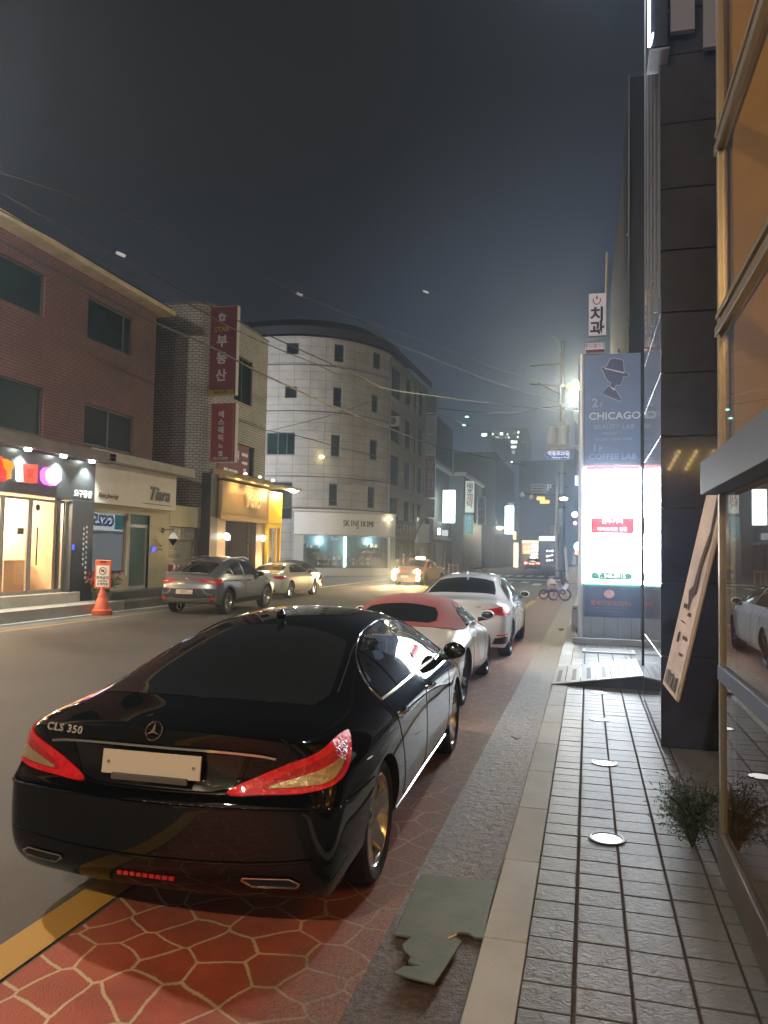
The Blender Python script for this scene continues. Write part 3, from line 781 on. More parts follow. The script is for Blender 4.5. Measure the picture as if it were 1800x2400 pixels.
def grey_suv():
    gp_ = mat('grey_metallic_paint', (0.20, 0.215, 0.24), rough=0.3, metal=0.25, coat=1.0)
    clad = mat('grey_cladding', (0.05, 0.052, 0.056), rough=0.55)
    silver = mat('silver_trim', (0.55, 0.52, 0.46), rough=0.3, metal=0.9)
    sp = dict(W=0.91, L=4.57, paint=gp_, wr=0.345, axles=(0.95, 3.67), spokes=(5, 0.12, 0.026), rim_r=0.235, bow=(0.16, 0.22), sill=0.27, rim=alloy, lip=0.85, bumpc=0.5, crease=0.3, gap=0.05,
        st=[(0.05, 0.85, 1.02, 1.075, 0.5, 1.065), (0.34, 0.89, 1.03, 1.16, 0.58, 1.13, 0.80, 0.4), (0.62, 0.91, 1.03, 1.28, 0.60, 1.235, 0.83), (1.0, 0.91, 1.02, 1.41, 0.59, 1.36),
            (1.5, 0.91, 1.01, 1.51, 0.58, 1.455), (2.0, 0.91, 1.0, 1.555, 0.59, 1.50), (2.4, 0.905, 1.0, 1.55, 0.60, 1.495), (2.8, 0.905, 0.99, 1.46, 0.62, 1.41),
            (3.15, 0.91, 0.985, 1.28, 0.65, 1.24), (3.5, 0.91, 0.98, 1.08, 0.68, 1.06, 0.84, 0.2), (3.95, 0.90, 0.93, 0.99, 0.6, 0.975, 0.76, 0.1), (4.35, 0.83, 0.85, 0.90, 0.5, 0.89, 0.66, 0.1), (4.55, 0.76, 0.72, 0.76, 0.45, 0.755)],
        rear=[(0.16, 0.33), (0.03, 0.42), (0.0, 0.56), (0.0, 0.72), (0.06, 0.86), (0.03, 1.08)],
        front=[(0.12, 0.25), (0.02, 0.36), (0.0, 0.5), (0.0, 0.6), (0.03, 0.7), (0.06, 0.76)],
        side_glass=[('w', [(.86, 1.10), (1.05, 1.20), (1.22, 1.27), (1.28, 1.06)]), ('w', [(1.33, 1.05), (1.27, 1.28), (1.6, 1.36), (1.95, 1.41), (2.0, 1.04)]), ('w', [(2.07, 1.04), (2.03, 1.415), (2.4, 1.41), (2.75, 1.32), (3.15, 1.05)])],
        tops=[('rear_window', [(-.60, .30), (0, .27), (.60, .30), (.58, .6), (.54, 1.0), (0, 1.06), (-.54, 1.0), (-.58, .6)], glass_dark, 0.004),
              ('windscreen', [(-.68, 3.45), (.68, 3.45), (.56, 2.72), (0, 2.68), (-.56, 2.72)], glass_dark, 0.003)])
    root, bvh = make_car(sp, 'parked_car', 'dark grey sloping-back crossover parked across the street before the gold shop front', 'car', (-10.72, 19.1, 0), R(0.3))
    dg = (-0.7071, 0.7071, 0)
    lamps = both(root, bvh, 'tail_light', [(.30, .945), (.44, .885), (.62, .83), (.80, .82), (.98, .85), (1.02, .91), (.98, .955), (.80, .955), (.60, .945)], dg, lamp_red, off=0.010)
    both(root, bvh, 'reversing_lens', [(.50, .895), (.64, .86), (.78, .86), (.74, .90), (.60, .92)], dg, lamp_clear, off=0.013, parent=lamps)
    both_strip(root, bvh, 'light_strip', [(0, .95), (.3, .95), (.48, .945)], REAR, lamp_red_dark, r=0.010, off=0.004)
    e = MB(); e.add([(0, -.0, 1.0), (.035, 0, .95), (0, 0, .90), (-.035, 0, .95), (0, -.012, .95)], [(0, 4, 1), (1, 4, 2), (2, 4, 3), (3, 4, 0)])
    eo = e.build('diamond_emblem', chrome, root)
    hit, *_ = bvh.ray_cast(Vector((0, -5, 0.95)), Vector((0, 1, 0))); eo.location.y = hit.y - 0.004
    panel(bvh, [(-.83, .70), (-.80, .46), (-.6, .36), (.6, .36), (.80, .46), (.83, .70)], REAR, off=0.004, cell=.07).build('bumper_cladding', clad, root, smooth=True)
    panel(bvh, [(-.70, .44), (-.62, .36), (.62, .36), (.70, .44), (.5, .47), (.3, .43), (-.3, .43), (-.5, .47)], REAR, off=0.012, cell=.05).build('skid_plate', silver, root, smooth=True)
    both(root, bvh, 'bumper_blade', [(.46, .70), (.52, .60), (.62, .55), (.76, .55), (.76, .58), (.64, .585), (.56, .63), (.52, .70)], REAR, mat('blade_grey', (0.25, 0.25, 0.26), rough=0.4, metal=0.5), off=0.008, cell=.04)
    both(root, bvh, 'rear_reflector', [(.62, .42), (.82, .43), (.82, .475), (.62, .465)], REAR, lamp_red, off=0.014)
    plate(root, -0.02, 0.625, 0.50, 0.115, '2111', size=0.1)
    t_ = MB(); t_.tube([(-.62, .06, 1.105), (-.4, .0, 1.12), (0, -.02, 1.125), (.4, .0, 1.12), (.62, .06, 1.105)], [0.012, .02, .022, .02, .012], n=8); t_.build('boot_spoiler', gp_, root, smooth=True)
    for yy in (0.95, 3.67):
        both(root, bvh, 'arch_cladding', [(yy + math.cos(a) * r_, .345 + math.sin(a) * r_) for r_, rng in ((.46, range(0, 181, 15)), (.40, range(180, -1, -15))) for a in [R(q) for q in rng]], SIDE, clad, off=0.006, cell=.05)
    both(root, bvh, 'door_cladding', [(1.40, .30), (1.44, .42), (3.2, .42), (3.24, .30)], SIDE, clad, off=0.008, cell=.08)
    both_strip(root, bvh, 'window_chrome', [(.82, 1.08), (1.05, 1.215), (1.25, 1.29), (1.6, 1.38), (2.03, 1.435), (2.4, 1.43), (2.77, 1.335), (3.2, 1.06)], SIDE, black_trim, r=0.008, off=0.003)
    both_strip(root, bvh, 'belt_chrome', [(.95, 1.05), (2.0, 1.025), (3.15, 1.03)], SIDE, chrome, r=0.007, off=0.003)
    both_strip(root, bvh, 'door_seam', [(2.03, 1.03), (2.02, .7), (2.04, .36)], SIDE, seam_m(), r=0.0035, off=0.0)
    mirror_handles(root, bvh, sp, 3.0, 1.06, black_trim, handles=((1.36, .90), (2.30, .89)), hm=chrome)
    a = MB()
    for s in (1, -1): a.tube([(s * .60, 1.05, 1.43), (s * .61, 1.5, 1.515), (s * .61, 2.4, 1.545), (s * .62, 2.75, 1.47)], .016, n=6)
    a.build('roof_rails', chrome, root, smooth=True); root.scale = (1.0, 1.0, 1.05)
    return root

def coupe_spec(paint, rim=alloy):
    return dict(W=0.925, L=4.63, paint=paint, wr=0.335, axles=(1.0, 3.75), spokes=(5, 0.15, 0.022), rim_r=0.262, bow=(0.20, 0.26), sill=0.19, rim=rim, lip=0.7, bumpc=0.3, crease=0.35,
        st=[(0.03, 0.84, 0.93, 0.975, 0.5, 0.965), (0.38, 0.90, 0.945, 1.0, 0.56, 0.985, 0.78, 0.2), (0.68, 0.92, 0.95, 1.03, 0.58, 1.01, 0.81, 0.2), (1.05, 0.925, 0.945, 1.18, 0.56, 1.13),
            (1.5, 0.925, 0.94, 1.325, 0.54, 1.27), (2.0, 0.92, 0.94, 1.375, 0.55, 1.32), (2.4, 0.92, 0.935, 1.37, 0.56, 1.315), (2.8, 0.92, 0.93, 1.27, 0.59, 1.22),
            (3.2, 0.92, 0.92, 1.07, 0.64, 1.03), (3.5, 0.92, 0.90, 0.96, 0.66, 0.945, 0.82, 0.2), (3.95, 0.90, 0.83, 0.88, 0.58, 0.865, 0.74, 0.1), (4.4, 0.83, 0.74, 0.78, 0.5, 0.77, 0.64, 0.1), (4.61, 0.74, 0.62, 0.66, 0.45, 0.655)],
        rear=[(0.15, 0.22), (0.04, 0.33), (0.0, 0.47), (0.0, 0.62), (0.04, 0.74), (0.04, 0.98)],
        front=[(0.12, 0.19), (0.02, 0.29), (0.0, 0.4), (0.0, 0.5), (0.03, 0.6), (0.06, 0.66)],
        side_glass=[('w', [(1.12, .985), (1.20, 1.07), (1.45, 1.19), (1.85, 1.26), (2.3, 1.26), (2.7, 1.17), (3.05, .98), (2.0, .97)])],
        tops=[('rear_window', [(-.60, .76), (0, .72), (.60, .76), (.58, 1.0), (.50, 1.40), (0, 1.45), (-.50, 1.40), (-.58, 1.0)], glass_dark, 0.003),
              ('windscreen', [(-.66, 3.44), (.66, 3.44), (.54, 2.72), (0, 2.68), (-.54, 2.72)], glass_dark, 0.003)])
def cream_coupe():
    cp = mat('cream_white_paint', (0.80, 0.80, 0.66), rough=0.25, coat=1.0)
    sp = coupe_spec(cp)
    root, bvh = make_car(sp, 'parked_car', 'cream white two-door coupe parked across the street ahead of the grey crossover', 'car', (-12.02, 27.0, 0), R(0.3))
    dg = (-0.7071, 0.7071, 0)
    lamps = both(root, bvh, 'tail_light', [(.42, .85), (.50, .745), (.72, .735), (.98, .77), (1.02, .85), (.9, .87)], dg, lamp_red, off=0.010)
    both(root, bvh, 'light_band', [(.50, .83), (.56, .775), (.76, .77), (.88, .80), (.84, .84)], dg, lamp_red_dark, off=0.013, parent=lamps)
    plate(root, 0.03, 0.72, 0.50, 0.11)
    panel(bvh, [(-.6, .34), (-.52, .25), (.52, .25), (.6, .34)], REAR, off=0.006, cell=.07).build('bumper_vent', black_trim, root, smooth=True)
    both_strip(root, bvh, 'door_seam', [(1.52, .93), (1.48, .6), (1.60, .30), (2.8, .29), (2.95, .5), (2.98, .9)], SIDE, seam_m(), r=0.0035, off=0.0)
    both_strip(root, bvh, 'window_chrome', [(1.08, .97), (1.18, 1.08), (1.45, 1.205), (1.85, 1.275), (2.3, 1.275), (2.72, 1.18), (3.1, .975)], SIDE, chrome, r=0.007, off=0.003)
    mirror_handles(root, bvh, sp, 2.95, 1.0, cp, handles=((1.66, .82),), hm=cp)
    return root
def dark_cabriolet():
    cp = mat('dark_grey_paint', (0.03, 0.03, 0.032), rough=0.3, coat=1.0)
    sp = coupe_spec(cp); sp['lv'] = 2
    cl = mat('black_cloth_top', (0.02, 0.019, 0.018), rough=0.9)
    sp['tops'] = [('soft_top', [(-.78, .80), (-.5, .66), (.5, .66), (.78, .80), (.72, 1.3), (.60, 2.4), (.56, 2.7), (-.56, 2.7), (-.60, 2.4), (-.72, 1.3)], cl, 0.012)]
    root, bvh = make_car(sp, 'parked_car', 'dark cabriolet with a black fabric roof, half hidden beyond the cream coupe', 'car', (-13.75, 32.6, 0), R(0.5))
    both(root, bvh, 'tail_light', [(.42, .85), (.50, .745), (.72, .735), (.98, .77), (1.02, .85), (.9, .87)], (-0.7071, 0.7071, 0), lamp_red, off=0.010)
    plate(root, 0.03, 0.72, 0.50, 0.11)
    return root

def saloon_spec(paint):
    return dict(W=0.91, L=4.86, paint=paint, wr=0.33, axles=(1.05, 3.87), spokes=(5, 0.12, 0.03), rim_r=0.22, bow=(0.18, 0.26), sill=0.2, rim=alloy, lip=0.5, bumpc=0.3, crease=0.3, lv=2,
        st=[(0.03, 0.84, 0.97, 1.03, 0.5, 1.02), (0.4, 0.88, 0.98, 1.06, 0.58, 1.045, 0.78, 0.2), (0.75, 0.91, 0.98, 1.09, 0.6, 1.07, 0.81, 0.2), (1.2, 0.91, 0.975, 1.28, 0.57, 1.23),
            (1.65, 0.91, 0.97, 1.43, 0.56, 1.375), (2.1, 0.91, 0.965, 1.475, 0.57, 1.42), (2.6, 0.91, 0.96, 1.47, 0.58, 1.415), (3.0, 0.91, 0.955, 1.39, 0.60, 1.34),
            (3.4, 0.91, 0.95, 1.19, 0.64, 1.14), (3.75, 0.91, 0.94, 1.01, 0.68, 0.99, 0.83, 0.2), (4.2, 0.90, 0.85, 0.91, 0.6, 0.895, 0.74, 0.1), (4.62, 0.83, 0.77, 0.81, 0.5, 0.80, 0.64, 0.1), (4.84, 0.76, 0.66, 0.70, 0.45, 0.695)],
        rear=[(0.15, 0.24), (0.04, 0.35), (0.0, 0.50), (0.0, 0.66), (0.05, 0.78), (0.04, 1.035)],
        front=[(0.12, 0.2), (0.02, 0.3), (0.0, 0.44), (0.0, 0.55), (0.03, 0.64), (0.06, 0.7)],
        side_glass=[('w', [(1.10, 1.0), (1.35, 1.16), (1.65, 1.29), (2.05, 1.345), (2.1, 1.0)]), ('w', [(2.16, 1.0), (2.12, 1.35), (2.5, 1.35), (2.85, 1.28), (3.35, 1.0)])],
        tops=[('rear_window', [(-.62, .86), (0, .82), (.62, .86), (.52, 1.52), (0, 1.58), (-.52, 1.52)], glass_dark, 0.003),
              ('windscreen', [(-.68, 3.68), (.68, 3.68), (.56, 2.95), (0, 2.9), (-.56, 2.95)], glass_dark, 0.003)])
def taxi():
    sp = saloon_spec(mat('orange_taxi_paint', (0.20, 0.05, 0.02), rough=0.35, coat=1.0))
    root, bvh = make_car(sp, 'taxi', 'orange taxi coming towards the camera with four headlights blazing', 'taxi', (-9.2, 46.6, 0), R(172))
    glow = emis('headlight_glow', (1.0, 0.60, 0.20), 260.0)
    for s in (1, -1):
        for (x, z, r_) in ((.64, .72, .16), (.69, .42, .11)):
            hit, *_ = bvh.ray_cast(Vector((s * x, 9, z)), Vector((0, -1, 0)))
            b = MB(); b.lathe([(r_ + .02, -.03), (r_ + .012, .01), (r_, .004), (r_ * .5, .012), (0.0001, .014)], c=(s * x, hit.y + .004, z), axis='y', n=20)
            b.build('headlight' if z > .6 else 'fog_light', glow, root, smooth=True)
    for s in (1, -1):
        l = bpy.data.lights.new('headlight_beam', 'SPOT'); l.energy = 900; l.color = (1, .66, .32); l.spot_size = R(50); l.spot_blend = .8; l.shadow_soft_size = .1
        o = bpy.data.objects.new('headlight_beam', l); col.objects.link(o); o.parent = root; o.location = (s * .64, 5.05, .72); o.rotation_euler = (R(84), 0, 0)
    panel(bvh, [(-.4, .52), (-.45, .66), (.45, .66), (.4, .52)], FRONT, off=.006, cell=.08).build('grille', black_trim, root, smooth=True)
    b = MB(); b.box((0, 2.3, 1.54), (0.55, 0.22, 0.13)); b.build('roof_sign', emis('taxi_sign', (1.0, 0.75, 0.45), 2.5), root, bevel=0.03)
    text('빈차', 0.13, frame3((0.25, 3.05, 1.27), (-1, 0, 0), (0, 1, 0.5)), emis('vacant_sign', (1.0, 0.08, 0.15), 5.0), root, name='vacant_sign', depth=0.01, bold=.004)
    plate(root, 4.85, 0.5, 0.45, 0.11, face=1)
    mirror_handles(root, bvh, sp, 3.2, 1.0, sp['paint'])
    return root
def red_car():
    sp = saloon_spec(mat('dark_red_paint', (0.15, 0.015, 0.02), rough=0.3, coat=1.0)); 
    root, bvh = make_car(sp, 'taxi', 'red saloon far down the street with its brake lights on and a lit roof sign', 'taxi', (-6.25, 90.0, 0), R(1.0))
    lit = emis('brake_glow', (1.0, 0.08, 0.06), 8.0)
    both(root, bvh, 'tail_light', [(.36, .93), (.46, .78), (.72, .76), (1.0, .80), (1.02, .92), (.9, .95)], (-.7071, .7071, 0), lit, off=0.010)
    both(root, bvh, 'plate_lamp', [(.05, .82), (.05, .75), (.28, .75), (.28, .82)], REAR, emis('amber_plate_lamp', (1.0, 0.45, 0.15), 4.0), off=0.010)
    b = MB(); b.box((0, 2.0, 1.56), (0.6, 0.22, 0.15)); b.build('roof_sign', emis('white_roof_sign', (0.95, 1.0, 0.95), 4.0), root, bevel=0.03)
    return root
# ---------------------------------------------------------------- ground
def ground_mat(name, kind):
    M = bpy.data.materials.new(name); M.use_nodes = True
    nt = M.node_tree; N = nt.nodes; Lk = nt.links; b = N['Principled BSDF']
    tcn = N.new('ShaderNodeTexCoord')
    def noise(sc, det=6, rough=0.6):
        n = N.new('ShaderNodeTexNoise'); n.inputs['Scale'].default_value = sc; n.inputs['Detail'].default_value = det; n.inputs['Roughness'].default_value = rough
        Lk.new(tcn.outputs['Object'], n.inputs['Vector']); return n.outputs[0]
    def mrg(x, a, b_, c, d):
        n = N.new('ShaderNodeMapRange'); n.inputs[1].default_value = a; n.inputs[2].default_value = b_; n.inputs[3].default_value = c; n.inputs[4].default_value = d
        Lk.new(x, n.inputs[0]); return n.outputs[0]
    def mixc(f, a, c):
        n = N.new('ShaderNodeMix'); n.data_type = 'RGBA'
        if isinstance(f, (int, float)): n.inputs[0].default_value = f
        else: Lk.new(f, n.inputs[0])
        for v, s in ((a, 6), (c, 7)):
            if isinstance(v, tuple): n.inputs[s].default_value = (*v, 1)
            else: Lk.new(v, n.inputs[s])
        return n.outputs[2]
    def math_(op, a, c):
        n = N.new('ShaderNodeMath'); n.operation = op
        for v, s in ((a, 0), (c, 1)):
            if isinstance(v, (int, float)): n.inputs[s].default_value = v
            else: Lk.new(v, n.inputs[s])
        return n.outputs[0]
    def bump(h, st, dist, prev=None):
        n = N.new('ShaderNodeBump'); n.inputs['Strength'].default_value = st; n.inputs['Distance'].default_value = dist
        Lk.new(h, n.inputs['Height'])
        if prev: Lk.new(prev, n.inputs['Normal'])
        return n.outputs[0]
    rough = 0.8
    if kind == 'asphalt':
        c = mixc(mrg(noise(0.45, 5), .35, .65, 0, 1), (0.085, 0.080, 0.072), (0.115, 0.108, 0.098))
        c = mixc(mrg(noise(160, 3), .52, .68, 0, 0.75), c, (0.19, 0.175, 0.15))
        c = mixc(mrg(noise(4.0, 8, .75), .60, .72, 0, .35), c, (0.055, 0.05, 0.045))
        nb = bump(noise(170, 3), 0.55, 0.008); rough = 0.72
    elif kind == 'red':
        sx = N.new('ShaderNodeSeparateXYZ'); Lk.new(tcn.outputs['Object'], sx.inputs[0])
        # warped cells
        wv = N.new('ShaderNodeTexNoise'); wv.inputs['Scale'].default_value = 1.6; wv.inputs['Detail'].default_value = 2; Lk.new(tcn.outputs['Object'], wv.inputs['Vector'])
        sc_ = N.new('ShaderNodeVectorMath'); sc_.operation = 'MULTIPLY_ADD'; Lk.new(wv.outputs[1], sc_.inputs[0]); sc_.inputs[1].default_value = (.22, .22, 0); Lk.new(tcn.outputs['Object'], sc_.inputs[2])
        mpn = N.new('ShaderNodeMapping'); mpn.inputs['Scale'].default_value = (4.1, 4.1, 0.0); mpn.inputs['Rotation'].default_value = (0, 0, R(25)); Lk.new(sc_.outputs[0], mpn.inputs['Vector'])
        vo = N.new('ShaderNodeTexVoronoi'); vo.feature = 'DISTANCE_TO_EDGE'; vo.voronoi_dimensions = '2D'; vo.inputs['Scale'].default_value = 1.0; vo.inputs['Randomness'].default_value = 0.62
        Lk.new(mpn.outputs[0], vo.inputs['Vector'])
        edge = math_('ADD', vo.outputs[0], math_('MULTIPLY', math_('SUBTRACT', noise(60, 5, .8), 0.5), 0.085))
        line = mrg(edge, 0.022, 0.038, 1, 0)
        base = mixc(mrg(noise(1.8, 6), .35, .65, 0, 1), (0.42, 0.080, 0.034), (0.34, 0.062, 0.030))
        base = mixc(mrg(noise(150, 3), .5, .7, 0, .35), base, (0.10, 0.035, 0.025))
        c = mixc(line, base, (0.56, 0.43, 0.26))
        c = mixc(mrg(noise(0.9, 7, .7), .48, .68, 0, .45), c, (0.10, 0.045, 0.03))
        c = mixc(mrg(noise(5.0, 8, .8), .60, .70, 0, .5), c, (0.12, 0.07, 0.05))
        # wear towards the gutter and farther up the street: paint rubbed down to grey-brown stone
        w1 = mrg(math_('ADD', sx.outputs[0], math_('MULTIPLY', math_('SUBTRACT', noise(1.3, 6, .7), .5), 0.7)), -1.45, -1.05, 0, 1)
        w2 = mrg(math_('ADD', sx.outputs[1], math_('MULTIPLY', math_('SUBTRACT', noise(0.6, 5, .7), .5), 3.0)), 3.2, 6.0, 0, 0.9)
        w = math_('MAXIMUM', w1, w2); w = math_('MULTIPLY', w, mrg(noise(9, 7, .8), .30, .62, .62, 1.0))
        stone = mixc(mrg(noise(120, 4), .42, .60, 0, 1), (0.105, 0.070, 0.055), (0.26, 0.20, 0.165))
        c = mixc(math_('MULTIPLY', w, 0.88), c, stone)
        nb = bump(noise(130, 4), 0.6, 0.008); nb = bump(line, 0.1, 0.002, nb); rough = 0.62
    elif kind == 'gutter':
        c = mixc(mrg(noise(2.2, 6), .35, .65, 0, 1), (0.095, 0.050, 0.030), (0.115, 0.072, 0.048))
        c = mixc(mrg(noise(30, 7, .8), .50, .60, 0, .8), c, (0.19, 0.15, 0.12))
        c = mixc(mrg(noise(17, 7, .8), .50, .60, 0, .85), c, (0.03, 0.018, 0.013))
        c = mixc(mrg(noise(8, 6, .8), .62, .72, 0, .8), c, (0.24, 0.15, 0.06))
        nb = bump(noise(40, 8, .75), .8, 0.025); nb = bump(noise(90, 4), .6, .01, nb); rough = 0.45
    elif kind == 'slate':
        oi = N.new('ShaderNodeObjectInfo')
        c = mixc(mrg(noise(1.4, 4), .35, .65, 0, 1), (0.092, 0.092, 0.094), (0.125, 0.120, 0.115))
        c = mixc(mrg(noise(30, 7, .8), .45, .75, 0, .5), c, (0.05, 0.047, 0.045))
        mpn = N.new('ShaderNodeMapping'); mpn.inputs['Scale'].default_value = (1, 1.4, 1); Lk.new(tcn.outputs['Object'], mpn.inputs['Vector'])
        n2 = N.new('ShaderNodeTexNoise'); n2.inputs['Scale'].default_value = 22; n2.inputs['Detail'].default_value = 5; n2.inputs['Roughness'].default_value = .55; n2.inputs['Distortion'].default_value = 1.2
        Lk.new(mpn.outputs[0], n2.inputs['Vector'])
        nb = bump(n2.outputs[0], 0.5, 0.018); c = mixc(mrg(noise(3.2, 8, .75), .56, .72, 0, .6), c, (0.055, 0.045, 0.036)); rough = 0.48; isl = N.new('ShaderNodeNewGeometry'); c = mixc(mrg(isl.outputs['Random Per Island'], 0, 1, 0, .45), c, (0.085, 0.078, 0.070))
    elif kind == 'granite':
        c = mixc(mrg(noise(2.0, 5), .35, .65, 0, 1), (0.42, 0.425, 0.40), (0.52, 0.52, 0.49))
        c = mixc(mrg(noise(220, 3), .5, .66, 0, .5), c, (0.22, 0.20, 0.16))
        c = mixc(mrg(noise(7, 7, .8), .63, .75, 0, .5), c, (0.17, 0.15, 0.12))
        nb = bump(noise(180, 3), .35, .006); rough = 0.7; isl = N.new('ShaderNodeNewGeometry'); c = mixc(mrg(isl.outputs['Random Per Island'], 0, 1, 0, .4), c, (0.30, 0.29, 0.25))
    elif kind == 'patch':
        c = mixc(mrg(noise(5, 6), .35, .65, 0, 1), (0.10, 0.135, 0.115), (0.15, 0.175, 0.15))
        c = mixc(mrg(noise(60, 4), .6, .7, 0, .5), c, (0.04, 0.035, 0.03))
        nb = bump(noise(70, 6), .25, .004); rough = .6
    elif kind == 'paint_yellow':
        c = mixc(mrg(noise(14, 8, .8), .58, .72, 0, .5), (0.50, 0.27, 0.028), (0.16, 0.10, 0.04))
        c = mixc(mrg(noise(150, 3), .55, .7, 0, .3), c, (0.2, .12, .03))
        nb = bump(noise(150, 3), .5, .006); rough = .6
    Lk.new(c, b.inputs['Base Color']); b.inputs['Roughness'].default_value = rough
    Lk.new(nb, b.inputs['Normal'])
    MATS[name] = M; return M
asphalt = ground_mat('asphalt', 'asphalt'); redlane = ground_mat('red_stamped_paving', 'red'); gutter_m = ground_mat('gutter_concrete', 'gutter')
slate = ground_mat('slate_paving', 'slate'); granite = ground_mat('granite_kerb', 'granite'); patch_m = ground_mat('rubber_patch', 'patch'); yel = ground_mat('yellow_road_paint', 'paint_yellow')
dirt = mat('joint_dirt', (0.055, 0.038, 0.028), rough=0.95, bump=.4, bscale=80)

def sheet(name, pts, z, m_, kind='structure'):
    mb = MB().add([(x, y, z) for x, y in pts], [tuple(range(len(pts)))]); o = mb.build(name, m_); o['kind'] = kind; return o
sheet('ground', [(-160, -30), (120, -30), (120, 420), (-160, 420)], -0.02, mat('far_ground', (0.05, 0.048, 0.045), .9, var=.2))
sheet('road', [(-60, -12), (-0.94, -12), (-0.94, 170), (-60, 170)], 0.0, asphalt)
sheet('parking_lane', [(-2.47, -6), (-0.94, -6), (-0.94, 60), (-1.7, 60), (-2.1, 31)], 0.004, redlane)
def ylane(x, w, ys, name='yellow_line'):
    mb = MB()
    for (xa, ya, xb, yb) in ys:
        mb.add([(xa - w / 2, ya, .008), (xa + w / 2, ya, .008), (xb + w / 2, yb, .008), (xb - w / 2, yb, .008)], [(0, 1, 2, 3)])
    o = mb.build(name, yel); o['kind'] = 'structure'
ylane(0, .21, [(-2.535, -6, -2.50, 5), (-2.50, 5, -2.06, 31.5), (-2.03, 33.2, -1.9, 37.5)])
ylane(0, .10, [(-12.03, 2, -12.1, 40)], 'yellow_line')
gm = MB()
# rough concrete channel, slightly uneven
random.seed(3)
from mathutils import noise as mnoise
nx = 26; ys_g = []; y = 1.2
while y < 60: ys_g.append(y); y += 0.018 if y < 9 else (0.05 if y < 16 else .5)
ys_g = [-4] + ys_g; ny = len(ys_g) - 1
for j in range(ny + 1):
    for i in range(nx + 1):
        x = -0.94 + 0.46 * i / nx; y = ys_g[j]
        h = mnoise.noise(Vector((x * 16, y * 16, 0))) * .004 + mnoise.noise(Vector((x * 42, y * 42, 3))) * .0035
        gm.v.append(Vector((x, y, -0.010 * math.sin(i / nx * math.pi) + (h + .004 if 0 < i < nx else .0045))))
for j in range(ny):
    for i in range(nx):
        a = j * (nx + 1) + i; gm.f.append([a, a + 1, a + nx + 2, a + nx + 1]); gm.mi.append(0)
go = gm.build('gutter', gutter_m, smooth=True); go['kind'] = 'structure'
# kerb stones (one run of granite) and slate paving
kb = MB(); y = -2.1; k = 0
while y < 46:
    L_ = 0.972
    if not (11.0 < y + .5 < 0): kb.box((-0.372 + random.uniform(-.004, .004), y + L_ / 2, -0.02), (0.205, L_ - .008, 0.13), rz=random.uniform(-.004, .004))
    y += L_
o = kb.build('kerb', granite, bevel=0.008); o['kind'] = 'structure'
sheet('pavement_bed', [(-0.28, -3), (3.5, -3), (3.5, 60), (-0.28, 60)], 0.030, dirt)
tl = MB(); random.seed(11)
cols_ = [(-0.262, -0.058), (-0.040, 0.178), (0.192, 0.428), (0.442, 0.655), (0.669, 0.745)]
for (a, b) in cols_:
    y = -2.0 + random.uniform(0, .03)
    while y < 19.5:
        h = 0.200
        tl.box(((a + b) / 2, y + h / 2, 0.022 + random.uniform(-.0016, .0016)), (b - a, h - .010, 0.04), rx=random.uniform(-.006, .006), ry=random.uniform(-.006, .006))
        y += h
o = tl.build('pavement', slate, bevel=0.003); o['kind'] = 'structure'
pv = MB(); pv.bx(.76, 3.4, -3, 19, -.02, .038); pv.bx(-.25, 3.4, 19.6, 46, -.02, .04)
o = pv.build('pavement', mat('grey_pavement', (.11, .10, .095), .6, var=.25, vscale=2, bump=.3, bscale=50)); o['kind'] = 'structure'
# rubber patches over the channel
def patch(name, px, th, z, label):
    P = [atZ(u, v, 0.0) for u, v in px]
    o = MB().prism([(p.x, p.y, z) for p in P], (0, 0, th)).build(name, patch_m, bevel=0.002)
    tag(o, label, 'rubber mat'); return o
patch('rubber_mat', [(987, 2058), (1060, 2066), (1166, 2073), (1150, 2130), (1133, 2208), (1112, 2206), (1098, 2196), (1080, 2194), (1060, 2200), (1020, 2196), (985, 2206), (960, 2205), (925, 2198), (950, 2140)], .012, .009, 'large square grey rubber mat on the gutter against the kerb, torn along its near edge')
patch('rubber_mat', [(990, 2190), (1012, 2196), (1042, 2202), (1060, 2206), (1082, 2222), (1060, 2258), (1040, 2290), (1018, 2322), (960, 2308), (922, 2296), (945, 2282), (985, 2281), (956, 2270), (962, 2258), (946, 2242), (942, 2230), (962, 2212)], .010, .022, 'small torn grey rubber piece lying just below the large mat')
p = atZ(1062, 2196, .03); tag(MB().tube([(p.x - .02, p.y - .03, .034), (p.x + .012, p.y + .02, .034)], .0045, n=8).build('cigarette_end', mat('cig', (.75, .6, .42), .7)), 'cream cigarette end on the torn rubber mat', 'litter')
# litter leaf and a stone
p = atZ(1212, 1733, 0.01); b_ = MB(); b_.add([(p.x - .06, p.y + .02, .03), (p.x, p.y - .04, .012), (p.x + .05, p.y + .04, .035), (p.x, p.y + .0, .02)], [(0, 1, 3), (1, 2, 3)]); b_.prism([(p.x - .06, p.y + .02, .03), (p.x, p.y - .04, .012), (p.x, p.y, .02)], (0, 0, .004))
tag(b_.build('dry_leaf', mat('dead_leaf', (.03, .022, .015), .7)), 'curled dark leaf at the joint between paving and gutter', 'leaf')
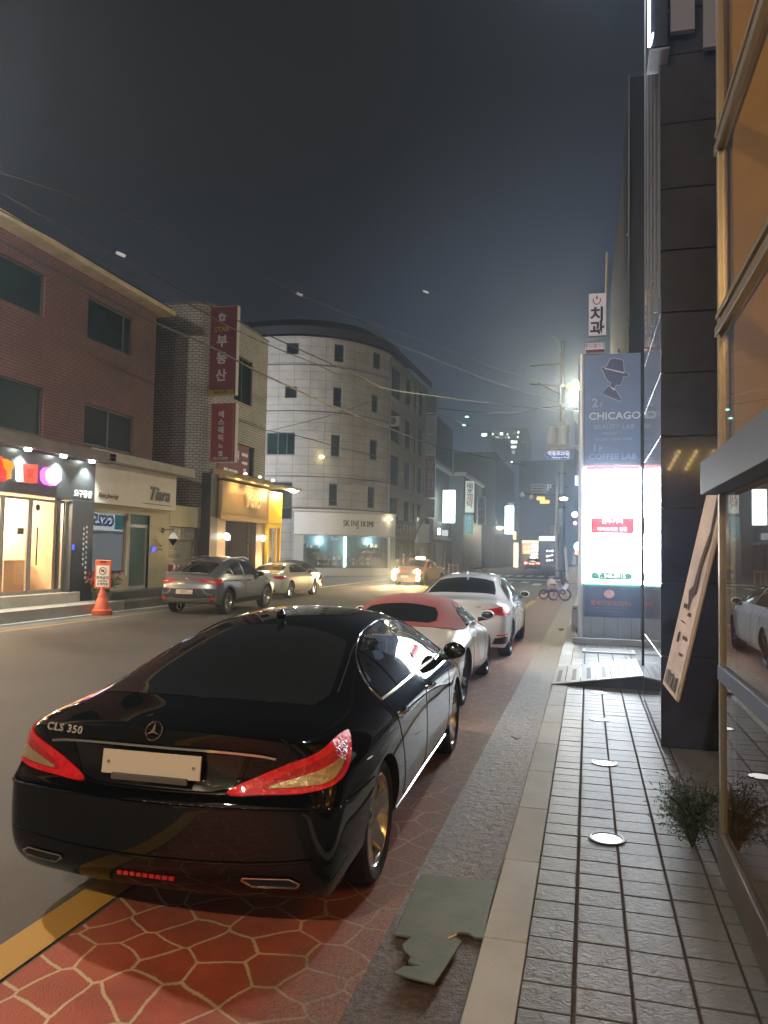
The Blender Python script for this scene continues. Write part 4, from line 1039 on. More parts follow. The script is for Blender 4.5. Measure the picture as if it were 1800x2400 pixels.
# paving seam between lane and gutter, crosswalk, far markings
wht = mat('white_road_paint', (0.62, 0.62, 0.58), .6, var=.2, vscale=6)
mk = MB()
def gq(a, b, c, d, z=.012): mk.add([(*atZ(*q)[:2], z) for q in (a, b, c, d)], [(0, 1, 2, 3)])
mk.add([(-9.5, 56.2, .010), (-1.8, 56.2, .010), (-1.8, 58.6, .010), (-9.5, 58.6, .010)], [(0, 1, 2, 3)])
for i in range(8): mk.add([(-9 + i * .95, 47 + (i % 3) * 1.6, .010), (-8.5 + i * .95, 47 + (i % 3) * 1.6, .010), (-8.5 + i * .95, 50 + (i % 3) * 1.5, .010), (-9 + i * .95, 50 + (i % 3) * 1.5, .010)], [(0, 1, 2, 3)])
for i in range(9): mk.add([(-9.5 + i * .9, 64, .010), (-9.0 + i * .9, 64, .010), (-9.0 + i * .9, 69, .010), (-9.5 + i * .9, 69, .010)], [(0, 1, 2, 3)])
o = mk.build('road_marking', wht); o['kind'] = 'structure'
# manhole covers / dark asphalt joints on the far road
sheet('asphalt_repair', [(-8.5, 30), (-6.8, 30.3), (-6.7, 31.6), (-8.4, 31.4)], .004, mat('repair_asphalt', (.025, .024, .023), .7, bump=.5, bscale=120))

# uplights in the pavement
for i, (x, y, lb) in enumerate([(0.125, 5.22, 'round recessed uplight in the slate pavement, nearest the camera and largest'), (0.145, 7.08, 'second nearest recessed uplight in the slate pavement'), (0.13, 8.92, 'third nearest recessed uplight in the slate pavement'), (0.14, 10.65, 'farthest recessed uplight, just before the metal ramp')]):
    t = thing('ground_light', lb, 'ground light', (x, y, .042), 0, 'uplights let into the slate pavement')
    MB().lathe([(.112, 0), (.115, .006), (.105, .009), (.094, .006), (.094, -.004), (.112, -.004)], n=32, closed=True).build('ring', mat('dark_steel', (.03, .03, .03), .35, metal=.8), t, smooth=True)
    MB().lathe([(.0001, .004), (.07, .004), (.093, .002), (.093, -.002), (.0001, -.002)], n=32).build('lens', emis('uplight_lens', (1.0, 0.97, 0.88), 0.8), t, smooth=True)

# ---------------------------------------------------------------- right side: glass-fronted building
def glass_mat(name, tint=(0.9, 0.88, 0.85), ior=1.5, boost=1.6, base=0.03, rough=0.0):
    M = bpy.data.materials.new(name); M.use_nodes = True
    nt = M.node_tree; nt.nodes.clear(); N = nt.nodes
    o = N.new('ShaderNodeOutputMaterial'); mx_ = N.new('ShaderNodeMixShader'); t = N.new('ShaderNodeBsdfTransparent'); g = N.new('ShaderNodeBsdfGlossy')
    g.inputs['Roughness'].default_value = rough; g.inputs['Color'].default_value = (.95, .97, 1, 1); t.inputs[0].default_value = (*tint, 1)
    f = N.new('ShaderNodeFresnel'); f.inputs[0].default_value = ior
    ma = N.new('ShaderNodeMath'); ma.operation = 'MULTIPLY_ADD'; ma.use_clamp = True; ma.inputs[1].default_value = boost; ma.inputs[2].default_value = base
    nt.links.new(f.outputs[0], ma.inputs[0]); ge = N.new('ShaderNodeNewGeometry'); mb_ = N.new('ShaderNodeMath'); mb_.operation = 'MULTIPLY_ADD'; mb_.inputs[1].default_value = -1; mb_.inputs[2].default_value = 1
    m3 = N.new('ShaderNodeMath'); m3.operation = 'MULTIPLY'; nt.links.new(ge.outputs['Backfacing'], mb_.inputs[0]); nt.links.new(mb_.outputs[0], m3.inputs[0]); nt.links.new(ma.outputs[0], m3.inputs[1]); nt.links.new(m3.outputs[0], mx_.inputs[0]); nt.links.new(t.outputs[0], mx_.inputs[1]); nt.links.new(g.outputs[0], mx_.inputs[2]); nt.links.new(mx_.outputs[0], o.inputs[0])
    MATS[name] = M; return M
shop_glass = glass_mat('shop_glass', boost=1.3)
big_glass = glass_mat('facade_glass', tint=(.85, .74, .55), boost=1.0)
steel = mat('brushed_steel', (.075, .105, .165), .5, metal=.0, var=.1)
dark_stone = mat('black_polished_stone', (.045, .045, .062), .12, coat=.6, var=.2)
base_stone = mat('bronze_ledge', (.10, .085, .07), .35, metal=.3, var=.25)
XG = 0.76
gb = thing('glass_building', 'glass fronted building on the right with steel transoms and a warm lit room inside', 'building', (XG, 2, 0))
def gbp(name, mb, m_, parent=gb, **k):
    o = mb.build(name, m_, parent, **k)
    o.matrix_parent_inverse = Matrix.Translation((-XG, -2, 0)) if parent is gb else Matrix.Identity(4)
    return o
Y0, Y1 = -3.0, 4.95
gbp('ledge', MB().bx(XG - .02, XG + .30, Y0, Y1, .02, .26), base_stone, bevel=.01)
gbp('sill', MB().bx(XG - .015, XG + .12, Y0, Y1 + .01, 1.13, 1.22), steel, bevel=.006)
gbp('transom', MB().bx(XG - .10, XG + .05, Y0, Y1 + .06, 2.23, 2.43), steel, bevel=.006)
gbp('transom', MB().bx(XG - .02, XG + .05, Y0, Y1 + .03, 3.19, 3.25).bx(XG - .02, XG + .06, Y0, Y1, 3.29, 3.32), mat('bronze_transom', (.30, .26, .19), .35, metal=.6), bevel=.005)
gbp('transom', MB().bx(XG - .02, XG + .05, Y0, Y1 + .03, 4.32, 4.38).bx(XG - .02, XG + .06, Y0, Y1, 4.42, 4.45), MATS['bronze_transom'], bevel=.005)
gbp('corner_mullion', MB().bx(XG - .01, XG + .05, Y1 - .06, Y1, .26, 14), MATS['bronze_transom'], bevel=.004)
for a, b in ((.26, 1.13), (1.22, 2.23), (2.43, 3.17), (3.32, 4.30), (4.45, 9.0)):
    gbp('glass_pane', MB().bx(XG + .008, XG + .016, Y0, Y1 - .06, a, b), big_glass)
# end wall of glass, room inside
gbp('end_wall', MB().bx(XG + .06, 5.0, Y1 - .16, Y1 - .01, .10, 2.38), mat('dark_panelling', (.06, .055, .06), .4, var=.15))
gbp('end_wall', MB().bx(XG + .06, 5.0, Y1 - .16, Y1 - .01, 2.385, 9.0), mat('ochre_plaster', (.55, .49, .31), .75, var=.15, vscale=1.2))
fm = MB()
for z0, z1 in ((.3, 2.2), (3.5, 5.2), (5.7, 8.2)):
    for xa in (1.15, 2.35, 3.5): fm.bx(xa, xa + .08, Y1 - .24, Y1 - .17, z0, z1).bx(xa + .9, xa + .98, Y1 - .24, Y1 - .17, z0, z1).bx(xa + .08, xa + .9, Y1 - .24, Y1 - .17, z1 - .09, z1)
gbp('panel_frames', fm, mat('dark_ochre_frame', (.30, .17, .05), .5))
wall_in = mat('warm_plaster', (.50, .36, .20), .8, var=.12)
gbp('back_wall', MB().bx(4.8, 5.0, Y0, Y1, 0, 9.2), wall_in)
gbp('back_wall', MB().bx(XG + .3, 5.0, Y0 - .2, Y0, 0, 9.2), wall_in)
gbp('room_floor', MB().bx(XG + .30, 4.8, Y0, Y1 - .04, .10, .24), mat('dark_wood_floor', (.09, .055, .03), .35, var=.3, vscale=3))
gbp('ceiling', MB().bx(XG + .02, 5.0, Y0, Y1, 8.9, 9.1), wall_in)
gbp('upper_wall', MB().bx(XG + .0, 5.0, Y0, Y1, 9.1, 15), mat('upper_cladding', (.06, .06, .06), .5))
gbp('interior_column', MB().bx(1.7, 2.1, 3.2, 3.6, .24, 8.9).bx(1.7, 2.1, .6, 1.0, .24, 8.9), mat('ochre_column', (.42, .25, .08), .6))
# chandelier of globe bulbs
ch = thing('chandelier', 'chandelier of round amber bulbs hanging inside the glass building', 'lamp', (2.6, 2.6, 3.3))
bulb = emis('amber_bulb', (1.0, 0.62, 0.22), 9.0)
MB().tube([(0, 0, 5.6), (0, 0, .5)], .012).build('stem', black_trim, ch)
MB().lathe([(.55, 0), (.57, .02), (.55, .04), (.53, .02)], c=(0, 0, .45), n=32, closed=True).build('hoop', mat('brass', (.5, .35, .15), .3, metal=1), ch, smooth=True)
for k in range(14):
    a = k * 2.399; r_ = .18 + .42 * ((k * 5) % 14) / 14; z_ = .1 + .35 * ((k * 3) % 7) / 7
    g_ = MB(); g_.ball((r_ * math.cos(a), r_ * math.sin(a), z_), .055, n=12); g_.build('bulb', bulb, ch, smooth=True)
def point(loc, e, colr, r=.15, name='light'):
    l = bpy.data.lights.new(name, 'POINT'); l.energy = e; l.color = colr; l.shadow_soft_size = r
    o = bpy.data.objects.new(name, l); col.objects.link(o); o.location = loc; return o
point((2.6, 2.6, 3.4), 45, (1, .66, .28), .3, 'chandelier_light')
l = bpy.data.lights.new('wall_washer', 'SPOT'); l.energy = 800; l.color = (1, .78, .42); l.spot_size = R(150); l.spot_blend = .6; l.shadow_soft_size = .2
o = bpy.data.objects.new('wall_washer', l); col.objects.link(o); o.location = (1.9, 0.2, 5.0); o.rotation_euler = (R(98), 0, R(-8))

# black glazed pillar and polished wall beyond
pl = thing('black_wall', 'tall black polished wall with pillar face and fine joints beyond the glass building', 'wall', (.68, 7.85, 0))
w = MB(); zz = .04
hs = [.86, .70, .72, .70, .62, .60, .62, .62, .66, .7, .8, .9, 1.1, 1.3, 1.5, 1.5]
for h in hs:
    w.box((1.88, 9.0 - .0, zz + h / 2), (2.40, 2.28, h - .012)); zz += h
o = w.build('stone_cladding', dark_stone, pl, bevel=.006); o.location = (-.68, -7.85, 0)
w = MB().bx(.70, 3.0, 7.89, 10.1, .03, zz); o = w.build('wall_core', mat('joint_grey', (.10, .10, .11), .5), pl); o.location = (-.68, -7.85, 0)
w = MB()
for i in range(5): w.bx(.662, .674, 7.85 + i * .5, 7.87 + i * .5, 4.4, 14)
o = w.build('cladding_fin', mat('fin_grey', (.22, .23, .25), .4, metal=.5), pl); o.location = (-.68, -7.85, 0)
# recess floor + back
rb = MB().bx(2.6, 2.8, 4.95, 7.84, 0, 9)
tag(rb.build('recess_wall', mat('recess_dark', (.045, .035, .03), .5, var=.2)), 'dark wall at the back of the recess between the glass building and the black wall', 'wall')
# thin black post with stays
def px_tube(px, r, m_, name, label, cat):
    mb = MB().tube([atY(u, v, y) for u, v, y in px], r); return tag(mb.build(name, m_, smooth=True), label, cat)
t = thing('steel_post', 'slim black steel post with stays at the far corner of the black wall', 'post', (0, 0, 0))
MB().tube([atY(1512, 985, 10.35), atY(1508, 1560, 10.35)], .022).build('post', black_trim, t)
for q in (((1514, 1150, 10.35), (1548, 1118, 10.2)), ((1513, 1255, 10.35), (1548, 1243, 10.2)), ((1510, 1345, 10.35), (1547, 1368, 10.2))):
    MB().tube([atY(*a) for a in q], .009).build('stay', black_trim, t)
# poster board leaning in the recess
C_ = [atY(1559, 1603, 6.4), atY(1590, 1643, 6.05), atY(1692, 1210, 6.05), atY(1678, 1090, 6.4)]
pb = thing('poster_board', 'tall narrow poster board leaning askew before the black pillar', 'sign', (0, 0, 0))
poster = mat('poster_paper', (.60, .52, .49), .5, var=.3, vscale=3)
nrm = (C_[1] - C_[0]).cross(C_[3] - C_[0]).normalized()
MB().prism(C_, nrm * .02).build('board', poster, pb)
for a, b in ((0, 1), (0, 3), (1, 2)):
    MB().tube([C_[a], C_[b]], .012, n=6).build('edge_rail', mat('pale_wood', (.55, .42, .30), .5), pb)
e0 = C_[1] - C_[0]; e1 = C_[3] - C_[0]; en = -nrm if nrm.dot(EYE - C_[0]) < 0 else nrm
def pbp(s, t_, o=.006): return C_[0] + e0 * s + e1 * t_ + en * (o if en == nrm and False else o) + (nrm * .02 if nrm.dot(EYE - C_[0]) > 0 else Vector((0, 0, 0)))
ink = mat('poster_ink', (.05, .03, .03), .5)
def blot(pts, m_=ink, nm='print'): 
    MB().prism([pbp(*q) for q in pts], en * .002).build(nm, m_, pb)
blot([(.35, .44), (.55, .47), (.62, .60), (.80, .72), (.72, .86), (.80, .90), (.9, .80), (.92, .68), (.75, .55), (.80, .45), (.60, .42), (.58, .36)])
for (a, b, w_, h_) in ((.25, .36, .22, .025), (.6, .34, .18, .02), (.3, .30, .25, .008), (.62, .24, .25, .02), (.3, .21, .10, .05), (.62, .17, .2, .015)):
    blot([(a, b), (a + w_, b + .004), (a + w_, b + h_), (a, b + h_ * .8)])
for k in range(3): blot([(.12 + k * .27, .02), (.34 + k * .27, .02), (.34 + k * .27, .085), (.12 + k * .27, .075)], mat('poster_photo', (.10, .08, .075), .4, var=.5, vscale=14))

# three bulb clusters added in the recess to give the pillar its warm reflections
for k, lb in enumerate(('added slanted cluster of amber bulbs mirrored in the pillar, nearest the street', 'added slanted cluster of amber bulbs mirrored in the pillar, middle one', 'added slanted cluster of amber bulbs mirrored in the pillar, farthest inside')):
    bc = thing('added_bulb_cluster', lb, 'lamp', (1.02 + k * .21, 5.12, 3.0), 0, 'added bulb clusters mirrored in the pillar')
    for j in range(5): MB().ball((j * .030, 0, j * .055), .026, n=8).build('bulb', emis('added_recess_bulb', (1, .66, .22), 7), bc, smooth=True)
    MB().tube([(-.01, 0, -.02), (.13, 0, .24), (.13, 0, .9)], .006).build('rail', black_trim, bc)
# leafy shrub at the foot of the pillar
def leafy(name, c, rx, rz_, n, lw, ll, mats, label, cat, seed=1, up=.6, stems=12, group=None, z0=.05):
    rnd = random.Random(seed); t = thing(name, label, cat, c, 0, group)
    st = MB(); lf = MB()
    for i in range(stems):
        a = rnd.uniform(0, 2 * math.pi); rr = rnd.uniform(.2, 1) * rx; h = rnd.uniform(.5, 1) * rz_
        tip = Vector((math.cos(a) * rr, math.sin(a) * rr, h)); mid = tip * .5 + Vector((0, 0, h * .22))
        pts = catmull([(0, 0, 0), mid, tip], 5); st.tube(pts, [.008] * (len(pts) - 1) + [.003], n=5)
        for k in range(n // stems):
            p = pts[rnd.randrange(3, len(pts))] + Vector([rnd.gauss(0, .05) for _ in range(3)]); 
            d = Vector((rnd.gauss(0, 1), rnd.gauss(0, 1), rnd.gauss(up, .8))).normalized(); s_ = d.cross(Vector((rnd.gauss(0, 1), rnd.gauss(0, 1), rnd.gauss(0, 1)))).normalized()
            L_ = ll * rnd.uniform(.6, 1.3); W_ = lw * rnd.uniform(.7, 1.2); nn = d.cross(s_) * L_ * .15
            lf.cm = rnd.randrange(len(mats)); lf.add([p, p + d * L_ * .5 + s_ * W_ - nn, p + d * L_, p + d * L_ * .5 - s_ * W_ - nn, p + d * L_ * .5], [(0, 1, 4), (1, 2, 4), (2, 3, 4), (3, 0, 4)])
    st.build('stems', mat('twig', (.05, .04, .025), .8), t); lf.build('foliage', mats, t)
    return t
leafmats = [mat('leaf_a', (.035, .06, .03), .6), mat('leaf_b', (.05, .08, .04), .6), mat('leaf_c', (.03, .05, .025), .6)]
sh = leafy('shrub', (.64, 5.25, .04), .24, .38, 2600, .0032, .034, leafmats, 'low feathery green shrub at the foot of the glass building corner', 'shrub', 4, stems=24, up=.3)

# projecting lit sign high on the right
ps = thing('projecting_sign', 'sign box with a lit white edge, high on the right facade at the top', 'sign', (0, 0, 0))
blue_led = emis('blue_white_led', (0.55, 0.65, 1.0), 6.0)
yA, yB = 7.6, 8.2
a0 = atY(1521, 112, yA); x_ = a0.x
MB().bx(x_, x_ + .17, yA, yA + .45, a0.z, a0.z + 1.1).build('sign_box', mat('sign_box_dark', (.03, .03, .03), .4), ps, bevel=.01)
MB().bx(x_ - .012, x_ + .012, yA - .02, yA - .005, a0.z, a0.z + 1.1).build('lit_edge', blue_led, ps)
MB().tube([(x_ + .01, yA - .02, a0.z + .01), (x_ + .05, yA + .02, a0.z + .20)], .010).build('lit_edge', blue_led, ps)
b0 = atY(1572, 75, yA + .1); MB().bx(b0.x, b0.x + .22, yA + .1, yA + .16, b0.z, b0.z + .9).build('back_panel', mat('pale_panel', (.30, .30, .38), .5), ps)
b0 = atY(1660, 60, yA - .2); MB().bx(b0.x, b0.x + .28, yA + .12, yA + .18, b0.z, b0.z + .9).build('back_panel', MATS['pale_panel'], ps)
b0 = atY(1526, 114, yA); MB().bx(b0.x, b0.x + .17, yA + .0, yA + .35, b0.z - .02, b0.z - .004).build('bottom_panel', MATS['pale_panel'], ps)
MB().bx(.60, 1.3, yA + .2, yA + .26, a0.z + .5, a0.z + .56).build('bracket', black_trim, ps)

# ---------------------------------------------------------------- ramp, mat, sign tower
rt = thing('metal_ramp', 'striped aluminium threshold ramp across the pavement before the sign tower', 'ramp', (0, 0, 0))
alum = mat('worn_aluminium', (.26, .28, .31), .5, metal=.3, var=.15, vscale=8)
x0r, x1r = -.485, .735; ya, yb = 11.05, 12.75
zr_ = lambda x: .055 + (x - x0r) / (x1r - x0r) * .19
deck = MB(); 
deck.prism([(x0r, ya, zr_(x0r)), (x1r, ya + .0, zr_(x1r)), (x1r, ya, zr_(x1r) - .02), (x0r, ya, zr_(x0r) - .012)], (0, yb - ya, 0))
deck.build('deck', alum, rt, bevel=.004)
deck2 = MB().prism([(x1r, ya, zr_(x1r)), (x1r + .45, ya, .09), (x1r + .45, ya, .07), (x1r, ya, zr_(x1r) - .02)], (0, yb - ya, 0)); deck2.build('deck', alum, rt, bevel=.004)
n = 11
for i in range(n):
    xa = x0r + .06 + i * (x1r - x0r - .08) / n
    m_ = MB(); ww = .058
    m_.add([(xa, ya + .18, zr_(xa) + .003), (xa + ww, ya + .18, zr_(xa + ww) + .003), (xa + ww, yb - .45, zr_(xa + ww) + .003), (xa, yb - .45, zr_(xa) + .003),
            (xa, ya + .18, zr_(xa) + .0005), (xa + ww, ya + .18, zr_(xa + ww) + .0005), (xa + ww, yb - .45, zr_(xa + ww) + .0005), (xa, yb - .45, zr_(xa) + .0005)], [(0, 1, 2, 3), (4, 7, 6, 5), (0, 4, 5, 1), (1, 5, 6, 2), (2, 6, 7, 3), (3, 7, 4, 0)])
    if i % 2 == 0: m_.build('grip_strip', mat('dark_grip', (.035, .038, .042), .6), rt)
    else: MB().tube([(xa + .02, ya + .01, zr_(xa) + .004), (xa + .02, yb - .02, zr_(xa) + .004)], .006, n=6).build('seam_bead', chrome, rt)
MB().prism([(x0r + .02, ya + .02, .045), (x1r, ya + .02, .045), (x1r, ya + .02, zr_(x1r) - .025)], (0, .03, 0)).build('shaded_side_plate', mat('ramp_shadow', (.04, .04, .045), .6), rt)  # near face coloured dark for the shade under the ramp
# mat
a, b = atZ(1374, 1532, .05), atZ(1485, 1508, .05)
dm = MB().box((.38, 15.2, .055), (.95, .55, .03)); dmo = dm.build('door_mat', mat('mat_frame', (.45, .47, .5), .4, metal=.6), bevel=.008); tag(dmo, 'rectangular metal framed grate mat at the foot of the sign tower', 'mat')
MB().bx(-.04, .80, 15.0, 15.4, .0715, .076).build('mat_infill', mat('mat_infill', (.20, .21, .22), .7), dmo)
st_ = MB().bx(-.30, 1.25, 16.3, 16.42, .04, .17); tag(st_.build('stone_step', mat('step_stone', (.28, .29, .31), .6, var=.15), bevel=.01), 'low stone step between the grate mat and the sign tower', 'step')

YT = 16.75
tw = thing('sign_tower', 'tall free-standing sign tower with a glowing white light box in its middle', 'sign tower', (.47, YT, 0))
def twp(name, mb, m_, **k):
    o = mb.build(name, m_, tw, **k); o.location = (-.47, -YT, 0); return o
glare_slate = mat('glare_slate_panel', (.19, .275, .46), .45, var=.08)  # blue glare around the light box put into this slate colour
xl, xr_ = -.10, 1.05
twp('frame', MB().bx(xl, xr_, YT, YT + .42, .05, 6.12), mat('tower_body', (.20, .22, .26), .4, metal=.3))
twp('corner_post', MB().tube([(xl - .03, YT + .07, .05), (xl - .03, YT + .07, 6.16)], .075, n=20), mat('satin_white_metal', (.55, .60, .66), .3, metal=.3), smooth=True)
twp('upper_panel', MB().bx(xl + .03, xr_, YT - .012, YT - .002, 3.83, 6.12), glare_slate)
LB = emis('light_box', (0.86, 0.94, 1.0), 20.0)
def lightbox(parent, mm, x0, x1, z0, z1, y, d=.03): return MB().bx(x0, x1, y - d, y - .002, z0, z1)
twp('light_box', MB().bx(xl + .03, xr_, YT - .030, YT - .002, 1.27, 3.70), LB)
twp('side_light_box', MB().bx(xr_ + .002, xr_ + .016, YT + .03, YT + .40, 1.27, 3.70), LB)
twp('red_rule', MB().bx(xl + .04, xr_, YT - .034, YT - .031, 3.66, 3.735), emis('red_glow', (1.0, .13, .15), 1.6))
twp('green_rule', MB().bx(xl + .03, xr_, YT - .034, YT - .002, 1.225, 1.268), emis('green_glow', (.03, .35, .17), .9))
twp('red_panel', MB().bx(.06, .92, YT - .040, YT - .031, 2.32, 2.65), emis('red_panel_glow', (1.0, .03, .05), 0.5))
pill = []
for k in range(13): a_ = math.pi / 2 + math.pi * k / 12; pill.append((.13 + math.cos(a_) * .075, 0, 1.43 + math.sin(a_) * .075))
for k in range(13): a_ = -math.pi / 2 + math.pi * k / 12; pill.append((.82 + math.cos(a_) * .075, 0, 1.43 + math.sin(a_) * .075))
twp('green_panel', MB().prism([(p[0], YT - .040, p[2]) for p in pill], (0, .009, 0)), emis('green_panel_glow', (.01, .30, .13), .4))
def twt(s, size, x, z, m_, yy=-.044, **k):
    o = text(s, size, frame3((x, YT + yy, z), (1, 0, 0), (0, -1, 0)), m_, tw, **k); o.location = (-.47, -YT, 0); return o
LW = emis('white_letter_glow', (1, 1, 1), 1.2)
twt('원두커피', .12, .49, 2.565, LW, bold=.001, depth=.004); twt('테이크아웃 전문', .09, .49, 2.405, LW, bold=.001, depth=.004)
twt('T. 546-8915', .115, .48, 1.43, LW, bold=.001, depth=.006)
fnt = emis('faint_print', (.93, .86, .78), 0.9)
twt('합격기원', .15, .40, 3.12, emis('faint_print2', (.85, .92, .95), 1.0), yy=-.033, depth=.003); twt('상담환영', .15, .44, 2.88, MATS['faint_print2'], yy=-.033, depth=.003)
twp('lower_panel', MB().bx(xl + .03, xr_, YT - .025, YT - .002, .58, 1.21), mat('navy_panel', (.05, .065, .13), .35, var=.1))
twp('cladding', MB().bx(xl, xr_, YT - .012, YT - .002, .05, .57), mat('tower_metal', (.30, .33, .38), .38, metal=.4, var=.1))
seams = MB()
for k in range(4): seams.bx(.06 + k * .27, .066 + k * .27, YT - .015, YT - .0125, .06, .56)
twp('cladding_seam', seams, black_trim)
lg = MB().ball((.43, YT - .03, 1.06), .10, n=20, sc=(1.05, .08, .9)); twp('round_logo', lg, mat('pink_logo', (.75, .42, .40), .4, var=.4, vscale=12), smooth=True)
twt('헵제이뷰티끄(주)', .115, .46, .86, mat('pink_letter', (.55, .16, .15), .5), yy=-.028, bold=.002)
twt('헤어 · 메이크업 · 피부관리 · 네일', .045, .46, .765, mat('dim_letter', (.30, .25, .30), .5), yy=-.028); twt('서울 강남구 논현동 학동로20길', .04, .46, .70, MATS['dim_letter'], yy=-.028)
letter = mat('steel_letter', (.75, .80, .88), .4, metal=.3); letter_d = mat('steel_letter_dim', (.46, .54, .68), .4)
twt('2', .26, .13, 5.07, letter_d, yy=-.022, depth=.02, bold=.006); twt('F', .17, .27, 5.03, letter_d, yy=-.022, depth=.02)
twt('CHICAGO', .215, .53, 4.79, letter, yy=-.022, depth=.02, bold=.003, sx=1.06); twt('BEAUTY LAB', .13, .52, 4.56, letter_d, yy=-.022, depth=.02, sx=1.12)
twt('PREMIUM', .07, .42, 4.42, letter_d, yy=-.018, depth=.01); twt('VEGAN', .08, .26, 4.30, letter_d, yy=-.018, depth=.01); twt('SKIN CARE', .08, .68, 4.30, letter_d, yy=-.018, depth=.01, sx=1.05)
twt('1', .20, .13, 4.12, letter_d, yy=-.022, depth=.02); twt('F', .15, .25, 4.09, letter_d, yy=-.022, depth=.02)
twt('COFFEE LAB', .16, .49, 3.93, letter_d, yy=-.022, depth=.02, sx=1.1)
# man in a felt hat, cut from dark sheet with a pale rim
def tpx(u, v): q = atY(u, v, YT - .02); return (q.x, q.z)
S_ = 4.81
def hz(a, b): return (1340 + a / S_, 640 + b / S_)
hat = [(470, 958), (430, 970), (395, 1040), (375, 1062), (330, 1060), (330, 1085), (352, 1110), (375, 1170), (410, 1222), (440, 1232), (435, 1262), (408, 1268), (335, 1362), (560, 1452), (545, 1390), (485, 1300), (500, 1262), (545, 1270), (560, 1240), (582, 1205), (575, 1170), (625, 1170), (648, 1152), (632, 1128), (592, 1112), (582, 985), (530, 968)]
sil = [tpx(*hz(a, b)) for a, b in hat]
twp('hat_man_silhouette', MB().prism([(x, YT - .024, z) for x, z in sil], (0, .010, 0)), mat('silhouette_dark', (.10, .13, .24), .5))
twp('silhouette_rim', MB().tube([(x, YT - .022, z) for x, z in sil + sil[:1]], .0065, n=6, cap=False), letter, smooth=True)
bnd = [tpx(*hz(a, b)) for a, b in ((372, 1068), (595, 1120), (592, 1134), (368, 1080))]
twp('hat_band', MB().prism([(x, YT - .030, z) for x, z in bnd], (0, .005, 0)), letter)
bnd = [tpx(*hz(a, b)) for a, b in ((415, 1268), (486, 1305), (476, 1330), (440, 1290))]
twp('collar', MB().prism([(x, YT - .030, z) for x, z in bnd], (0, .005, 0)), letter)
for dx, e_ in ((0, 26),): pass

# dark building beyond the tower, dental sign
db = MB().bx(.95, 9, 19.5, 36, 0, 13.8)
dbo = db.build('dark_building', mat('dark_brown_cladding', (.030, .028, .030), .6, var=.1)); tag(dbo, 'tall dark windowless building side rising behind the sign tower', 'building')
dbl = MB().bx(.93, .955, 19.4, 19.49, 7.5, 13.8).build('corner_strip', mat('pale_strip', (.3, .33, .36), .4), dbo)
for (u, v) in ((1470, 752), (1449, 822), (1472, 550)):
    p_ = atY(u, v, 19.4); d_ = MB().ball(p_, .045, n=12); tag(d_.build('dome_camera', mat('camera_dome', (.5, .52, .55), .15, metal=.4), smooth=True), {752: 'small round dome camera on the dark building, middle one of the three', 822: 'small round dome camera just above the hat logo', 550: 'small round dome camera highest on the dark building'}[v], 'camera', 'dome cameras on the dark building')
def hang_sign(u0, v0, u1, v1, y, name, label, face, depth=.16, rim=None, bracket=None, lit=None):
    a, b = atY(u0, v0, y), atY(u1, v1, y); t = thing(name, label, 'sign', (a.x, y, b.z))
    x1, z1 = b.x - a.x, a.z - b.z
    MB().bx(0, x1, 0, depth, 0, z1).build('box', rim or mat('sign_rim', (.62, .61, .57), .5, var=.1), t, bevel=.01)
    MB().bx(.02, x1 - .02, -.012, -.002, .02, z1 - .02).build('face', face, t)
    if bracket: 
        for k in (.15, .85): MB().bx(-bracket, 0, depth * .4, depth * .6, z1 * k - .02, z1 * k + .02).build('bracket', black_trim, t)
    return t, x1, z1
def stext(t, s, size, x, z, m_, **k):
    return text(s, size, frame3((x, -.016, z), (1, 0, 0), (0, -1, 0)), m_, t, **k)
dark_letter = mat('dark_letter', (.03, .035, .06), .5)
t, w_, h_ = hang_sign(1380, 688, 1422, 786, 18.6, 'hanging_sign', 'pale dental clinic sign hanging high above the sign tower', mat('pale_pink_face', (.55, .50, .50), .6, var=.15, emit=(.9, .85, 1), es=.09), depth=.12)  # small emission added to the face so that it reads pale
for k, c_ in enumerate('치과'): stext(t, c_, .36, w_ * .47, h_ * (.48 - .32 * k), dark_letter, bold=.012)
e_ = MB().tube([(w_ * .28 + math.cos(a) * 0, 0, 0) for a in (0,)] + [(w_ * .25, -.014, h_ * .86), (w_ * .28, -.014, h_ * .78), (w_ * .45, -.014, h_ * .73), (w_ * .62, -.014, h_ * .78), (w_ * .65, -.014, h_ * .86)], .012, n=6) if False else MB().tube(catmull([(w_ * .25, -.016, h_ * .87), (w_ * .28, -.016, h_ * .78), (w_ * .45, -.016, h_ * .73), (w_ * .62, -.016, h_ * .78), (w_ * .65, -.016, h_ * .87)], 5), .012, n=6)
e_.build('tooth_logo', mat('logo_red', (.40, .10, .09), .5), t)
MB().prism([(w_ * .45, -.016, h_ * .96), (w_ * .38, -.016, h_ * .88), (w_ * .45, -.016, h_ * .84), (w_ * .52, -.016, h_ * .88)], (0, .003, 0)).build('logo_drop', MATS['logo_red'], t)
t, w_, h_ = hang_sign(1371, 804, 1419, 828, 18.3, 'hanging_sign', 'small two-tone banner sign between the dental sign and the tower', MATS['pale_pink_face'], depth=.1)
stext(t, '메디컬스킨', .11, w_ * .5, h_ * .68, mat('maroon_letter', (.2, .03, .04), .5)); MB().bx(.02, w_ - .02, -.02, -.014, .02, h_ * .36).build('lower_band', MATS['maroon_letter'], t)
MB().tube([atY(1423, 590, 18.8), atY(1421, 690, 18.8)], .05, n=8); tag(MB().tube([atY(1423, 592, 18.8), atY(1421, 692, 18.8)], .035, n=8).build('light_tube', mat('pale_tube', (.55, .52, .42), .5)), 'pale vertical tube standing above the dental sign', 'pipe')

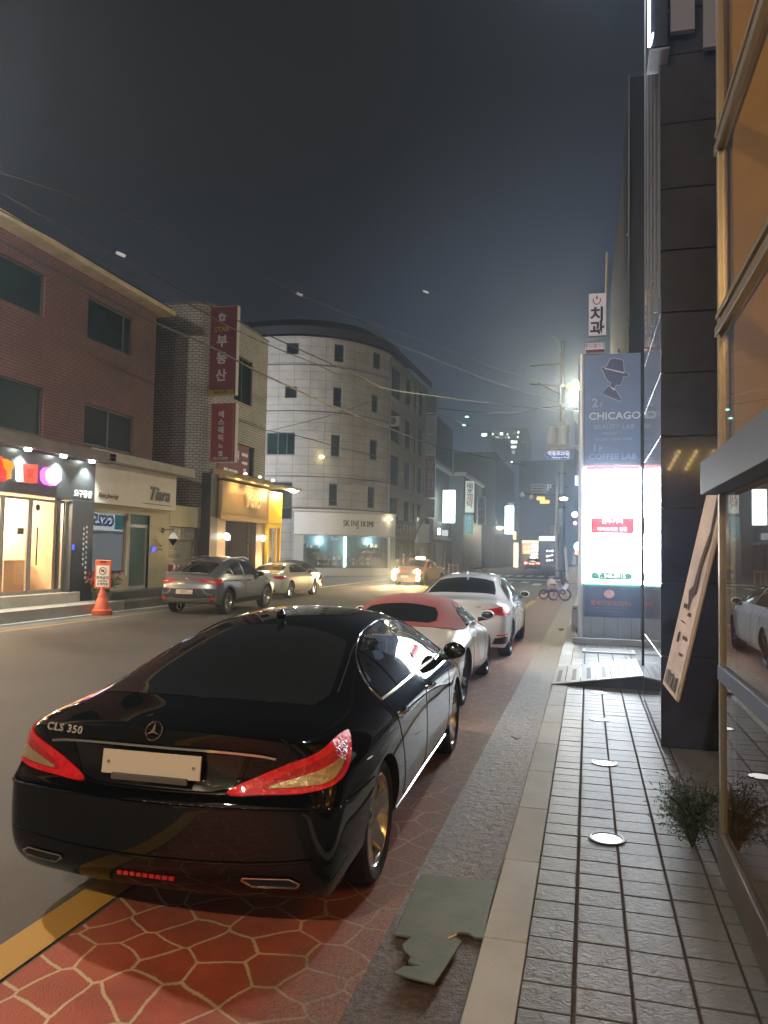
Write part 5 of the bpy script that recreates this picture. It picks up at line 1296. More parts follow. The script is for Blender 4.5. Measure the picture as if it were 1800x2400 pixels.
# convenience store across, seen mirrored in the shop windows opposite
cs = thing('convenience_store', 'convenience store on the right side with a lit sign, seen mirrored in the windows opposite', 'shop', (1.4, 42, 0))
MB().bx(.2, 7, -4, 4.2, 0, 5.0).build('wall', mat('store_wall', (.25, .25, .25), .7, var=.1), cs)
MB().bx(0, .19, -3.6, 3.6, 2.9, 4.1).build('fascia', emis('store_fascia', (.9, 1, 1), 1.6), cs)
MB().bx(.02, .19, -3.4, 3.4, .3, 2.7).build('shop_window', emis('store_interior', (.85, .95, 1), .5), cs)
text('GS25', 1.0, frame3((-.02, .9, 3.5), (0, -1, 0), (-1, 0, 0)), emis('blue_letters', (.02, .12, .45), .5), cs, bold=.03, depth=.03)
MB().bx(-.03, -.002, 2.1, 3.3, 3.0, 4.0).build('logo_panel', emis('teal_panel', (.02, .35, .35), .8), cs)
# lamp bodies out of frame: street lamps that light the place
def street_lamp(x, y, h, dx, power, colr, label, group='street lamps', r=.12):
    t = thing('street_lamp', label, 'street lamp', (x, y, 0), 0, group)
    MB().tube(catmull([(0, 0, 0), (0, 0, h * .6), (0, 0, h - .6), (dx * .3, 0, h), (dx, 0, h + .1)], 6), [.08] * 12 + [.05] * 13, n=10).build('pole', mat('galvanised', (.30, .31, .32), .5, metal=.5), t, smooth=True)
    MB().box((dx, 0, h + .08), (.55, .26, .12)).build('lamp_head', MATS['galvanised'], t, bevel=.03)
    MB().ball((dx, 0, h + .0), .11, n=14, sc=(1.6, 1, .45)).build('lamp_lens', emis('lamp_lens_%d' % round(h * 10), colr, 18.0), t, smooth=True)
    p_ = point((x + dx, y, h - .12), power, colr, r, 'lamp_light'); return t
# ---------------------------------------------------------------- left side of the street
XF = -14.2
brick = brick_mat('red_brick', (.140, .040, .028), (.100, .030, .022), (.17, .125, .11), .23, .085, ms=.012)
tile = brick_mat('grey_split_tile', (.47, .465, .45), (.41, .405, .39), (.10, .095, .09), .26, .105, ms=.014, bump=.7, mottled=.15)
stonepanel = brick_mat('pale_stone_panel', (.37, .355, .325), (.34, .325, .295), (.12, .115, .11), 1.15, .62, ms=.016, offset=0.0, bump=.3, mottled=.18)
win_frame = mat('dark_window_frame', (.045, .047, .05), .5); win_frame_l = mat('pale_window_frame', (.32, .32, .31), .5)
win_glass = mat('dark_green_glass', (.008, .026, .023), rough=.05, spec=.25, coat=0.0, var=.5, vscale=.7)
win_glass2 = mat('dark_glass', (.010, .012, .016), rough=.05, spec=.25)
curt = mat('pale_curtain', (.16, .17, .15), .9)
left_map = plane_map((XF, 0, 0), (0, 1, 0), (-1, 0, 0))
def ly(u, x=XF, v=1100): return atX(u, v, x).y
# podium and steps
o = MB().bx(-40, -13.1, -8, 19.9, -.02, .29).build('left_pavement', mat('pale_podium', (.30, .28, .25), .6, var=.2, vscale=1.2, bump=.2, bscale=40), bevel=.01); o['kind'] = 'structure'
o = MB().bx(-40, -13.1, 19.91, 36.5, -.02, .26).build('left_pavement', mat('dark_podium', (.12, .11, .095), .6, var=.3, vscale=1.2, bump=.2, bscale=40), bevel=.01); o['kind'] = 'structure'
o = MB().bx(-13.1, -12.9, -8, 50, -.02, .02).build('left_kerb', granite, bevel=.005); o['kind'] = 'structure'

bb = thing('brick_building', 'red brick three-storey building with a cream eave at the left edge', 'building', (0, 0, 0))
wins = [(12.6, 17.36, 7.98, 9.15), (19.2, 21.52, 7.96, 9.22), (12.6, 17.5, 4.78, 6.10), (19.22, 21.74, 4.84, 6.05), (4, 9.5, 7.98, 9.15), (4, 9.5, 4.78, 6.1)]
w = MB(); facade(w, left_map, (-2, 22.85), (4.3, 9.78), wins, .16, flip=True)
w.build('front_wall', brick, bb)
w = MB(); facade(w, plane_map((XF, 22.85, 0), (-1, 0, 0), (0, -1, 0)), (0, 9), (0, 9.78), [], .1, flip=True); w.build('side_wall', brick, bb)
for i, h in enumerate(wins):
    window(left_map, *h, bb, win_frame, win_glass if i != 3 else mat('matte_dark_glass', (.012, .024, .022), .7, spec=.1), split=(.5,) if i != 1 else (.82,), curtain=None)  # one pane made matte to keep the lamp's reflection out
MB().prism([(XF + .46, -2, 9.82), (XF + .46, -2, 9.98), (XF - .5, -2, 10.05), (XF - .5, -2, 9.79)], (0, 25.3, 0)).build('eave', mat('cream_eave', (.62, .52, .34), .6, var=.25, vscale=1.5), bb, bevel=.02)
MB().add([(XF + .45, -2, 10.02), (XF + .45, 23.1, 10.02), (XF - 3.5, 21, 11.6), (XF - 3.5, -2, 11.6), (XF - 9, 23.1, 10.02), (XF - 9, -2, 10.02)], [(0, 1, 2, 3), (1, 4, 2), (3, 2, 4, 5)]).build('roof', mat('dark_roof_tile', (.03, .032, .036), .7, bump=.5, bscale=12), bb)
q = MB(); q.bx(XF + .01, XF + .025, 15.4, 22.85, 4.32, 4.42); q.build('floor_band', mat('band_grey', (.13, .10, .09), .7), bb)

# shop with lit letters
cf = thing('lit_letter_shop', 'shop with colourful glowing shapes on a dark sign and warm lit glass doors', 'shop', (0, 0, 0))
darkpanel = mat('charcoal_panel', (.045, .050, .056), .35, var=.06)
MB().bx(XF - .1, XF + .28, -2, 19.44, 3.16, 4.28).build('sign_panel', darkpanel, cf, bevel=.01)
MB().bx(XF - .1, XF + .62, -2, 19.95, 4.31, 4.62).build('canopy', mat('brown_canopy', (.14, .115, .09), .6, var=.3, vscale=1.3), cf, bevel=.02)
for yy in (11.4, 13.2, 14.8, 16.35, 17.72, 18.95):
    f = MB().lathe([(.0001, 0), (.075, 0), (.09, .03), (.06, .10), (.0001, .10)], c=(XF + .50, yy, 4.24), n=16).build('spotlight', emis('cold_spot', (.95, 1, .92), 16), cf, smooth=True)
    l = bpy.data.lights.new('spot_light', 'SPOT'); l.energy = 130; l.color = (.9, 1, .92); l.spot_size = R(105); l.spot_blend = .7; l.shadow_soft_size = .05
    o = bpy.data.objects.new('spot_light', l); col.objects.link(o); o.location = (XF + .50, yy, 4.20); o.rotation_euler = (0, R(14), 0)
def solid(poly_yz, x0, d, m_, parent, name, bev=.01): 
    return MB().prism([(x0, y, z) for y, z in poly_yz], (d, 0, 0)).build(name, m_, parent, bevel=bev)
def ring_poly(yc, zc, w_, h_, t_, n=1): return None
redl = emis('red_letter_glow', (1, .06, .035), .45); yell = emis('yellow_letter_glow', (1, .36, .01), .5); whl = emis('white_side_glow', (1, .85, .85), 1.2); pinkl = emis('pink_glow', (1, .72, .98), 2.6); magl = emis('magenta_rim_glow', (1, .10, .75), 1.6); orl = emis('orange_letter_glow', (1, .12, .06), .4)
xs_ = XF + .29
def pz(pts): return [(atX(u, v, xs_ + .2).y, atX(u, v, xs_ + .2).z) for u, v in pts]
def r2(a, b): return (a / 3.687, 1000 + b / 3.687)
# red arch letter, yellow stroke
solid(pz([r2(-20, 300), r2(15, 290), r2(30, 310), r2(45, 360), r2(75, 400), r2(75, 460), r2(40, 475), r2(40, 440), r2(10, 400), r2(-20, 400)]), xs_, .18, redl, cf, 'glowing_letter')
solid(pz([r2(20, 275), r2(60, 280), r2(118, 315), r2(118, 355), r2(95, 375), r2(95, 450), r2(62, 455), r2(65, 370), r2(88, 350), r2(88, 330), r2(50, 305), r2(20, 295)]), xs_, .22, yell, cf, 'glowing_letter')
sq = [pz([r2(*a)])[0] for a in ((200, 322), (330, 325), (325, 490), (205, 478))]; sqi = [pz([r2(*a)])[0] for a in ((240, 362), (298, 365), (295, 445), (242, 440))]
mbq = MB()
for i in range(4):
    j = (i + 1) % 4
    mbq.prism([(xs_, *sq[i]), (xs_, *sq[j]), (xs_, *sqi[j]), (xs_, *sqi[i])], (.2, 0, 0))
mbq.build('glowing_letter', orl, cf)
solid(pz([r2(190, 330), r2(203, 322), r2(207, 478), r2(192, 460)]), xs_, .19, whl, cf, 'glowing_letter')
hexa = pz([r2(400, 385), r2(425, 355), r2(490, 350), r2(545, 385), r2(542, 465), r2(490, 512), r2(430, 495), r2(402, 460)])
solid(hexa, xs_, .16, magl, cf, 'glowing_letter')
cy_ = sum(p[0] for p in hexa) / 8; cz_ = sum(p[1] for p in hexa) / 8
solid([(cy_ + (a - cy_) * .90, cz_ + (b - cz_) * .90) for a, b in hexa], xs_ + .161, .02, pinkl, cf, 'glowing_letter')
for (ys,) in ((15.3,), (14.0,)):
    solid([(ys - .25, 3.55), (ys + .25, 3.55), (ys + .25, 4.0), (ys - .25, 4.0)], xs_, .18, redl, cf, 'glowing_letter')
def ltext(parent, s, size, y, z, m_, x=XF, **k):
    return text(s, size, frame3((x, y, z), (0, 1, 0), (1, 0, 0)), m_, parent, **k)
white_letter = mat('white_letter', (.75, .75, .72), .5, emit=(1, 1, 1), es=.15)
ltext(cf, '요구동상', .22, 18.9, 3.33, white_letter, x=XF + .29, bold=.008)
# doors: frames, warm room
room = thing('lit_room', 'warm lit shop interior behind the glass doors at the left edge', 'room', (0, 0, 0))
warm = emis('warm_wall_glow', (1.0, .56, .20), .70)
wr_ = mat('warm_room_wall', (.78, .62, .44), .7, var=.1)
MB().bx(-18.5, -18.3, 9, 18.4, .58, 3.2).bx(-18.3, XF - .2, 18.32, 18.44, .58, 3.2).build('back_wall', wr_, room)
MB().bx(-18.5, XF - .1, 9, 18.4, .50, .58).build('floor', mat('pale_floor', (.5, .42, .3), .5), room); MB().bx(-18.5, XF - .1, 9, 18.4, 3.18, 3.26).build('ceiling', wr_, room)
for yy in (13.0, 16.0, 17.6):
    MB().lathe([(.0001, 0), (.11, 0), (.11, .03), (.0001, .03)], c=(-16.2, yy, 3.14), n=16).build('downlight', emis('warm_down', (1, .66, .3), 12), room)
    point((-16.2, yy, 2.95), 200, (1, .78, .52), .15, 'room_light')
MB().bx(-15.6, -15.1, 17.3, 18.1, .58, 1.45).build('counter', mat('pale_counter', (.7, .55, .38), .6), room, bevel=.02)
MB().bx(-18.28, -18.2, 16.3, 16.9, 1.9, 2.3).build('picture', mat('dark_picture', (.08, .06, .04), .4), room)
silver = mat('silver_door_frame', (.42, .42, .40), .35, metal=.6)
ds = [12.2, 13.6, 15.0, 16.05, 17.05, 18.42]
dr = MB()
for k, (a, b) in enumerate(zip(ds[:-1], ds[1:])):
    d = thing('glass_door', ['outermost left glass door leaf of the warm lit shop', 'second glass door leaf from the left of the warm lit shop', 'middle glass door leaf of the warm lit shop', 'narrow glass door leaf left of the one with the black pull handle', 'glass door leaf with a long black pull handle'][k], 'door', (XF + .06, a, .58), 0, 'glass door leaves of the warm lit shop')
    H = 2.52; Wd = b - a - .02
    MB().bx(-.03, .03, .0, .07, 0, H).bx(-.03, .03, Wd - .07, Wd, 0, H).bx(-.03, .03, .07, Wd - .07, 0, .09).bx(-.03, .03, .07, Wd - .07, H - .07, H).build('frame', silver, d)
    MB().bx(-.005, .005, .07, Wd - .07, .09, H - .07).build('pane', shop_glass, d)
    if k == 4:
        MB().tube([(.09, .20, .75), (.09, .20, 1.75)], .018, n=8).tube([(.03, .20, 1.0), (.09, .20, 1.0)], .01).tube([(.03, .20, 1.55), (.09, .20, 1.55)], .01).build('pull_handle', black_trim, d, smooth=True)
        MB().lathe([(.0001, 0), (.09, 0), (.09, .004), (.0001, .004)], c=(.01, .28, 2.28), axis='x', n=20).build('round_sticker', mat('blue_sticker', (.03, .06, .16), .5), d)
    if k == 3: MB().bx(.006, .010, .55, .80, 1.55, 1.72).build('sticker', mat('olive_sticker', (.12, .10, .04), .5), d)
MB().bx(XF - .15, XF + .35, 12.0, 18.85, .29, .575).build('door_step', mat('cream_step', (.48, .45, .38), .5, var=.1), cf, bevel=.015)
MB().bx(XF - .2, XF + .30, 18.45, 19.42, .30, 3.155).build('pillar', darkpanel, cf, bevel=.01)
MB().bx(XF + .305, XF + .325, 18.47, 18.57, 1.75, 1.9).build('keypad', emis('blue_keypad', (.05, .12, 1), .6), cf)
vs_ = '오늘도 맛있는 요거트\n건강한 하루 되세요'
for k, ln in enumerate(('오늘도맛있는하루', '요거트아이스크림한컵더')):
    for j, c_ in enumerate(ln): ltext(cf, c_, .085, 18.98 + k * .13, 2.35 - j * .145 + k * .05, white_letter, x=XF + .302, bold=.002, depth=.003)

# Tiara shop
ts = thing('white_sign_shop', 'white fronted jewellery shop with black slanted lettering above a glass door', 'shop', (0, 0, 0))
white_pl = mat('white_plaster', (.74, .72, .66), .6, var=.06); cream_pl = mat('cream_plaster', (.55, .50, .33), .65, var=.08)
MB().bx(XF - .3, XF + .26, 19.46, 24.05, 3.14, 4.36).build('sign_board', white_pl, ts, bevel=.01)
MB().prism([(XF - .3, 19.6, 4.37), (XF + .62, 19.6, 4.37), (XF + .62, 19.6, 4.66), (XF - .3, 19.6, 4.85)], (0, 5.1, 0)).build('cap', mat('grey_white_cap', (.38, .36, .33), .6, var=.15), ts, bevel=.02)
ltext(ts, 'Tiara', .62, 22.95, 3.62, mat('black_letter', (.012, .012, .012), .4), x=XF + .27, shear=.35, bold=.012, depth=.03); MB().bx(XF + .262, XF + .275, 22.0, 23.75, 3.28, 3.30).build('underline', MATS['black_letter'], ts)
ltext(ts, 'Tiara Jewelry', .19, 20.1, 3.38, mat('copper_letter', (.25, .12, .08), .4, metal=.5), x=XF + .27, shear=.4, depth=.02)
w = MB(); facade(w, left_map, (19.44, 24.1), (.26, 3.14), [(19.62, 21.62, .95, 2.92), (21.72, 22.85, .50, 2.92)], .18, flip=True); w.build('wall', cream_pl, ts)
window(left_map, 19.62, 21.62, .95, 2.92, ts, silver, shop_glass, depth=.1, t=.06, name='shop_window')
window(left_map, 21.72, 22.85, .50, 2.60, ts, silver, mat('green_film_glass', (.10, .17, .12), .12, coat=.5), depth=.1, t=.10, name='glass_door')
MB().bx(XF - .12, XF - .06, 21.72, 22.85, 2.60, 2.92).build('transom_light', MATS['green_film_glass'], ts)
MB().bx(XF - .9, XF - .8, 19.5, 22.9, .6, 3.1).build('inner_wall', mat('shop_inner', (.30, .28, .24), .7), ts)
MB().bx(XF - .8, XF - .1, 19.6, 21.6, .85, .95).build('display_shelf', white_pl, ts)
MB().bx(XF - .05, XF + .55, 19.5, 24.1, .27, .50).build('door_step', mat('dark_step', (.10, .09, .075), .5, var=.2), ts, bevel=.01)
MB().bx(XF + .01, XF + .04, 22.98, 23.20, 1.72, 1.88).build('keypad', emis('blue_keypad2', (.04, .10, 1), .5), ts)
ltext(ts, 'Tiara', .11, 23.55, 1.93, MATS['black_letter'], x=XF + .005, depth=.004); ltext(ts, 'Jewelry', .11, 23.55, 1.80, MATS['black_letter'], x=XF + .005, depth=.004)
lm = thing('wall_lamp', 'black bracket lantern with a white glass shade on the cream wall', 'wall lamp', (XF, 23.7, 2.45))
MB().lathe([(.0001, 0), (.10, 0), (.08, .03), (.0001, .03)], c=(.0, 0, 0), axis='x', n=16).tube([(.02, 0, .02), (.40, 0, .05)], .016).tube([(.40, 0, .12), (.40, 0, -.06)], .014).build('bracket', black_trim, lm, smooth=True)
MB().lathe([(.03, -.06), (.13, -.20), (.15, -.26), (.15, -.30)], c=(.40, 0, 0), n=20).build('shade', mat('opal_glass', (.6, .6, .55), .2, emit=(1, .95, .8), es=.15), lm, smooth=True)
MB().lathe([(.155, -.28), (.155, -.33), (.06, -.44), (.02, -.50), (.0001, -.55)], c=(.40, 0, 0), n=20).build('finial', black_trim, lm, smooth=True)

# cone sign, flower pot
cn = thing('no_parking_stand', 'orange traffic stand with a no-parking board on top', 'traffic stand', (-12.78, 18.35, 0), R(12))
org = mat('orange_plastic', (.62, .115, .045), .45, bump=.1, bscale=30)
MB().lathe([(.26, 0), (.27, .02), (.27, .13), (.22, .16), (.175, .32), (.13, .46), (.12, .47), (.115, .52), (.085, .62), (.06, .68), (.06, .76), (.0001, .76)], n=28).build('base', org, cn, smooth=True)
bd = MB().box((0, 0, 1.10), (.46, .045, .78)).build('board', org, cn, bevel=.03)
MB().box((0, -.028, 1.05), (.36, .006, .58)).build('notice', mat('notice_white', (.72, .70, .64), .5), bd)
rg = MB().tube([(math.cos(a) * .095, -.034, 1.19 + math.sin(a) * .095) for a in [2 * math.pi * k / 24 for k in range(25)]], .011, n=6, cap=False).tube([(-.065, -.034, 1.255), (.065, -.034, 1.125)], .009, n=6)
rg.build('prohibition_ring', mat('dark_red_print', (.22, .04, .04), .5), bd, smooth=True)
MB().box((0, -.034, 1.19), (.10, .004, .035)).box((0, -.034, 1.215), (.06, .004, .03)).build('car_pictogram', MATS['black_letter'], bd)
text('주차금지', .095, frame3((0, -.034, 1.00), (1, 0, 0), (0, -1, 0)), MATS['black_letter'], bd, bold=.003, depth=.003); text('고객전용', .085, frame3((0, -.034, .83), (1, 0, 0), (0, -1, 0)), MATS['black_letter'], bd, bold=.002, depth=.003)
MB().box((0, -.034, .92), (.26, .003, .025)).build('print_line', MATS['dark_red_print'], bd)
MB().box((0, -.024, 1.44), (.18, .01, .035)).build('grip_slot', well_black, bd, bevel=.01)
fp = leafy('potted_flowers', (-13.55, 19.55, .45), .60, .62, 900, .030, .085, [leafmats[0], leafmats[1], mat('bright_leaf', (.16, .30, .05), .5)], 'pot of red geraniums beside the orange traffic stand', 'flowers', 9, stems=18, up=.2)
fl = MB(); rnd = random.Random(5)
for k in range(26):
    a = rnd.uniform(0, 6.28); r_ = rnd.uniform(.25, .72); c_ = Vector((math.cos(a) * r_ * .6, math.sin(a) * r_, rnd.uniform(.38, .68)))
    for j in range(9):
        d = Vector((rnd.gauss(0, 1), rnd.gauss(0, 1), rnd.gauss(0, 1))).normalized() * .055; s_ = d.orthogonal().normalized() * .025
        fl.add([c_ + d * .3, c_ + d + s_, c_ + d * 1.3, c_ + d - s_], [(0, 1, 2, 3)])
fl.build('blossoms', mat('red_petal', (.42, .02, .035), .6), fp)
MB().lathe([(.14, -.18), (.20, .02), (.22, .03), (.22, .06), (.19, .06), (.17, -.16), (.0001, -.16)], n=20).build('pot', mat('grey_pot', (.20, .21, .22), .5), fp, smooth=True)

# low cream lean-to with roller shutter
lt = thing('shuttered_kiosk', 'low cream kiosk with a roller shutter between the white shop and the grey building', 'kiosk', (0, 0, 0))
MB().bx(XF - .8, XF - .0, 24.12, 26.35, 2.62, 3.38).build('sign_box', mat('cream_sign', (.52, .48, .28), .6, var=.08), lt, bevel=.01)
MB().bx(XF - .6, XF - .08, 24.12, 26.35, 2.15, 2.60).build('patterned_band', mat('patterned_band', (.30, .26, .20), .4, var=.7, vscale=7), lt)
sh_ = MB()
for k in range(22): sh_.bx(XF - .22, XF - .17 + (k % 2) * .012, 24.3, 26.1, .28 + k * .085, .28 + (k + 1) * .085 - .006)
sh_.build('roller_shutter', mat('shutter_cream', (.40, .37, .28), .45, var=.08), lt)
MB().bx(XF - .3, XF - .1, 24.12, 24.3, .26, 2.15).bx(XF - .3, XF - .1, 26.1, 26.35, .26, 2.15).build('jambs', mat('jamb_grey', (.28, .26, .23), .6), lt)
MB().bx(XF - .16, XF - .145, 24.25, 25.55, .80, 1.25).build('red_banner', mat('red_banner', (.42, .05, .045), .6), lt)
ltext(lt, '광 고', .22, 24.9, 1.13, white_letter, x=XF - .143, depth=.003); ltext(lt, '임대문의', .20, 24.9, .92, white_letter, x=XF - .143, depth=.003); ltext(lt, '주 차 금 지', .16, 24.8, 1.55, MATS['black_letter'], x=XF - .155, depth=.003); ltext(lt, 'Parking', .2, 24.8, .62, MATS['dark_red_print'], x=XF - .155, depth=.003)

# grey tile building with rounded corner
gt = thing('grey_tile_building', 'grey split-tile building with a rounded corner and hanging red signs', 'building', (0, 0, 0))
yb0, yb1, HB = 26.4, 32.2, 11.35; rc = .75
segs = 4 - 0; L1 = 7.0; La = math.pi / 2 * rc
def gmap(s, z, d=0.0):
    # s: 0..L1 side face (towards +x), arc, then front going +y
    if s < L1: p = Vector((XF - rc - L1 + s, yb0, z)); n_ = Vector((0, 1, 0))
    elif s < L1 + La:
        a = (s - L1) / rc; c = Vector((XF - rc, yb0 + rc, z)); n_ = Vector((-math.sin(a), math.cos(a), 0)); p = c - n_ * rc
    else: p = Vector((XF, yb0 + rc + (s - L1 - La), z)); n_ = Vector((-1, 0, 0))
    return p + n_ * d
S1 = L1 + La + (yb1 - yb0 - rc)
def sy(y): return L1 + La + (y - yb0 - rc)
gw = []
a0_, a1_ = ly(549, v=900), ly(591, v=900); gw.append((sy(a0_), sy(a1_), 8.05, 10.0))
gw.append((sy(27.2), sy(27.75), 9.15, 9.75)); gw.append((sy(27.2), sy(27.75), 6.6, 7.25)); gw.append((sy(27.5), sy(31.0), 4.65, 6.3)); gw.append((L1 - 2.6, L1 - 2.1, 5.0, 6.2)); gw.append((sy(27.86), sy(30.72), .02, 3.0)); 
w = MB(); facade(w, gmap, (0, S1), (0, HB), gw, .14, step=.12); w.build('tiled_wall', tile, gt)
window(gmap, *gw[0], gt, win_frame, win_glass, split=(.5,))
window(gmap, *gw[1], gt, win_frame_l, win_glass2); window(gmap, *gw[2], gt, win_frame_l, win_glass2); window(gmap, *gw[4], gt, win_frame, win_glass2)
MB().add([gmap(0, HB, .02), gmap(S1, HB, .02), gmap(S1, HB, 6), (XF - 7, yb1, HB)] , [(0, 1, 2, 3)]).build('roof', MATS['dark_roof_tile'], gt)
MB().bx(XF - 8, XF - .2, yb1 - .02, yb1, 0, HB - .02).build('far_wall', tile, gt)
cp = MB(); pts = [gmap(S1 * k / 60, HB + .03, .03) for k in range(61)]; cp.tube(pts, .07, n=6); cp.build('coping', mat('coping_grey', (.2, .19, .17), .7), gt)
fr_ = window(gmap, gw[3][0], gw[3][1], gw[3][2], gw[3][3], gt, win_frame, win_glass2, split=(.35, .8))
bn = MB(); bn.bx(XF - .02, XF + .02, 27.55, 30.4, 4.75, 6.25); rbn = bn.build('red_window_banner', mat('wine_banner', (.20, .022, .028), .5), gt)
for s_, z_, k_, y_ in (('에스테틱', 5.75, .42, 28.7), ('피부관리', 5.85, .16, 30.0), ('바디케어', 5.5, .14, 30.0), ('경락', 5.2, .14, 30.0), ('문의 : 2515-2838', 5.05, .18, 28.7)): ltext(gt, s_, k_, y_, z_, white_letter, x=XF + .023, bold=.004, depth=.003)
# red hanging signs
wine = mat('wine_sign_face', (.145, .022, .036), .45)
t, w_, h_ = hang_sign(494, 720, 552, 925, 26.75, 'hanging_sign', 'tall wine red estate agent sign with a house mark and yellow foot', wine, depth=.22)
stext(t, 'STAR', .27, w_ * .44, h_ * .735, mat('mustard_letter', (.38, .28, .03), .5), bold=.006)
for k, c_ in enumerate('부동산'): stext(t, c_, .50, w_ * .46, h_ * (.60 - .193 * k), mat('grey_letter', (.50, .50, .54), .5), bold=.014)
MB().bx(.0, w_ - .06, -.020, -.013, .0, h_ * .062).build('yellow_strip', mat('mustard_strip', (.36, .30, .03), .5), t); stext(t, '545-3370', .15, w_ * .45, h_ * .031, MATS['black_letter'], bold=.004).location.y -= .006
hc = (w_ * .44, h_ * .875)
MB().prism([(hc[0] + a, -.016, hc[1] + b) for a, b in ((-.20, .04), (0, .22), (.20, .04), (.16, .02), (.13, .05), (.13, -.15), (-.13, -.15), (-.13, .05), (-.16, .02))], (0, .003, 0)).build('house_mark', MATS['grey_letter'], t)
stext(t, '★', .18, hc[0], hc[1] - .03, wine).location.y -= .004
t, w_, h_ = hang_sign(494, 945, 550, 1083, 26.75, 'hanging_sign', 'shorter red skin-care sign with a gold outline, under the estate agent sign', mat('red_sign_face', (.22, .026, .034), .45), depth=.22)
for k, c_ in enumerate('에스테틱노엘'): stext(t, c_, .27 if k < 4 else .21, w_ * .44, h_ * (.80 - .132 * k), MATS['grey_letter'], bold=.008)
stext(t, '02.515.2838', .125, w_ * .45, h_ * .065, MATS['grey_letter'], bold=.003)
MB().tube([(.06, -.016, .06), (w_ - .1, -.016, .06), (w_ - .1, -.016, h_ - .06), (.06, -.016, h_ - .06), (.06, -.016, .06)], .008, n=5, cap=False).build('gold_outline', mat('gold_line', (.35, .22, .06), .4), t)

# gold shop front
gs = thing('gold_shop_front', 'gold shop front with script lettering under a lit canopy', 'shop', (0, 0, 0))
gold = mat('gold_panel', (.46, .30, .12), .35, metal=.25, var=.05); yellow_pl = mat('yellow_panel', (.85, .55, .012), .5)
MB().bx(XF - .05, XF + .34, 26.45, 27.05, .26, 4.75).build('side_panel', mat('near_black_panel', (.03, .028, .03), .5), gs)
MB().bx(XF + .0, XF + .46, 27.06, 31.6, 3.12, 4.52).build('sign_board', gold, gs, bevel=.01)
fr = MB(); X_ = XF + .468
for a in ((27.12, 31.54, 4.44, 4.47), (27.12, 31.54, 3.28, 3.31), (27.12, 27.15, 3.31, 4.44), (31.51, 31.54, 3.31, 4.44)): fr.bx(X_ - .004, X_ + .012, *a)
fr.build('sign_frame', gold, gs)
MB().bx(XF + .0, XF + .50, 27.0, 31.7, 3.02, 3.11).build('lower_moulding', gold, gs, bevel=.01)
MB().prism([(XF + .05, 27.1, 4.58), (XF + .62, 27.1, 4.62), (XF + .62, 27.1, 4.68), (XF + .05, 27.1, 5.02)], (0, 5.4, 0)).build('canopy', mat('canopy_gold', (.50, .36, .16), .5), gs, bevel=.01)
MB().bx(XF + .60, XF + 1.25, 31.4, 33.6, 4.62, 4.72).build('canopy_wing', mat('grey_wing', (.3, .28, .22), .5), gs, bevel=.01)
for yy in (28.2, 29.6, 31.0):
    MB().lathe([(.0001, 0), (.06, 0), (.05, .05), (.0001, .05)], c=(XF + .92, yy, 4.86), n=14).build('spot_head', emis('warm_spot', (1, .9, .6), 14), gs, smooth=True)
    MB().tube([(XF + .4, yy, 4.8), (XF + .92, yy, 4.93)], .012).build('spot_arm', black_trim, gs)
    l = bpy.data.lights.new('spot_light', 'SPOT'); l.energy = 75; l.color = (1, .72, .36); l.spot_size = R(120); l.spot_blend = .8; l.shadow_soft_size = .04
    o = bpy.data.objects.new('spot_light', l); col.objects.link(o); o.location = (XF + .95, yy, 4.84); o.rotation_euler = (0, R(-18) * -1, 0)
ltext(gs, 'Ydio', .80, 29.75, 3.85, mat('gold_letter', (.75, .55, .25), .3, metal=.6, emit=(1, .7, .3), es=.15), x=XF + .56, shear=.3, bold=.012, depth=.06)
MB().bx(XF + .30, XF + .44, 31.72, 33.25, 3.05, 4.50).build('yellow_panel', yellow_pl, gs, bevel=.01)
MB().bx(XF + .0, XF + .42, 31.72, 31.86, .26, 3.04).bx(XF + .30, XF + .40, 32.72, 32.82, .26, 3.04).bx(XF + .30, XF + .42, 33.12, 33.24, .26, 3.04).bx(XF + .30, XF + .42, 31.87, 33.11, 2.84, 3.04).build('yellow_posts', yellow_pl, gs, bevel=.008)
MB().bx(XF - .0, XF + .04, 31.87, 33.1, .26, 2.83).build('yellow_back_panel', mat('mustard_back', (.40, .26, .05), .5), gs)
point((XF + .9, 33.4, 4.4), 90, (1, .78, .45), .08, 'wing_light')
MB().bx(XF + .85, XF + 1.1, 33.2, 33.4, 4.53, 4.60).build('wing_lamp', emis('wing_lamp', (1, .95, .8), 12), gs)
bz = mat('bronze_panelling', (.22, .15, .09), .4, metal=.2, var=.1)
MB().bx(XF - .1, XF + .30, 27.08, 27.85, .26, 3.0).build('pilaster', bz, gs, bevel=.01); MB().bx(XF - .1, XF + .30, 30.75, 31.70, .26, 3.0).build('pilaster', bz, gs, bevel=.01)
MB().bx(XF - 1.6, XF - 1.5, 27.5, 31.5, .26, 3.0).build('entrance_back', mat('entrance_back', (.05, .045, .05), .5), gs)
MB().bx(XF - 1.5, XF - .1, 30.6, 30.72, .26, 3.0).build('entrance_return', mat('tan_return', (.30, .20, .12), .6), gs)
MB().bx(XF - .35, XF - .30, 27.9, 29.5, .45, 2.9).build('display_window', shop_glass, gs)
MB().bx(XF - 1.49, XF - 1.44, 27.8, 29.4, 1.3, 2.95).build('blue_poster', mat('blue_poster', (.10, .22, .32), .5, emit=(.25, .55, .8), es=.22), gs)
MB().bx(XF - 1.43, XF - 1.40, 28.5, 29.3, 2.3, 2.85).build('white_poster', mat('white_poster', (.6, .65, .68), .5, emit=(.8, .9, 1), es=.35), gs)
mq = MB(); 
for yy in (28.1, 28.8): mq.lathe([(.20, .3), (.24, .9), (.16, 1.35), (.25, 1.62), (.10, 1.75), (.07, 1.85), (.0001, 1.86)], c=(XF - .9, yy, .35), n=14)
o = None
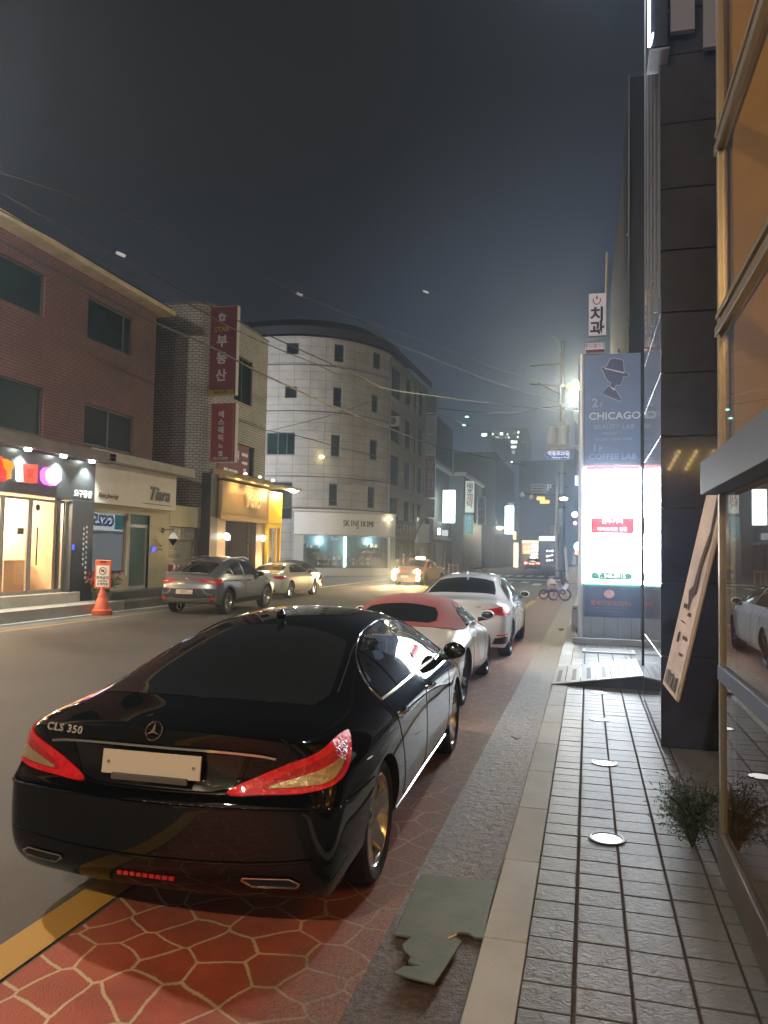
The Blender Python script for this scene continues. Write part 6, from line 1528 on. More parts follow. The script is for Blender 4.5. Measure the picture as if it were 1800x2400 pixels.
for yy, cc, lb in ((28.1, (.62, .56, .50), 'pale dress form in the gold shop window, left one'), (28.85, (.40, .36, .33), 'darker dress form in the gold shop window, right one')):
    d_ = MB().lathe([(.22, .0), (.20, .5), (.24, .9), (.16, 1.25), (.25, 1.52), (.10, 1.68), (.06, 1.78), (.0001, 1.80)], c=(XF - .9, yy, .40), n=16).build('dress_form', mat('dress_%d' % int(yy * 10), cc, .8), smooth=True); tag(d_, lb, 'dress form')
for yy, lb in ((27.6, 'round bright lamp on the left pilaster of the gold shop'), (31.1, 'round bright lamp on the right pilaster of the gold shop')):
    gl = thing('globe_lamp', lb, 'wall lamp', (XF + .32, yy, 2.35), 0, 'globe lamps of the gold shop')
    MB().ball((.14, 0, 0), .13, n=16).build('globe', emis('globe_glow', (1, .93, .75), 7), gl, smooth=True)
    MB().tube([(0, 0, -.05), (.10, 0, -.16), (.14, 0, -.12)], .018).build('bracket', black_trim, gl); point((XF + .62, yy, 2.35), 9, (1, .85, .6), .13, 'globe_light')

# ---------------------------------------------------------------- corner building across the junction
path = catmull([(-31, 51.9, 0), (-24.5, 51.6, 0), (-22.2, 51.5, 0), (-20.2, 51.8, 0), (-18.2, 52.8, 0), (-16.6, 54.5, 0), (-15.5, 56.6, 0), (-15.15, 57.9, 0)], 8)
cum = [0]
for a, b in zip(path[:-1], path[1:]): cum.append(cum[-1] + (b - a).length)
SL = cum[-1]
def rmap(s, z, d=0.0):
    s = max(0, min(SL, s)); i = 0
    while i < len(cum) - 2 and cum[i + 1] < s: i += 1
    t_ = (s - cum[i]) / (cum[i + 1] - cum[i]); p = path[i].lerp(path[i + 1], t_)
    ta = path[max(i - 1, 0)]; tb = path[min(i + 2, len(path) - 1)]; tg = (tb - ta).normalized()
    n_ = Vector((-tg.y, tg.x, 0)); return Vector((p.x, p.y, z)) + n_ * d
def s_of(u):
    best = None
    for k in range(800):
        s = SL * k / 799; p = rmap(s, 6); d = p - EYE; zz_ = d.dot(FWD); uu = 900 + F_PX * d.dot(CX) / zz_
        if best is None or abs(uu - u) < best[0]: best = (abs(uu - u), s)
    return best[1]
def z_of(u, v): p = rmap(s_of(u), 0); return atY(u, v, p.y).z
def hole(u0, u1, v0, v1): return (s_of(u0), s_of(u1), min(z_of(u0, v1), z_of(u1, v1)), max(z_of(u0, v0), z_of(u0, v0)))
cb = thing('corner_building', 'pale stone four-storey building with a rounded corner across the junction', 'building', (0, 0, 0))
hp = [(663, 692, 804, 830), (777, 800, 806, 847), (869, 886, 824, 862), (662, 690, 906, 933), (776, 797, 907, 953), (867, 882, 922, 965), (622, 688, 1014, 1066), (773, 795, 1018, 1069), (865, 882, 1028, 1077), (622, 685, 1130, 1216), (771, 792, 1133, 1185), (862, 878, 1140, 1190)]
hs_ = [hole(*h) for h in hp]
HR = 17.45
w = MB(); facade(w, rmap, (0, SL), (0, HR), hs_, .22, step=.5); w.build('curved_wall', stonepanel, cb)
for i, h in enumerate(hs_): window(rmap, *h, cb, win_frame, win_glass if i in (6, 7, 9, 10) else win_glass2, t=.07, split=(.4, .72) if i == 6 else (), hsplit=(.25,) if i in (1, 2, 4, 5, 7, 8, 10, 11) else ())
dn = rmap(SL, 0); fe = Vector((-14.85, 71.0, 0))
sd = (fe - dn); SD = sd.length; sd.normalize(); smap = plane_map(dn, sd, (-sd.y, sd.x, 0))
def s2(u):
    best = None
    for k in range(900):
        s = SD * k / 899; d = smap(s, 6) - EYE; uu = 900 + F_PX * d.dot(CX) / d.dot(FWD)
        if best is None or abs(uu - u) < best[0]: best = (abs(uu - u), s)
    return best[1]
def hole2(u0, u1, z0, z1): return (s2(u0), s2(u1), z0, z1)
h2 = []
for z0, z1 in ((14.3, 16.7), (10.7, 13.2), (7.2, 9.6), (3.9, 6.2)):
    for (u0, u1) in ((911, 935), (947, 960), (968, 973), (978, 988)): h2.append(hole2(u0, u1, z0, z1))
w = MB(); facade(w, smap, (0, SD), (0, HR), h2, .2, step=50); w.build('side_wall', stonepanel, cb)
for h in h2: window(smap, *h, cb, win_frame, win_glass2, t=.07, split=(.5,) if h[1] - h[0] > 1.5 else ())
# bands between storeys, dark cornice, mansard roof, drain pipe
for z in (15.35, 11.95, 7.0 + .2, 4.9):
    b_ = MB(); pts = [rmap(SL * k / 50, z, -.03) for k in range(51)]; b_.tube(pts, .05 if z > 8 else .035, n=5); b_.build('string_course', mat('dark_string', (.10, .095, .09), .7), cb)
allp = [rmap(SL * k / 50, HR, 0) for k in range(51)] + [smap(SD * k / 10, HR, 0) for k in range(1, 11)]
ctr = Vector((-24, 66, 0))
def inset(p, f, dz): q = p + (Vector((ctr.x, ctr.y, p.z)) - p) * f; return Vector((q.x, q.y, p.z + dz))
rfm = MB(); prof = [(-.045, 0), (-.045, .6), (0.0, .65), (.08, 1.6), (.14, 1.75)]
rings = [[inset(p, f, dz) for p in allp] for f, dz in prof]
n_ = len(allp); rfm.v = [q for r_ in rings for q in r_]
for i in range(len(prof) - 1):
    for k in range(n_ - 1): rfm.f.append([i * n_ + k, i * n_ + k + 1, (i + 1) * n_ + k + 1, (i + 1) * n_ + k]); rfm.mi.append(0)
rfm.f.append([(len(prof) - 1) * n_ + k for k in range(n_)]); rfm.mi.append(0)
rfm.build('mansard_roof', mat('slate_roof', (.02, .02, .024), .7, bump=.4, bscale=3), cb)
MB().tube([rmap(SL - .05, .3, -.14), rmap(SL - .05, HR - .3, -.14)], .08, n=8).build('drain_pipe', mat('pipe_grey', (.22, .22, .22), .5), cb, smooth=True)
MB().tube([atY(912, 1006, 59), atY(934, 1012, 59)], .05).build('balcony_rail', black_trim, cb)
ac = thing('air_conditioner', 'white air conditioner unit on the corner building side, third floor', 'air conditioner', atY(914, 998, 58.4))
MB().box((.3, 0, .35), (1.0, .5, .75)).build('casing', mat('ac_white', (.45, .45, .42), .5), ac, bevel=.04); MB().lathe([(.0001, 0), (.28, 0), (.28, .02), (.0001, .02)], c=(.3, -.27, .35), axis='y', n=20).build('fan_grille', mat('ac_dark', (.06, .06, .06), .5), ac)
yl = thing('small_wall_lamp', 'tiny yellow lamp on the corner building above the shop sign', 'wall lamp', rmap(s_of(750), z_of(750, 1072), -.35)); MB().ball((0, 0, 0), .16, n=12, sc=(1.3, 1, .7)).build('bulb', emis('small_yellow', (1, .75, .25), 6), yl, smooth=True); MB().tube([(0, .1, 0), (0, .36, .1)], .03).build('bracket', black_trim, yl)

# white cosmetic shop on the corner building's ground floor
sk = thing('white_cosmetics_shop', 'white fronted cosmetics shop with a cold lit display window under the rounded corner', 'shop', (0, 0, 0))
def kmap(s, z, d=0.0): return rmap(s, z, d - .75)
sA, sB = s_of(693), s_of(900)
w = MB(); facade(w, kmap, (sA, SL), (3.02, 4.62), [], .2, step=.4); w.build('sign_fascia', mat('gloss_white', (.76, .76, .76), .35), sk, smooth=True)
for z, r_ in ((4.70, .10), (3.0, .05)):
    b_ = MB(); b_.tube([kmap(sA - .1 + (SL - sA + .1) * k / 40, z, -.02) for k in range(41)], r_, n=8); b_.build('fascia_trim', mat('white_trim', (.55, .55, .53), .5), sk)
E_ = kmap(SL, 0); MB().add([E_ + Vector((0, 0, 3.02)), smap(1.2, 3.02, -.35), smap(1.2, 4.62, -.35), E_ + Vector((0, 0, 4.62))], [(0, 1, 2, 3)]).build('fascia_return', MATS['gloss_white'], sk)
sC, sD_ = s_of(714), s_of(896)
w = MB(); facade(w, kmap, (sA, SL), (.08, 3.0), [(sC, sD_, .62, 2.92)], .15, step=.4); w.build('shop_wall', mat('shop_white_wall', (.50, .50, .48), .5), sk, smooth=False)
w = MB(); facade(w, lambda s, z, d=0: kmap(s, z, d + .08), (sC, sD_), (.62, 2.92), [], .1, step=.4); w.build('display_pane', shop_glass, sk)
w = MB(); facade(w, lambda s, z, d=0: kmap(s, z, d + .70), (sC - .2, sD_ + .0), (.3, 3.0), [], .1, step=.4); w.build('display_back', mat('display_teal', (.10, .18, .20), .6, var=.2), sk)
shv = MB(); gds = {}
rnd = random.Random(2)
for (u0, u1, z) in ((716, 752, 2.05), (716, 752, 1.65), (845, 888, 2.15), (845, 888, 1.75), (845, 888, 1.35), (745, 870, 1.22), (745, 870, .84)):
    a, b = s_of(u0), s_of(u1); n = max(2, int((b - a) / .4))
    for k in range(n):
        s0_, s1_ = a + (b - a) * k / n, a + (b - a) * (k + 1) / n
        vs = [kmap(s, zz_, d) for s in (s0_, s1_) for zz_ in (z - .03, z) for d in (.40, .68)]
        shv.add(vs, [(0, 1, 3, 2), (4, 6, 7, 5), (0, 4, 5, 1), (2, 3, 7, 6), (0, 2, 6, 4), (1, 5, 7, 3)])
    s_ = a + .1
    while s_ < b - .1:
        g = MB(); ww = rnd.uniform(.09, .22); hh = rnd.uniform(.10, .30); p_ = kmap(s_, z, .52)
        if rnd.random() < .55: g.box((p_.x, p_.y, z + hh / 2), (ww, .12, hh), rz=rnd.uniform(-.3, .3))
        else: g.lathe([(ww * .35, 0), (ww * .36, hh * .7), (ww * .15, hh * .8), (ww * .15, hh), (.0001, hh)], c=(p_.x, p_.y, z), n=8)
        kx = rnd.randrange(4); gds.setdefault(kx, 0); o = g.build('product', [mat('prod_white', (.5, .52, .52), .4), mat('prod_grey', (.22, .25, .27), .4), mat('prod_dark', (.06, .07, .08), .4), mat('prod_tan', (.35, .25, .15), .4)][kx])
        tag(o, 'cosmetics boxes and jars standing on the display shelves of the white shop', 'product', 'products on the display shelves'); gds[kx] += 1
        s_ += ww + rnd.uniform(.03, .18)
shv.build('display_shelves', mat('shelf_grey', (.25, .28, .28), .4), sk)
lp_ = kmap(s_of(806), 0, .45); MB().tube([lp_ + Vector((0, 0, .7)), lp_ + Vector((0, 0, 2.9))], .10, n=8).build('light_column', emis('cold_column', (.65, 1, .97), 4.0), sk)
point(lp_ + Vector((-.6, -.1, 2.3)), 60, (.75, .97, 1), .15, 'display_light'); point(kmap(s_of(750), 2.6, .3), 40, (.75, .95, 1), .1, 'display_light'); point(kmap(s_of(865), 2.6, .3), 40, (.75, .95, 1), .1, 'display_light')
c_ = kmap(s_of(826), 3.85, -.02); c2 = kmap(s_of(826) + .5, 3.85, -.02)
s0_ = s_of(800)
for k, ch_ in enumerate('SKINJIKIMI'):
    ss = s_of(797) + k * (s_of(858) - s_of(797)) / 9; p_ = kmap(ss, 3.85, -.03); q_ = kmap(ss + .1, 3.85, -.03); tg = q_ - p_
    text(ch_, .62 if k not in (4,) else .70, frame3(p_, tg, Vector((tg.y, -tg.x, 0))), mat('plum_letter', (.10, .055, .06), .5), sk, name='lettering', depth=.04, sx=.85)
p_ = smap(.6, 3.95, -.37); text('피부지킴이', .26, frame3(E_ + Vector((.25, .45, 3.75)), sd, Vector((sd.y, -sd.x, 0))), MATS['plum_letter'], sk, depth=.02)
point(kmap(s_of(893), 4.35, -.5), 9, (1, .8, .5), .05, 'fascia_light'); 
MB().ball(kmap(s_of(893), 4.35, -.25), .07, n=10).build('fascia_lamp', emis('fascia_lamp', (1, .85, .6), 8), sk, smooth=True)
# dark side shop
ss_ = thing('dark_side_shop', 'closed dark shop with faded raised lettering beside the white cosmetics shop', 'shop', (0, 0, 0))
fd = smap(1.35, 0, -.3)
w = MB(); facade(w, lambda s, z, d=0: smap(s, z, d - .3), (1.3, 8.2), (2.95, 4.45), [], .1); w.build('fascia', mat('mosaic_fascia', (.14, .11, .10), .5, var=.6, vscale=2.5), ss_)
w = MB(); facade(w, lambda s, z, d=0: smap(s, z, d - .22), (.9, 8.2), (0, 2.93), [(1.8, 3.6, .1, 2.5), (4.1, 6.8, .1, 2.5)], .2); w.build('shop_wall', mat('rough_dark_wall', (.09, .075, .07), .7, var=.3), ss_)
for h in ((1.8, 3.6, .1, 2.5), (4.1, 6.8, .1, 2.5)): window(lambda s, z, d=0: smap(s, z, d - .22), *h, ss_, win_frame, win_glass2, t=.1, split=(.5,), name='door')
for k, ch_ in enumerate('COFFEE'): text(ch_, .95, frame3(smap(2.0 + k * 1.05, 3.75, -.33), sd, Vector((sd.y, -sd.x, 0))), mat('faded_letter', (.30, .27, .25), .5), ss_, depth=.06, bold=.01)
ws = thing('white_side_sign', 'white fascia block with a leaning pole at the end of the dark shop', 'shop', (0, 0, 0))
w = MB(); facade(w, lambda s, z, d=0: smap(s, z, d - .45), (8.3, 12.9), (2.75, 4.5), [], .1); w.build('fascia', mat('dull_white', (.42, .42, .42), .5), ws)
w = MB(); facade(w, lambda s, z, d=0: smap(s, z, d - .35), (8.3, 12.9), (0, 2.7), [(9.2, 10.4, 0, 2.2)], .3); w.build('shop_wall', mat('dull_white2', (.28, .27, .27), .6), ws)
MB().tube([atY(972, 1258, 63.5), atY(990, 1218, 63.5)], .09, n=6).build('leaning_pole', mat('dark_pole', (.12, .12, .12), .5), ws)
MB().add([smap(8.3, 2.75, -.45), smap(8.3, 2.75, -.2), smap(8.3, 4.5, -.2), smap(8.3, 4.5, -.45)], [(0, 1, 2, 3)]).build('fascia_end', MATS['dull_white'], ws)
# ---------------------------------------------------------------- signs and buildings beyond
def dull(name, c, **k): return mat(name, c, **{**dict(rough=.6, var=.15), **k})
bl2 = thing('dark_building', 'dark narrow building carrying a column of hanging signs beyond the corner building', 'building', (0, 0, 0))
MB().bx(-26, -14.6, 71.2, 84, 0, 15.5).build('wall', dull('dark_wall', (.08, .078, .078)), bl2)
MB().bx(-14.62, -13.9, 71.2, 84, 10.3, 10.6).build('canopy', dull('pale_canopy', (.35, .37, .36)), bl2)
Q = 70
for (u0, v0, u1, v1, nm_, lb, face, txt, sz) in (
    (998, 923, 1023, 968, 'hanging_sign', 'topmost dark blue sign in the column of signs beyond the corner building', dull('dim_blue_face', (.07, .11, .16)), '', .8),
    (999, 974, 1022, 1017, 'hanging_sign', 'upper grey sign, second from the top of the sign column', dull('dim_grey_face', (.20, .21, .20)), '', .8),
    (998, 1021, 1020, 1066, 'hanging_sign', 'lower grey sign, third in the sign column', MATS['dim_grey_face'], '', .8),
    (996, 1072, 1019, 1166, 'hanging_sign', 'long maroon sign with faint letters in the sign column', dull('dim_maroon_face', (.16, .035, .05)), '부동산', 1.0),
    (994, 1170, 1018, 1213, 'hanging_sign', 'pinkish grey sign at the foot of the sign column', dull('dim_pink_face', (.22, .18, .18)), '크', .8)):
    t, w_, h_ = hang_sign(u0, v0, u1, v1, Q, nm_, lb, face, depth=.3)
    for k, c_ in enumerate(txt): stext(t, c_, .85, w_ * .55, h_ * (.8 - .25 * k) if len(txt) > 1 else h_ * .7, dull('faint_letter', (.35, .25, .28)), depth=.02)
MB().tube([atY(1025, 922, Q), atY(1019, 1210, Q)], .05); tag(MB().tube([atY(1025, 922, Q), atY(1020, 1070, Q)], .05).build('sign_pole', MATS['pale_strip']), 'thin pole along the edge of the sign column', 'pole')
lw = thing('lit_sign', 'blank glowing white vertical sign with a beaded rim beyond the sign column', 'sign', (0, 0, 0))
a, b = atY(1039, 1149, 76), atY(1065, 1225, 76)
MB().bx(a.x, b.x, 76, 76.3, b.z, a.z).build('box', emis('green_white_sign', (.85, 1, .93), 4.0), lw, bevel=.02)
rb_ = MB()
for k in range(22):
    z = b.z + (a.z - b.z) * (k + .5) / 22
    for x in (a.x, b.x): rb_.ball((x, 75.95, z), .05, n=6)
rb_.build('beaded_rim', emis('bead_rim', (.6, .9, .6), 2.0), lw)
gb2 = thing('grey_building', 'low dark grey building with a white roof edge carrying the vertical laundry sign', 'building', (0, 0, 0))
c0, c1 = atY(1063, 1115, 82), atY(1093, 1115, 82)
MB().bx(-17.5, -13.0, 82, 97, 0, c0.z).build('wall', dull('grey_wall', (.13, .135, .14)), gb2)
MB().bx(-17.7, -12.7, 81.6, 97, c0.z, c0.z + .35).build('roof_edge', dull('white_edge', (.50, .52, .52)), gb2)
sr = thing('shop_row', 'row of small shops with shutters under the vertical signs, beyond the corner building', 'building', (0, 0, 0))
MB().bx(-20, -14.2, 71.5, 82, 0, 5.0).build('wall', dull('shop_wall2', (.12, .10, .09)), sr)
MB().bx(-14.2, -13.7, 72, 81.5, 3.1, 3.4).build('awning', dull('awning', (.28, .28, .27)), sr)
MB().bx(-14.19, -14.1, 73.2, 76.2, .1, 2.9).build('roller_shutter', dull('shutter_tan', (.30, .25, .20)), sr); MB().bx(-14.19, -14.1, 77.5, 80.8, .1, 2.9).build('roller_shutter', dull('shutter_tan2', (.20, .16, .13)), sr)
for (u0, v0, u1, v1, y, lb, col_, s_) in ((1010, 1238, 1031, 1253, 74, 'small glowing white box sign above the shops beyond the corner building', (1, .97, .85), 3.5), (1036, 1242, 1049, 1256, 75, 'small dim white box sign right of the glowing one', (.7, .8, .85), .35),
      (1072, 1272, 1087, 1300, 84, 'lit shop doorway with white goods far up the left side', (.75, 1, .9), 1.4), (1072, 1303, 1086, 1318, 84, 'small lit counter under the bright doorway far up the left side', (.6, .8, .85), .35)):
    a, b = atY(u0, v0, y), atY(u1, v1, y); o = MB().bx(a.x, b.x, y, y + .25, b.z, a.z).build('lit_sign', emis('lit_%d' % u0, col_, s_), bevel=.02); tag(o, lb, 'sign')
t, w_, h_ = hang_sign(1091, 1127, 1111, 1201, 80, 'hanging_sign', 'cream vertical laundry sign with dark and red letters', mat('cream_lit_face', (.45, .47, .40), .5, emit=(.9, 1, .85), es=.20), depth=.25)
for k, c_ in enumerate('백조세탁'): stext(t, c_, .80, w_ * .5, h_ * (.80 - .185 * k), dark_letter if k < 2 else mat('red_letter_flat', (.35, .05, .07), .5), bold=.02, depth=.02)
stext(t, '전문', .3, w_ * .5, h_ * .94, MATS['red_letter_flat'], depth=.02)
t, w_, h_ = hang_sign(1090, 1208, 1109, 1252, 80, 'hanging_sign', 'cyan vertical sign under the cream laundry sign', mat('cyan_lit_face', (.10, .26, .30), .5, emit=(.3, .9, 1), es=.10), depth=.25)
for k, c_ in enumerate('수선실'): stext(t, c_, .62, w_ * .5, h_ * (.80 - .28 * k), MATS['grey_letter'], bold=.01, depth=.02)
t, w_, h_ = hang_sign(1120, 1163, 1137, 1230, 92, 'hanging_sign', 'dim grey-lilac vertical sign right of the laundry sign', dull('lilac_face', (.24, .23, .27)), depth=.25)
for k, c_ in enumerate('음악학원'): stext(t, c_, .7, w_ * .5, h_ * (.85 - .23 * k), dark_letter, depth=.02)
bt = thing('lit_sign', 'bright cyan-white tall sign far up the street left of the red car', 'sign', (0, 0, 0))
a, b = atY(1184, 1186, 98), atY(1203, 1251, 98); MB().bx(a.x, b.x, 98, 98.4, b.z, a.z).build('box', emis('cyan_white_sign', (.75, 1, 1), 5.0), bt, bevel=.02)
a, b = atY(1190, 1178, 98), atY(1203, 1185, 98); MB().bx(a.x, b.x, 98, 98.4, b.z, a.z).build('cap', dull('pale_cap', (.4, .42, .4)), bt)
fl_ = thing('street_lamp', 'small warm lamp on a bracket far up the left side', 'street lamp', atY(1171, 1237, 96)); MB().ball((0, 0, 0), .28, n=10, sc=(1.6, 1, .7)).build('bulb', emis('warm_far', (1, .80, .42), 7), fl_, smooth=True); MB().tube([(0, .1, 0), (-.6, .3, 1.4)], .05).build('bracket', black_trim, fl_)
point(atY(1171, 1243, 95), 350, (1, .8, .5), .3, 'far_lamp_light')

# buildings closing the street
def block(x0, x1, y0, y1, h, c, label, wins=None, name='building', seed=1, lit=.0, st=(3.2, 3.4), face='front'):
    t = thing(name, label, 'building', (x0, y0, 0))
    MB().bx(0, x1 - x0, 0, y1 - y0, 0, h).build('wall', c, t)
    return t
dk = dull('night_wall', (.045, .047, .055)); dk2 = dull('night_wall2', (.065, .065, .07)); dk3 = dull('night_wall3', (.05, .045, .045))
block(-17, -11.6, 99, 125, 15, dk, 'dark building behind the bright cyan sign, left side of the street end')
block(-20, -12.8, 128, 150, 12, dk2, 'low dark building left of the lit shop at the end of the street')
t = block(-13.0, -2.0, 150.5, 168, 20, dk3, 'dark building above the lit shop front at the end of the street')
t = block(-1.9, 3, 112, 160, 26, dk, 'tall dark building on the right of the street end, behind the utility pole')
block(.4, 9, 50, 110, 14, dk2, 'dark row of buildings on the right side beyond the sign tower')
tb = thing('office_tower', 'distant office tower with a few lit windows on its top floors', 'office tower', (-23, 240, 0))
x0_, x1_ = atY(1150, 1100, 240).x, atY(1232, 1100, 240).x; zt = atY(1200, 1003, 240).z
MB().bx(x0_ + 23, x1_ + 23, 0, 25, 0, zt).build('wall', dull('tower_wall', (.05, .055, .065)), tb)
MB().bx(x0_ + 23 - 9, x0_ + 23 - .1, 3, 25, 0, zt - 7).build('lower_wing', MATS['tower_wall'], tb)
rnd = random.Random(8)
for k, (u, v, w_, h_) in enumerate([(1129, 1016, 12, 6), (1153, 1016, 4, 4), (1160, 1022, 12, 5), (1172, 1014, 6, 5), (1188, 1016, 3, 3), (1203, 1013, 6, 4), (1213, 1011, 4, 4), (1191, 1023, 3, 4), (1183, 1022, 3, 4), (1198, 1033, 14, 5), (1198, 1045, 12, 5), (1200, 1056, 7, 6), (1197, 1081, 4, 5), (1212, 1022, 3, 4), (1222, 1034, 4, 4)]):
    a, b = atY(u, v, 239.8), atY(u + w_, v + h_, 239.8)
    MB().bx(a.x + 23, b.x + 23, -.2, -.05, b.z, a.z).build('lit_window', emis('far_window_%d' % (k % 3), [(.85, 1, .85), (1, .95, .75), (.6, .8, .6)][k % 3], [3.5, 2.2, .6][k % 3]), tb)
for (u, v) in ((1088, 996), (1119, 1069), (1333, 942), (1094, 977)):
    a = atY(u, v, 200); t = MB().ball(a, .35, n=8, sc=(1.6, 1, .7)).build('aircraft_light', emis('green_tiny', (.4, 1, .75), 3)); tag(t, {1088: 'tiny green light hanging in the night sky above the signs', 1119: 'tiny greenish light low above the cream laundry sign', 1333: 'tiny turquoise light near the fanned cables', 1094: 'faint dim light above the tiny green one'}[u], 'light')
# lit shops at the street end
es = thing('lit_shop', 'lit yellow and orange shop front at the far end behind the red car', 'shop', (0, 0, 0))
a, b = atY(1224, 1268, 145), atY(1262, 1310, 145)
MB().bx(a.x, b.x, 145, 150, 0, a.z + .2).build('wall', dk3, es); MB().bx(a.x, b.x, 144.8, 144.95, a.z - .4, a.z + .1).build('fascia', emis('yellow_fascia', (1, .85, .45), 1.3), es)
xm = a.x + (b.x - a.x) * .53
MB().bx(a.x + .05, xm, 144.8, 144.95, a.z - 2.4, a.z - .55).build('red_posters', emis('red_poster_glow', (1, .25, .10), 1.0), es)
MB().bx(xm + .1, b.x - .05, 144.8, 144.95, .6, a.z - .6).build('goods_window', emis('goods_glow', (1, .92, .65), 1.4), es)
for k in range(10):
    MB().bx(xm + .15 + (k % 3) * .5, xm + .45 + (k % 3) * .5, 144.7, 144.78, .8 + (k // 3) * .65, 1.1 + (k // 3) * .65).build('goods', dk3, es)
for k in range(4): MB().bx(a.x + .3 + (k % 2) * .75, a.x + .8 + (k % 2) * .75, 144.7, 144.79, a.z - 2.2 + (k // 2) * .8, a.z - 1.7 + (k // 2) * .8).build('poster', emis('poster_glow', (1, .5, .3), 1.3), es)
point(((a.x + b.x) / 2, 142, 2.5), 500, (1, .75, .4), .5, 'end_shop_light')
e2 = thing('lit_shop', 'dark shop under a glowing blue-white canopy at the far end', 'shop', (0, 0, 0))
a, b = atY(1265, 1257, 140), atY(1303, 1310, 140)
MB().bx(a.x, b.x, 140.5, 149, 0, a.z).build('wall', dk, e2); MB().bx(a.x - .1, b.x + .1, 139.9, 140.4, a.z - .75, a.z).build('canopy', emis('canopy_glow', (.75, .92, 1), 2.2), e2)
rnd = random.Random(3)
for k in range(9): 
    x = a.x + 1.3 + (k % 3) * .45; MB().ball((x, 140.3, .8 + (k // 3) * .8 + rnd.uniform(0, .2)), rnd.uniform(.13, .24), n=8).build('round_goods', emis('round_goods', (1, .85, .75), 1.6), e2)
pl2 = thing('light_pillar', 'yellow lit pillar beside the bright cyan sign at the left of the street end', 'pillar', (0, 0, 0))
a, b = atY(1204, 1272, 110), atY(1214, 1311, 110); MB().bx(a.x, b.x, 110, 110.5, 0, a.z).build('pillar', emis('yellow_pillar', (1, .82, .45), 1.2), pl2)
a, b = atY(1203, 1246, 110), atY(1209, 1264, 110); MB().bx(a.x, b.x, 110, 110.5, b.z, a.z).build('upper_light', emis('yellow_pillar2', (1, .75, .25), 1.6), pl2)
# street-side clutter on the left beyond the taxi
brr = thing('barrier', 'low red and white barrier posts beside the taxi', 'barrier', (0, 0, 0))
for k, (u, lb) in enumerate(((1052, 'a'), (1061, 'b'), (1073, 'c'))):
    p_ = atY(u, 1338, 57); MB().tube([(p_.x, 57, 0), (p_.x, 57, 1.1)], .05, n=8).build('post', mat('post_red_white', (.5, .28, .25), .5), brr)
MB().tube([(atY(1050, 1338, 57).x, 57, .95), (atY(1075, 1338, 57).x, 57, .95)], .04).build('rail', MATS['post_red_white'], brr)
sc2 = thing('scooter', 'delivery scooter with a yellow box parked far up the left side', 'scooter', (0, 0, 0))
p_ = atY(1122, 1325, 78)
MB().lathe([(.22, -.06), (.28, -.05), (.28, .05), (.22, .06)], c=(p_.x - .6, 78, .28), axis='y', n=16, closed=True).build('wheel', rubber, sc2, smooth=True)
MB().lathe([(.22, -.06), (.28, -.05), (.28, .05), (.22, .06)], c=(p_.x + .6, 78, .28), axis='y', n=16, closed=True).build('wheel', rubber, sc2, smooth=True)
MB().tube([(p_.x - .6, 78, .3), (p_.x - .1, 78, .4), (p_.x + .4, 78, .45), (p_.x + .5, 78, 1.1)], [.12, .16, .12, .05], n=8).build('body', black_trim, sc2, smooth=True)
MB().box((p_.x - .4, 78, 1.05), (.9, .55, .5)).build('delivery_box', mat('yellow_box', (.40, .30, .06), .5), sc2, bevel=.03)

# ---------------------------------------------------------------- person behind the taxi
pm = thing('person', 'person in a pale jacket and dark cap walking behind the oncoming taxi', 'person', (0, 0, 0))
pc = atY(966, 1350, 52); px_, py_ = pc.x, 52.0
def skin_body(name, joints, edges, radii, m_, parent, loc):
    me = bpy.data.meshes.new(name); me.from_pydata(joints, edges, []); o = bpy.data.objects.new(name, me); col.objects.link(o)
    md = o.modifiers.new('s', 'SKIN'); me.skin_vertices[0].data[0].use_root = True
    for i, r_ in enumerate(radii): me.skin_vertices[0].data[i].radius = (r_, r_ * .85)
    s_ = o.modifiers.new('u', 'SUBSURF'); s_.levels = 1; s_.render_levels = 1
    m2 = evaluated(o); o.modifiers.clear(); o.data = m2; m2.materials.clear(); m2.materials.append(m_); m2.polygons.foreach_set('use_smooth', [True] * len(m2.polygons))
    o.parent = parent; o.location = loc; return o
J = [(0, 0, .95), (0, 0, 1.15), (0, 0, 1.38), (0, 0, 1.50), (0, -.01, 1.64), (.18, 0, 1.40), (.23, .04, 1.14), (.22, -.08, .92), (-.18, 0, 1.40), (-.23, -.03, 1.14), (-.22, .06, .92), (.09, 0, .88), (.11, -.12, .50), (.10, -.05, .10), (.10, -.18, .05), (-.09, 0, .88), (-.10, .10, .50), (-.10, .28, .12), (-.10, .18, .05)]
E_2 = [(0, 1), (1, 2), (2, 3), (3, 4), (2, 5), (5, 6), (6, 7), (2, 8), (8, 9), (9, 10), (0, 11), (11, 12), (12, 13), (13, 14), (0, 15), (15, 16), (16, 17), (17, 18)]
skin_body('body', J, E_2, [.15, .14, .16, .055, .095, .07, .045, .035, .07, .045, .035, .09, .06, .045, .04, .09, .06, .045, .04], mat('dark_trousers', (.05, .04, .04), .8), pm, (px_, py_, 0))
skin_body('jacket', [(0, 0, .90), (0, 0, 1.15), (0, 0, 1.38), (.19, 0, 1.41), (.24, .04, 1.14), (.23, -.07, .97), (-.19, 0, 1.41), (-.24, -.03, 1.14), (-.23, .05, .97), (0, 0, 1.47)], [(0, 1), (1, 2), (2, 3), (3, 4), (4, 5), (2, 6), (6, 7), (7, 8), (2, 9)], [.19, .18, .19, .085, .065, .055, .085, .065, .055, .07], mat('pale_jacket', (.36, .28, .22), .8), pm, (px_, py_, 0))
MB().ball((px_, py_ + .0, 1.69), .115, n=14, sc=(1, 1.1, .8)).box((px_, py_ - .13, 1.67), (.14, .10, .015)).build('cap', mat('dark_cap', (.03, .025, .03), .8), pm, smooth=True)
MB().ball((px_, py_ - .085, 1.62), .03, n=8).build('face', mat('skin_tone', (.38, .22, .15), .6), pm, smooth=True)

